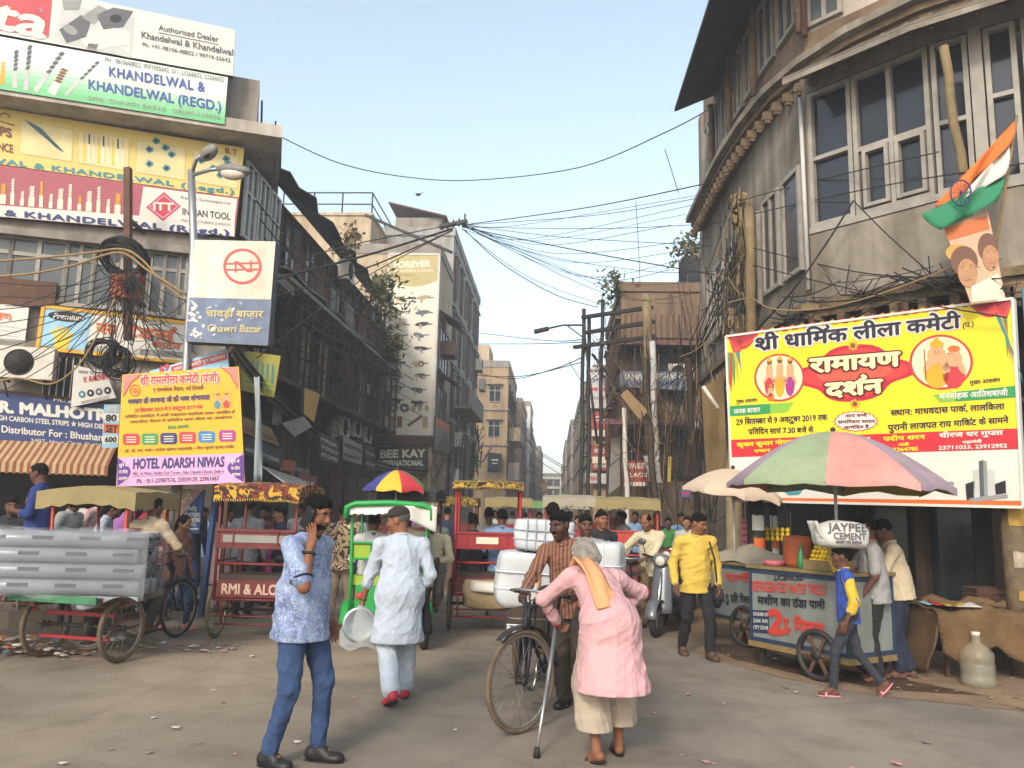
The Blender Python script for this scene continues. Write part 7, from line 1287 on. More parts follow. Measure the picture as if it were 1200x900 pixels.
# ---- 3 old man in pink on crutches
pink = cloth('kurta_pink', '#bb9292', noise=.08, scale=2.5); beige = cloth('pyjama_beige', '#a39583', noise=.12, scale=4)
p = G(716, 893); A3 = (p.x-.02, p.y+.05); 
m3 = person('grey-haired old man in pink kurta bent over his crutches', A3, -14, 1.66, 0, 0, pink, beige, 'long', 'kurta', 'shorts', (black_shoe, 'sandal'), 1.06, 47, -4, -8, (-14, 22), (-.1, -.06, 0, 14, 18), (.12, .12, 0, 10), ('l', -.27, .50, .84), ('l', .24, .50, .90), lp=(-.45, -1, .2), rp=(.45, -1, .2), lc=1.1, rc=1.1, seed=31, hair='shaggy', hairm=hair_g, skirt=(-.01, -.09, -.41), skirt_r=.25, py=-.06)
stole = cloth('stole_peach', '#c78f62', noise=.1, scale=4); wi3 = m3['wi']; N3, d3, x3, f3, P3 = m3['N'], m3['d'], m3['xs'], m3['fw'], m3['P']; mb = MB()
def stolef(a, b):
    off_ = -.10+.15*(a-.5)*(1+.15*b); s = b*.92
    if s < .16: q = N3+x3*off_+d3*(.02-.03*math.sin(s*8))+f3*(.09-s*.9)+V((0, 0, .02+.045*math.sin(s/.16*math.pi/2)))
    else: u = (s-.16); q = N3+x3*(off_+.03*u)-d3*(.03+u*.62)-f3*(.115+.055*math.sin(min(1, u/.3)*math.pi/2)+.05*u*0)+V((0, 0, 0))
    return q+(-f3)*(.012*math.sin(a*9+b*4))
mb.grid(stolef, 8, 30, stole); wear(m3, 'stole', mb, solid=.014)
for i, (gx, gy, lab) in enumerate(((629, 888, 'left aluminium crutch of the old man in pink, with red grip'), (727, 852, 'right aluminium crutch of the old man in pink, behind his leg'))):
    ft = G(gx, gy); hw = m3['hd'][i]; hw = hw+V((0, .03, -.02)); t = thing('crutch', ft, lab, 'crutch', 'crutches of the old man'); tp = hw+V((.03 if i == 0 else 0, -.06, .26)); mb = MB(); mb.tube((0, 0, .05), (hw-ft)*.6, .013, steel); mb.tube((hw-ft)*.35, hw-ft, .017, C('crutch_grey', '#6d6f72', rough=.4, metal=.4)); mb.tube(hw-ft, tp-ft, .012, iron); mb.build('shaft', t); mb = MB(); mb.lathe([(.024, 0), (.022, .04), (.016, .07)], (0, 0, 0), black_rub, 12); mb.build('rubber_tip', t); mb = MB(); mb.tube(hw-ft-V((0, .07, 0)), hw-ft+V((0, .07, 0)), .017, red_p); mb.build('hand_grip', t); mb = MB(); mb.torus(tp-ft, (tp-hw), .05, .01, black_rub, 16, 6); mb.build('arm_cuff', t)
# ---- 4 man in striped shirt with the parcel tricycle
def stripes(name, c1, c2, sc, axis=0):
    m = bpy.data.materials.new(name); m.use_nodes = True; t = m.node_tree; b = t.nodes['Principled BSDF']; tc = t.nodes.new('ShaderNodeTexCoord'); w = t.nodes.new('ShaderNodeTexWave'); w.inputs['Scale'].default_value = sc; w.inputs['Distortion'].default_value = .6; w.bands_direction = 'XYZ'[axis]; r = t.nodes.new('ShaderNodeValToRGB'); r.color_ramp.elements[0].position = .4; r.color_ramp.elements[1].position = .6
    for i, c in enumerate((c1, c2)): h = c.lstrip('#'); r.color_ramp.elements[i].color = (*[(int(h[j:j+2], 16)/255)**2.2 for j in (0, 2, 4)], 1)
    t.links.new(tc.outputs['Object'], w.inputs[0]); t.links.new(w.outputs[0], r.inputs[0]); t.links.new(r.outputs[0], b.inputs['Base Color']); b.inputs['Roughness'].default_value = .9; return m
stripe_shirt = stripes('shirt_striped', '#583a2b', '#7d5744', 9); brown_tr = cloth('trousers_brown', '#3b342d'); grey_tr = cloth('trousers_grey', '#55514c'); black_tr = cloth('trousers_black', '#211f20'); navy_tr = cloth('trousers_navy', '#242a3c'); khaki_tr = cloth('trousers_khaki', '#6a5840')
hbw = atY(613, 697, 6.62)
m4 = person('dark-haired man in brown striped shirt holding the parcel tricycle handlebar', (.17, 7.05), 198, 1.68, 0, 3, stripe_shirt, brown_tr, 'long', 'shirt', 'loose', (black_shoe, 'shoe'),   .98, 15, 6, 0, (16, 4), (-.09, .02, 0, 8), (.1, -.12, 0, 8), ('l', -.16, .34, .98), ('w', *hbw), rp=(.6, -.3, -.6), rc=1.1, seed=41, beard=2, rroll=(0, 0, 1))
# ---- 5 man in yellow
yel = cloth('shirt_yellow', '#bfa347', noise=.08); brown_shoe = C('shoe_brown', '#4d3a2c', rough=.7)
p = G(816, 770); m5 = person('man in bright yellow shirt and black trousers walking by the trolleys', (p.x, p.y), 168, 1.68, 0, 0, yel, black_tr, 'long', 'shirt', 'trousers', (brown_shoe, 'shoe'), 1.04, 2, 0, 8, (-32, 16), (-.11, .16, 0, 6), (.1, -.2, .02, 6, 12), None, None, seed=51, beard=2, hem=.17)
mb = MB(); N5 = m5['N']; mb.path([N5+V((-.14, .09, -.06)), N5+V((-.15, 0, .0)), N5+V((-.17, -.1, -.1)), N5+V((-.2, -.13, -.35)), N5+V((-.22, -.09, -.6))], .012, bag, 6); mb.path([N5+V((-.14, .09, -.06)), N5+V((-.18, .14, -.25)), N5+V((-.24, .08, -.6))], .01, bag, 6); wear(m5, 'bag_strap', mb); q = m5['wi'].inverted() @ (m5['N']+V((-.27, -.02, -.72))); t = thing('shoulder_bag', q-V((0, 0, .14)), 'black shoulder bag hanging at the yellow shirt man\'s hip', 'bag'); mb = MB(); mb.ball((0, 0, .14), .15, bag, 14, (.45, .9, .95)); mb.build('pouch', t); mb = MB(); mb.box((-.0, -.13, .18), (.1, .02, .12), black_rub); mb.build('flap', t)
# ---- 6 boy carrying the cement sack
blue_v = cloth('vest_blue', '#2f4a94'); ysl = cloth('sleeve_yellow', '#c3a22f'); jean_g = cloth('jeans_grey', '#2f3238'); pink_s = C('slipper_pink', '#c77f86', rough=.6)
p = G(1003, 817); kz = 1.40; m6 = person('boy in blue and yellow shirt carrying a cement sack on his head', (p.x-.02, p.y+.05), 277, kz, 0, 1, blue_v, jean_g, 'rolled', 'shirt', 'slim', (pink_s, 'sandal'), .82, 4, 0, 0, (0, 2), (-.09, .22, 0, 4), (.09, -.36, .06, 4, 48), None, ('l', .16, .08, 1.78), rp=(.8, .2, 0), seed=61, hem=.1, collar=ysl)
f = Form(); a, b_2, c_ = m6['sh'][0], m6['ell_'][0], m6['hdl'][0]; f.cap(a, b_2, .066, .059, .03).cap(b_2, b_2.lerp(c_, .42), .06, .06, .02); f.noise = folds(7, .007, .06); vs, fs = f.mesh(.007); mb = MB(); mb.add(vs, fs, ysl, True); wear(m6, 'sleeve', mb)
f = Form(); a, b_2, c_ = m6['sh'][1], m6['ell_'][1], m6['hdl'][1]; f.cap(a, b_2, .066, .059, .03).cap(b_2, b_2.lerp(c_, .42), .06, .06, .02); vs, fs = f.mesh(.007); mb = MB(); mb.add(vs, fs, ysl, True); wear(m6, 'sleeve', mb)
hw = m6['hp'](0, -.02, .12); t = thing('cement_sack', hw-V((0, 0, .01)), 'white printed cement sack balanced on the boy\'s head', 'sack'); bm = bmesh.new(); bmesh.ops.create_cube(bm, size=1); bmesh.ops.subdivide_edges(bm, edges=bm.edges[:], cuts=9, use_grid_fill=True); mb = MB(); bm.verts.index_update()
sd = (.5, .36, .26)
for v in bm.verts:
    p_ = v.co*2; L = sum(abs(x)**3.4 for x in p_)**(1/3.4); p_ = p_/max(L, 1e-6); w = 1+.02*math.sin(p_.x*6+p_.z*3)+.02*math.sin(p_.y*7-p_.x*4); v.co = V((p_.x*sd[0]/2*w, p_.y*sd[1]/2*w, p_.z*sd[2]/2*w-.03*p_.x*p_.x+.12))
sack_w = C('sack_white', '#b9b6ad', rough=.75, noise=.12, scale=6, bump=.3); mb.add([v.co[:] for v in bm.verts], [tuple(x.index for x in q.verts) for q in bm.faces], sack_w, True); bm.free(); mb.build('sack', t); mb = MB()
for tx, x0, x1, z0_, hh in (('JAYPEE', -.17, .19, .15, .075), ('CEMENT', -.13, .17, .075, .06), ('GREY OF INDIA', -.11, .13, .04, .022)):
    vs, fs = glyphs(tx); k = (x1-x0)/(vs[:, 0].max()-vs[:, 0].min())
    for i, (ox, oz) in enumerate(((0, 0), (.004, 0), (0, .004), (.004, .004))): mb.add([(x0+k*a+ox, -.172-.0005*i-.012*(1-((x0+k*a)/.23)**2), z0_+hh*b_/.7+oz) for a, b_ in vs], fs, pgrey2)
mb.build('lettering', t); mb = MB(); mb.grid(lambda a, b: V((-.21-.05*a-.02*math.sin(b*9), -.14+.28*b, .08+.16*a)), 5, 10, sack_w); mb.build('crumpled_end', t, solid=.008)
# ---- 7, 8 two men at the trolley
gpolo = cloth('polo_grey', '#8f8d8b'); cshirt = cloth('shirt_cream', '#b7a88c'); p = G(1032, 800)
m7 = person('man in grey polo standing behind the sack-carrying boy', (p.x, p.y+.05), 282, 1.66, 1, 1, gpolo, black_tr, 'short', 'shirt', 'trousers', (black_shoe, 'sandal'), 1.05, 3, 0, 0, (-10, 10), lh=('l', -.26, .18, .86), rh=('l', .18, .42, 1.05), seed=71, collar=C('collar_orange', '#a8603a', rough=.8))
p = G(1064, 797); m8 = person('man in cream shirt and navy trousers looking down beside the trolley', (p.x-.02, p.y+.1), 285, 1.66, 0, 1, cshirt, navy_tr, 'long', 'shirt', 'trousers', (black_shoe, 'sandal'), 1.14, 6, 0, 0, (0, 22), (-.1, .03, 0, 8), (.1, -.1, 0, 8), ('l', -.06, .36, 1.22), ('l', .1, .36, 1.25), seed=81, lp=(-.6, -.4, -.8), rp=(.6, -.4, -.8), hem=.1, waist=-.03, beard=2)
# ---- 9 man pushing the bicycle
p = G(760, 734); m9 = person('balding man in cream shirt and khaki trousers leaning on the bicycle', (p.x+.05, p.y-.05), 202, 1.66, 0, 0, cloth('shirt_offwhite', '#bdb394'), khaki_tr, 'half', 'shirt', 'loose', (brown_shoe, 'shoe'), 1.06, 12, 3, 0, (14, 14), (-.1, -.12, 0, 6), (.11, .14, 0, 6), ('l', .08, .40, .98), ('l', .36, .40, 1.02), lp=(-.7, -.2, -.5), seed=91, hair='bald', hem=.15)
# ---- 10 tricycle rider
tr = [o for o in COL.objects if o.name.startswith('cargo_tricycle')][0]; TM = Matrix.Translation(tr.location) @ Matrix.Rotation(tr.rotation_euler.z, 4, 'Z'); brg10 = -math.degrees(tr.rotation_euler.z); base = TM @ V((0, .76, 0)); hbL = TM @ V((-.2, d.length if 0 else 1.16, 1.03)); yy = (G(207, 747)-V((-4.9, 8.4, 0))).length-.3
m10 = person('cargo tricycle rider in a beige shirt with his back turned', (base.x, base.y), brg10, 1.68, 1, 1, cloth('shirt_beige', '#a8977a'), cloth('trousers_olive', '#3d372e'), 'long', 'shirt', 'trousers', (black_shoe, 'sandal'), 1.0, 16, 0, 0, (0, 0), (-.11, .30, .40, 4), (.11, .10, .16, 4), ('l', -.24, yy-.76-.05, 1.05), ('l', .24, yy-.76-.05, 1.05), lc=1.1, rc=1.1, pz=.98, seed=101, hem=.2)
# ---- people on the left pavement
def crowd(label, px, pyh, Y, brg, top, bottom=None, h=1.66, lod=2, skin=1, z0=0, group=None, **k):
    q = atY(px, pyh, Y); return person(label, (q.x, Y), brg, h, lod, skin, top, bottom or black_tr, z0=z0, group=group, **k)
bwc = cloth('tee_black', '#27262a'); blue_s = cloth('shirt_royal', '#23346a'); lav = cloth('cloth_lavender', '#8b5c90'); red_c = cloth('cloth_red', '#94283a'); pale_b = cloth('shirt_pale_blue', '#a0abba'); pinkish = cloth('shirt_pinkish', '#bf9d98'); white_c = cloth('shirt_white', '#adaeab'); grey_c = cloth('shirt_slate', '#4e5258'); rose_p = cloth('top_rose', '#9a6a5e', noise=.35, scale=16); pgreen_c = cloth('shirt_pale_green', '#8fa38c'); cyan_c = cloth('shirt_skyblue', '#6f8aa8'); navy_c = cloth('shirt_navy', '#2b2f44'); mar = cloth('shirt_maroon', '#5c2a2c'); grey_p = cloth('tee_grey', '#8d8a86')
person('girl in rose patterned top and jeans walking by the black bicycle wheel', (G(200, 738).x, G(200, 738).y), 105, 1.5, 1, 2, rose_p, denim, 'half', 'shirt', 'slim', (pink_s, 'shoe'), .84, 3, 0, 0, (6, 22), (-.08, .2, 0, 4), (.08, -.16, 0, 4), seed=111, hair='long', hem=.22)
crowd('person in pale pink shirt rubbing the chin near the direction sign', 193, 600, 11.3, 120, pinkish, None, 1.62, 1, 2, .0, rh=('l', .02, .16, 1.48), rp=(.6, .3, -1), seed=112)
crowd('person in jeans with back turned behind the direction sign', 222, 640, 12.2, 10, navy_c, denim, 1.68, 2, 1, seed=113)
m = person('man in royal blue shirt standing high on the kerb plinth', (atY(52, 560, 9.75).x, 9.75), 250, 1.74, 1, 1, blue_s, navy_tr, 'half', 'shirt', z0=.34, girth=1.08, head=(20, 8), seed=114, lh=('l', -.1, .3, 1.12), rh=('l', .2, .3, 1.1))
q = person('man in black and white banded tee at the left edge', (atY(15, 600, 10.1).x, 10.1), 160, 1.66, 1, 1, bwc, black_tr, 'half', 'shirt', z0=.0, seed=115, head=(-10, 6)); mb = MB(); vs, fs = Form().ell(q['P']+q['d']*.27, (.176, .128, .05), q['Rt'], .01).mesh(.01); mb.add(vs, fs, white_c, True); wear(q, 'chest_band', mb)
crowd('man in pale grey shirt leaning under the khaki canopy', 77, 600, 10.6, 95, cloth('shirt_ash', '#9a9d98'), None, 1.62, 1, 1, .12, head=(10, 8), lean=10, seed=116)
crowd('man in pinkish shirt bending under the khaki canopy', 103, 600, 11.2, 90, pinkish, None, 1.68, 1, 0, .12, lean=14, head=(0, 20), seed=117)
crowd('person in pale blue shirt with dark scarf beneath the khaki canopy', 116, 615, 10.4, 70, pale_b, None, 1.55, 1, 1, .12, lean=12, head=(10, 30), seed=118, hair='long')
crowd('woman in lavender wrap facing the shop behind the canopy', 143, 600, 12, 20, lav, lav, 1.58, 2, 0, .12, style='kurta', seed=119, hair='long')
crowd('woman in red dress beside the lavender-wrapped one', 163, 598, 12.1, -10, red_c, red_c, 1.58, 2, 0, .12, style='kurta', seed=120, hair='long')
crowd('man in white shirt half hidden behind the royal blue shirt', 38, 605, 12.3, 190, white_c, None, 1.6, 2, 1, .12, seed=121); crowd('man in white shirt farther inside the striped awning shop', 96, 605, 12.9, 200, white_c, None, 1.62, 2, 1, .12, seed=122)
# in and around the camouflage rickshaw
crowd('man in slate grey shirt with his back turned past the camouflage rickshaw', 291, 600, 11.7, 8, grey_c, black_tr, 1.7, 1, 1, girth=1.12, seed=123); crowd('person in pale pink wrap to the left of the slate shirted man', 262, 615, 12.2, 30, pinkish, pinkish, 1.6, 2, 2, style='kurta', hair='long', seed=124)
crowd('man in dark shirt facing left past the camouflage rickshaw', 331, 610, 12.4, 250, navy_c, None, 1.6, 1, 2, seed=125, head=(-10, 0)); crowd('person in maroon clothes behind the camouflage rickshaw', 312, 615, 13.4, 200, mar, mar, 1.6, 2, 1, seed=126); crowd('woman in magenta wrap low behind the camouflage rickshaw', 325, 640, 13.0, 30, cloth('cloth_magenta', '#9b2f78'), None, 1.5, 2, 1, style='kurta', hair='long', seed=127)
person('man in camouflage jacket and beige trousers behind the phone caller', (G(384, 739).x+.12, G(384, 739).y), 5, 1.68, 1, 1, camo_cloth, cloth('trousers_sand', '#94846e'), 'long', 'shirt', 'trousers', (brown_shoe, 'shoe'), 1.08, 3, 0, 0, (0, 0), (-.09, -.1, 0, 5), (.1, .12, 0, 5), seed=128)
# passengers
def sitter(label, x, y, brg, top, z, bottom=None, h=1.62, lod=1, skin=1, **k):
    k.setdefault('lean', 4); return person(label, (x, y), brg, h, lod, skin, top, bottom or grey_tr, pz=z, lf=(-.11, .42, z-.44, 4), rf=(.11, .42, z-.44, 4), lh=('l', -.13, .36, z+.12), rh=('l', .13, .36, z+.12), **k)
sitter('passenger in white shirt on the left of the green rickshaw seat', -2.2, 9.78, -6, white_c, .92, seed=130, h=1.6, group=None); sitter('passenger in cream shirt on the right of the green rickshaw seat', -1.8, 9.82, -6, cloth('shirt_butter', '#b8ac8e'), .92, seed=131, h=1.66)
sitter('bearded man in white facing back from the green rickshaw front', -2.05, 10.75, 172, white_c, .85, seed=132, skin=2, beard=1); sitter('man in cream facing back beside the bearded one in the green rickshaw', -1.62, 10.8, 176, cloth('shirt_butter', '#b8ac8e'), .88, seed=133, skin=1)
sitter('man in light blue shirt riding the bright red rickshaw', -.74, 11.45, -6, cyan_c, .92, seed=134, h=1.68); sitter('passenger with dark shawl on the left of the bright red rickshaw', -1.16, 11.5, 0, cloth('shawl_dark', '#2a2830'), .9, seed=135); 
sitter('front rider in pale shirt of the bright red rickshaw', -1.0, 12.35, -4, grey_p, 1.0, seed=136, lod=2)
# between parcels and the right side
crowd('person with black hair seen just above the white parcels', 648, 600, 9.6, 0, grey_c, None, 1.74, 1, 1, seed=140); crowd('man in grey tee close behind the striped shirt man', 686, 610, 8.6, 190, cloth('shirt_grey_plain', '#8f8d8a'), None, 1.62, 1, 1, seed=141, head=(-20, 4))
crowd('young man in black shirt standing left of the cream rickshaw', 703, 612, 10.9, 155, bwc, None, 1.66, 1, 0, seed=142, sleeve='half'); crowd('bald old man in white on the cream rickshaw seat', 719, 606, 15.2, 185, white_c, None, 1.55, 1, 2, seed=143, hair='bald'); crowd('man in white tee turned sideways in the cream rickshaw', 731, 600, 15.0, 250, white_c, None, 1.66, 1, 1, seed=144)
crowd('man in checked shirt facing the camera far behind the parcels', 632, 604, 18, 180, cloth('shirt_check', '#8b7f7c', noise=.4, scale=40), None, 1.6, 1, 0, seed=145)
# rest of the crowd down the street
spec = [(512, 612, 14.5, 190, pgreen_c, 'person in pale green shirt riding beside the bright red rickshaw'), (496, 612, 13.5, 180, white_c, 'man in white beyond the right edge of the green rickshaw'), (524, 606, 17, 0, navy_c, 'man in navy walking away left of the red rickshaw roof'), (615, 603, 22, 10, mar, 'person in maroon far behind the parcels'), (668, 604, 20, 185, pale_b, 'man in pale blue under the beige canopy'), (677, 606, 17, 170, grey_c, 'man in slate shirt by the beige canopy post'), (660, 607, 24, 0, white_c, 'far white-shirted man left of the beige canopy post'), (745, 606, 18, 200, cyan_c, 'man in sky blue to the left of the cable-wrapped pole'), (700, 604, 21, 0, red_c, 'person in red beyond the cream canopy'),
        (768, 606, 17.5, 170, bwc, 'man in black standing beside the cable-wrapped pole'), (783, 608, 16.8, 190, cloth('shirt_green', '#3a7a40'), 'man in green shirt behind the scooters'), (806, 606, 14.6, 200, white_c, 'man in white behind the yellow-shirted man'), (797, 612, 17.6, 160, cyan_c, 'man in sky blue shirt far behind the yellow-shirted man'), (600, 603, 26, 0, grey_p, 'person in grey walking far down the middle'), (640, 601, 30, 180, pgreen_c, 'far person in pale green in mid street'), (552, 604, 20, 0, cloth('shirt_teal', '#44686a'), 'man in teal beyond the red rickshaw'), (580, 603, 24, 180, white_c, 'far man in white past the red rickshaw roof'), (687, 601, 32, 0, navy_c, 'far person in navy near the right row'),
        (714, 601, 28, 180, pinkish, 'far person in pink near the restaurant'), (628, 600, 36, 180, mar, 'farthest person in maroon in mid street'), (655, 600, 40, 0, grey_c, 'farthest person in slate in mid street'), (370, 612, 15, 20, cloth('shirt_wine', '#4d2630'), 'man in wine shirt by the shops behind the phone caller'), (352, 612, 14.2, 200, grey_p, 'man in grey tee by the shops behind the phone caller'), (418, 606, 15.5, 190, white_c, 'man in white by the far shops left of the umbrella'), (478, 606, 17.5, 200, lav, 'person in lavender past the black fringed roof'), (240, 612, 13.4, 200, cyan_c, 'man in sky blue between the blue post and the camouflage rickshaw')]
for i, (px, py_, Y, b, m, lab) in enumerate(spec): crowd(lab, px, py_, Y, b, m, [black_tr, grey_tr, khaki_tr, denim][i % 4], 1.56+.13*((i*7) % 5)/5, 2, i % 3, seed=200+i, lf=(-.1, .12*((i % 3)-1), 0, 5), rf=(.1, -.12*((i % 3)-1), 0, 5))
# ================================================================== poles, cables, litter
def catenary(a, b, sag, n=14, jit=0, rg=random):
    a, b = V(a), V(b); return [a.lerp(b, i/n)+V((rg.uniform(-jit, jit), rg.uniform(-jit, jit), -sag*4*(i/n)*(1-i/n)+rg.uniform(-jit, jit))) for i in range(n+1)]
def smooth(ps, n=6):
    ps = [V(p) for p in ps]; out = []
    for i in range(len(ps)-1):
        p0, p1, p2, p3 = ps[max(i-1, 0)], ps[i], ps[i+1], ps[min(i+2, len(ps)-1)]
        for k in range(n): t = k/n; out.append(.5*((2*p1)+(p2-p0)*t+(2*p0-5*p1+4*p2-p3)*t*t+(3*p1-p0-3*p2+p3)*t**3))
    return out+[ps[-1]]
def cable(label, pts, r=.011, m=None, group=None, n=6):
    """pts: (px, py, depth)"""
    mb = MB(); mb.path(smooth([atY(*p) for p in pts], n), r, m or wire_m, 5); return mb.build('overhead_cable', label=label, cat='cable', group=group)
# left cable pole with coils
pl0 = atY(150, 395, 12); mb = MB(); pq = atY(150, 197, 13.2); pb_ = atY(150, 398, 13.2); mb.bar(pb_, pq, .11, .11, rust)
for k in (.25, .7): q = pb_.lerp(pq, k); mb.bar(q, q+V((-.1, .75, 0)), .06, .06, iron)
t = mb.build('cable_pole', label='rusty iron pole hung with cable coils before the corner building', cat='pole')
pa = atY(150, 330, 13.1); ora = C('box_rust', '#9a4f2c', noise=.4, scale=5, rough=.8); mb = MB(); mb.box((pa.x, 13.12, pa.z-.1), (.5, .24, .42), ora); mb.box((pa.x+.12, 12.97, pa.z-.1), (.16, .05, .3), tin_dark); mb.build('junction_box', label='rust orange junction box on the cable pole', cat='box')
for i, (px, py, Y, R, k, lab) in enumerate(((146, 303, 12.95, .36, 26, 'large black cable coil looped round the cable pole'), (119, 414, 12.9, .27, 14, 'left one of the two black coils hanging over the white cloth sign'), (137, 424, 12.9, .24, 12, 'right one of the two black coils hanging over the white cloth sign'))):
    c = atY(px, py, Y); mb = MB(); rg = random.Random(i)
    for j in range(k): q = c+V((rg.gauss(0, .03), rg.gauss(0, .05), rg.gauss(0, .03))); mb.torus(q, (rg.gauss(0, .22), 1, rg.gauss(0, .25)+(.9 if i == 0 else 0)), R*rg.uniform(.75, 1.1), .012, wire_m, 22, 5)
    mb.build('cable_coil', label=lab, cat='cable coil', group='black cable coils')
def tangle(label, path, n, spread, r, seed, droop=.25, mats=(None,)):
    rg = random.Random(seed); P = [atY(*p) for p in path]; mb = MB()
    for i in range(n):
        k = rg.randrange(len(P)-1); a = P[k].lerp(P[k+1], rg.random()); b = P[rg.randrange(len(P))]; g = lambda s=1: V((rg.gauss(0, spread*s), rg.gauss(0, spread*.7*s), rg.gauss(0, spread*s)))
        a = a+g(); b = (a.lerp(b, rg.uniform(.35, 1)))+g(.8); mid = (a+b)/2+g(.25)-V((0, 0, abs(rg.gauss(0, droop))+.1*droop)); mb.path(smooth([a, a.lerp(mid, .5)-V((0, 0, .06*droop)), mid, mid.lerp(b, .5)-V((0, 0, .06*droop)), b], 4), r*rg.uniform(.6, 1.5), rg.choice(mats) or wire_m, 4)
    return mb.build('cable_tangle', label=label, cat='cables', kind='stuff')
tangle('mass of thin wires round the rusty cable pole', [(150, 290, 12.9), (150, 330, 12.8), (145, 390, 12.8), (120, 440, 12.7), (200, 400, 12.8)], 80, .16, .006, 1, .3)
G1 = 'cables fanning from the rusty cable pole'; lab1 = 'one of the thin black cables fanning out from the rusty cable pole'
rg = random.Random(11)
for k in range(18):
    a = (148+rg.uniform(-6, 6), 325+rg.uniform(-25, 45), 12.9); b = (rg.uniform(205, 245), rg.uniform(330, 440), 11.4) if k % 2 else (rg.uniform(-15, 60), rg.uniform(350, 470), 12.2); m_ = ((a[0]+b[0])/2, (a[1]+b[1])/2+rg.uniform(2, 22), 11.8); cable(lab1, [a, m_, b], .007, None, G1)
for k, (p, lab) in enumerate((([(-20, 307, 11.5), (40, 303, 11.6), (100, 297, 11.7), (142, 292, 11.8), (165, 303, 11.8), (190, 330, 11.8), (222, 356, 11.6)], 'thick tan cable arching over the cable pole top'), ([(-20, 325, 11.5), (35, 321, 11.6), (90, 310, 11.7), (140, 296, 11.8), (175, 318, 11.8), (218, 345, 11.6)], 'second tan cable just under the arching one'), ([(-20, 452, 11.6), (20, 443, 11.6), (60, 450, 11.5), (90, 430, 11.6), (110, 400, 11.7), (135, 350, 11.8)], 'tan cable sagging past the air conditioner to the pole'))): cable(lab, p, .02 if k < 2 else .014, wire_tan)
for k in range(6): cable('one of the black cables running left from the cable pole to the photo edge', [(150, 318+k*6, 12.9), (80, 335+k*9+3*(k % 2), 11.7), (-15, 330+k*17, 11.5)], .008, None, 'cables leaving the picture at left')
# cables crossing to the right
hub = (541, 264, 20.5)
mb = MB(); a, b = atY(515, 266, 20.5), atY(548, 259, 20.5); mb.bar(a, b, .1, .1, iron)
for k in range(5): q = a.lerp(b, .1+.2*k); mb.tube(q-V((0, 0, .1)), q+V((0, 0, .12+.1*(k == 4))), .025, iron, 6)
mb.build('cable_bracket', label='iron insulator bracket hanging mid street where the cables gather', cat='bracket')
G2 = 'cables from the mid street bracket'
for k, p in enumerate(([hub, (690, 243, 18), (833, 214, 15)], [hub, (700, 252, 18), (835, 229, 15)], [(541, 266, 20.5), (700, 268, 18), (840, 262, 15)], [(541, 266, 20.5), (690, 296, 18), (838, 322, 15.5)], [(541, 268, 20.5), (640, 300, 20), (760, 318, 20), (838, 318, 16)], [(541, 268, 20.5), (620, 325, 22), (720, 362, 24)], [(545, 270, 20.5), (590, 310, 22), (650, 345, 23), (700, 360, 24)], [(545, 264, 20.5), (660, 278, 19), (835, 288, 15)])): cable('one of the black cables crossing from the mid street bracket to the right', p, .013 if k in (0, 3, 6) else .008, None, G2)
for k in range(11):
    y0 = 205+k*13; cable('one of the black cables crossing from the mid street bracket to the right', [(541+k % 3, 262+k % 4, 20.5), (600+k*13, 262+k*8+rg.uniform(0, 14), 20), (840-k % 4*18, y0+20, 15+k*.5)], rg.uniform(.005, .009), None, G2)
for k in range(9): cable('one of the drooping black cables strung along the old left balcony', [(300+k*5, 235+k*22, 13.5+k*.3), (350, 290+k*17, 17+rg.uniform(0, 2)), (420, 345+k*13, 22), (470+k*3, 375+k*14, 27)], rg.uniform(.008, .016), None, 'cables along the old left balcony')
for k, p in enumerate(([(222, 352, 11.2), (330, 325, 14), (440, 296, 18), (530, 268, 20.5)], [(225, 372, 11.2), (330, 345, 14), (440, 310, 18), (530, 270, 20.5)], [(300, 420, 13), (420, 330, 17), (520, 275, 20.5)], [(225, 330, 11.2), (360, 300, 15), (430, 283, 18), (536, 262, 20.5)])): cable('one of the black cables running from the metro sign up to the mid street bracket', p, [.03, .02, .012, .014][k], None, 'cables reaching the bracket from the left')
mb = MB(); mb.bar(atY(428, 252, 21), atY(530, 296, 21), .07, .07, iron); mb.build('iron_angle', label='long slanting angle iron above the tall cream poster', cat='beam')
cable('long thin cable sagging across the sky from the corner building roof', [(328, 160, 15), (400, 192, 16), (480, 208, 17), (560, 211, 17), (680, 196, 16), (780, 155, 14), (833, 127, 13.6)], .011)
for k, p in enumerate(([(557, 403, 44), (620, 403, 36), (684, 401, 24.5)], [(557, 437, 44), (600, 444, 36), (650, 432, 28), (684, 418, 24.5)], [(557, 440, 44), (610, 441, 34), (684, 424, 24.5)], [(600, 482, 58), (622, 520, 48), (664, 548, 40)], [(601, 490, 58), (625, 525, 48), (666, 552, 40)], [(602, 500, 58), (620, 530, 48), (660, 558, 40)], [(560, 390, 46), (640, 399, 36), (684, 398, 24.5)])): cable('one of the far thin cables spanning the street below the sky', p, .018, None, 'far cables spanning the street')
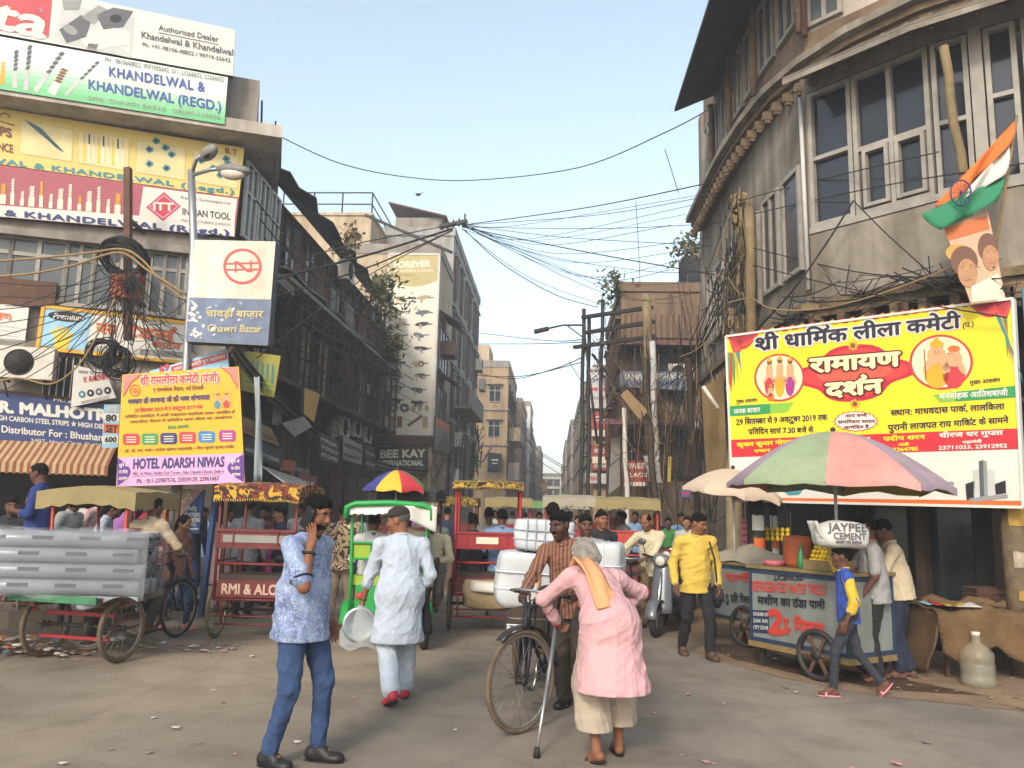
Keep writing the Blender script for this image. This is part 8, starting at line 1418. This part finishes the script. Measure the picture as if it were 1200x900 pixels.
# thick sagging bundles along the dark left row
for k in range(6):
    o = k*3.2; cable('one of the thick cables sagging in a bundle along the dark left row', [(272, 400+o, 13.5), (310, 446+o, 16), (355, 487+o*.9, 20), (410, 525+o*.8, 24), (455, 545+o*.5, 27), (500, 552+o*.5, 29.5)], .026-.002*k, [None, None, wire_tan][k % 3], 'sagging bundle on the left row')
tangle('mass of sagging wires strung along the front of the dark left row', [(290, 330, 15), (330, 400, 17), (380, 430, 20), (430, 470, 24), (470, 500, 28), (360, 480, 19), (420, 540, 24)], 80, .3, .007, 21, .5)
tangle('mass of knotted wires under the tall poster board', [(470, 548, 29), (505, 545, 29.4), (520, 520, 31), (545, 500, 33), (530, 560, 32)], 60, .4, .01, 22, .6, (None, None, wire_tan)); tangle('grey knot of cable loops high on the far pale building corner', [(553, 500, 44), (558, 520, 44), (550, 530, 43)], 40, .5, .025, 23, .5)
for k, x in enumerate((420, 432, 446)): cable('drooping cable beside the upper balcony of the dark row', [(330, 340+k*8, 15), (370, 375+k*12, 18), (x, 410+k*10, 24), (x+15, 440+k*8, 28)], .014, None, 'drooping balcony cables')
# right iron poles and cross arms
PY = 24.2
for i, (x0, y0, x1, lab) in enumerate(((684, 362, 681, 'left tall iron pole carrying the cross arms over the red boards'), (690, 372, 690, 'second tall iron pole close beside the left one'), (706, 352, 702, 'third thinner iron pole right of the pair'))): a = atY(x0, y0, PY); b = atY(x1, 560, PY); b.z = 0; pole('iron_pole', lab, b, a, .06, iron, 8)
for i, (x0, y0, x1, y1, lab) in enumerate(((683, 372, 764, 360, 'top iron cross arm of the tall poles'), (686, 390, 766, 377, 'middle iron cross arm of the tall poles'), (673, 407, 768, 394, 'lowest iron cross arm of the tall poles'))): mb = MB(); mb.bar(atY(x0, y0, PY-.1), atY(x1, y1, 22), .14, .1, iron); mb.build('cross_arm', label=lab, cat='cross arm')
for i, (x0, y0, x1, y1, lab) in enumerate(((694, 415, 745, 480, 'long slanting brace running down right from the iron poles'), (684, 385, 700, 520, 'thin slanting brace between the iron poles'))): mb = MB(); mb.tube(atY(x0, y0, PY-.2), atY(x1, y1, PY-1), .045, iron, 6); mb.build('brace', label=lab, cat='brace')
t = thing('street_lamp', atY(684, 381, PY), 'far street lamp on a thin arm reaching out over the street from the iron poles', 'street lamp'); mb = MB(); mb.path([atY(684, 381, PY), atY(660, 381, PY), atY(642, 385, PY)], .03, iron, 6); mb.tube(atY(684, 396, PY), atY(664, 381, PY), .02, iron, 6); mb.build('arm', t, world=True); mb = MB(); mb.bar(atY(643, 385, PY), atY(626, 389, PY), .22, .1, tin_dark); mb.build('lamp_head', t, world=True)
for i, (xx, yy, x2, lab) in enumerate(((757, 345, 768, 'pale weathered post in the thick of the cables'), (764, 400, 774, 'grey steel post beside the pale weathered one'), (731, 478, 738, 'white pipe standing before the brown building'), (877, 245, 890, 'wire-wrapped wooden post left of the first floor windows'))):
    Y = [22, 21.6, 22.8, 12.6][i]; a = atY(xx, yy, Y); b = atY(x2, 600, Y); b.z = 0; pole('wooden_post' if i in (0, 3) else 'steel_post', lab, b, a, [.13, .08, .07, .08][i], [bamboo, alu, ac_white, bamboo][i], 10)
for (x, y, l) in ((760, 555, 'left of the two dark slanting poles near the scooters'), (806, 480, 'right of the two dark slanting poles near the scooters')): a = atY(x, y-60, 17); b = atY(x+18, 640, 16.5); b.z = 0; pole('slanting_pole', l, b, a, .07, wood_dark, 8)
tm = (None, None, wire_tan, rust)
tangle('great tangle of cables between the iron poles and the brown building', [(690, 380, 23.5), (720, 420, 23), (757, 430, 22), (765, 480, 21.8), (770, 540, 21.6), (740, 470, 22), (800, 470, 20), (768, 580, 21.5)], 110, .4, .008, 31, .8, (None, None, None, None, wire_tan, rust))
tangle('dense bundle of brown cables hanging down the pale weathered post', [(758, 380, 21.9), (762, 440, 21.8), (766, 500, 21.7), (770, 560, 21.6), (775, 600, 21.5)], 60, .15, .010, 32, .9, (wire_tan, rust, None, None)); tangle('cables knotted round the concrete pole at the corner building', [(868, 235, 13), (868, 280, 13), (870, 330, 13), (874, 380, 12.8), (845, 330, 13.2), (840, 400, 13.4)], 120, .16, .008, 33, .3, (None, None, wire_tan))
tangle('web of loose wires hanging between the brown building and the corner building', [(800, 330, 20), (830, 380, 16), (845, 440, 15), (820, 500, 17), (835, 560, 15), (790, 560, 19)], 70, .35, .008, 34, .8, (None, None, None, wire_tan)); tangle('dusty rags and wires bunched on top of the concrete pole', [(866, 232, 13), (870, 262, 13)], 45, .07, .02, 35, .12, (bamboo, None, wire_tan)); tangle('loose wires lying along the lower carved cornice', [(905, 372, 11.4), (960, 350, 10.9), (1030, 332, 10), (1100, 318, 9.5), (1190, 330, 9)], 50, .12, .007, 36, .15)
for k in range(11):
    rg = random.Random(50+k); cable('one of the dark cables dropping from the concrete pole to the tangle', [(868+rg.uniform(-5, 5), 250+rg.uniform(0, 90), 13), (830+rg.uniform(-10, 10), 360+rg.uniform(-30, 60), 16), (765+rg.uniform(-15, 30), 395+rg.uniform(0, 150), 21.5)], .011, None, 'cables from the concrete pole to the tangle')
for k, p in enumerate(([(835, 245, 14), (900, 226, 12.2), (985, 205, 10.7), (1100, 178, 9.4)], [(835, 262, 14), (930, 240, 11.5), (1050, 215, 9.9), (1210, 190, 8.8)], [(872, 402, 12.6), (925, 345, 11), (965, 290, 10.6), (1000, 235, 10.3)], [(880, 310, 12.6), (960, 330, 10.8), (1060, 352, 9.6), (1180, 372, 8.9)], [(880, 290, 12.6), (1000, 318, 10.4), (1110, 326, 9.4), (1210, 326, 8.8)], [(1000, 235, 10.3), (1040, 275, 10), (1090, 320, 9.5)])): cable(['cable slanting along the carved cornice side of the corner building', 'thin cable strung level across the broad dark windows', 'thick black cable curving up the balcony wall to the broad windows', 'cable hanging low across the balcony wall toward the billboard', 'thin cable sagging across the balcony wall above the billboard', 'short cable dropping from the broad windows over the balcony wall'][k], p, .009 if k != 2 else .014)
cable('long tan cable looping across the lower carved cornice', [(852, 355, 12.5), (880, 350, 12), (905, 362, 11.2), (960, 362, 10.6), (1030, 345, 9.9), (1110, 315, 9.3)], .012, wire_tan)
for p, lab in (([(745, 236, 19), (748, 285, 19.5), (750, 330, 20)], 'thin wire dangling straight down from the bracket cables'), ([(779, 175, 14.5), (787, 200, 14.5), (795, 226, 14.6)], 'frayed wire end dangling from the sky cable at right')): cable(lab, p, .008)
bird = MB(); q = atY(490, 228, 30); bird.ball(q, .1, black_p, 8, (1.2, .7, .6)); bird.add([q, q+V((.3, .05, .12)), q+V((.12, -.1, .03)), q+V((-.3, .05, .14)), q+V((-.12, -.1, .03))], [(0, 1, 2), (0, 3, 4)], black_p); bird.build('bird', label='small dark bird in the open sky', cat='bird')
# litter
rg = random.Random(77); scr = [C('scrap_white', '#b3ada2', rough=.9), C('scrap_tan', '#8f7a5e', rough=.9), C('scrap_grey', '#77726c', rough=.9), leaf_dry, C('scrap_pink', '#a67a78', rough=.9)]
mb = MB()
def scrap(x, y, s, m, z=.006):
    a = rg.random()*6; n = rg.randint(4, 6); P = [V((x+math.cos(a+6.28*k/n)*s*rg.uniform(.5, 1), y+math.sin(a+6.28*k/n)*s*rg.uniform(.5, 1), z+rg.uniform(0, s*.35))) for k in range(n)]; c = sum(P, V())/n+V((0, 0, s*.15))
    mb.add(P+[c], [(k, (k+1) % n, n) for k in range(n)], m)
for k in range(200):
    y = 5+rg.random()**1.6*15; x = rg.uniform(-.62, .62)*y; scrap(x, y, rg.choice([.012, .018, .02, .03, .045]), rg.choice(scr))
for k in range(160): scrap(rg.uniform(2, 5.5), rg.uniform(7.6, 11.5), rg.choice([.015, .025, .04]), rg.choice(scr), .012)
for k in range(120): scrap(rg.uniform(-5.5, -3.6), rg.uniform(9.0, 9.5), rg.choice([.02, .04, .06]), rg.choice(scr))
for (px, py, s) in ((205, 855, .05), (180, 842, .035), (700, 740, .05), (610, 742, .06), (250, 810, .03), (295, 770, .04), (660, 830, .05), (350, 870, .04)): q = G(px, py); scrap(q.x, q.y, s, scr[0])
mb.build('litter', label='scattered paper scraps and dry leaves on the road', cat='litter', kind='stuff')
mb = MB(); cols = scr+[C('bag_blue', '#5f6f86', rough=.5), C('bag_orange', '#a8683c', rough=.7), pw]
for k in range(150):
    x, y = rg.gauss(-5.75, .35), 8.62+rg.gauss(0, .12); s = rg.uniform(.03, .1); h = max(0, .16*math.exp(-((x+5.75)/.4)**2)); scrap(x, y, s, rg.choice(cols), rg.uniform(0, h)+.01); scrap(x+.02, y, s*.8, rg.choice(cols), rg.uniform(0, h)+.02)
mb.build('rubbish_heap', label='small heap of torn bags and rubbish by the left kerb', cat='rubbish', kind='stuff')
t = MB(); q = G(118, 752); t.grid(lambda a, b: q+V((.5*(a-.5), .2*(b-.5), .03+.04*math.sin(a*9)*math.sin(b*7))), 10, 6, pw); t.build('foam_tray', label='crumpled white packing sheet under the cargo tricycle', cat='sheet', solid=.006)
# ================================================================== hazy air
hz = bpy.data.materials.new('hazy_air'); hz.use_nodes = True; ht = hz.node_tree; ht.nodes.remove(ht.nodes['Principled BSDF']); pv_ = ht.nodes.new('ShaderNodeVolumePrincipled'); pv_.inputs['Color'].default_value = (.92, .93, .95, 1); pv_.inputs['Density'].default_value = .0038; pv_.inputs['Anisotropy'].default_value = .2; ht.links.new(pv_.outputs[0], ht.nodes['Material Output'].inputs['Volume'])
mb = MB(); mb.box((0, 60, 14), (120, 260, 30), hz); mb.build('haze', kind='stuff', label='thin dusty haze down the street')
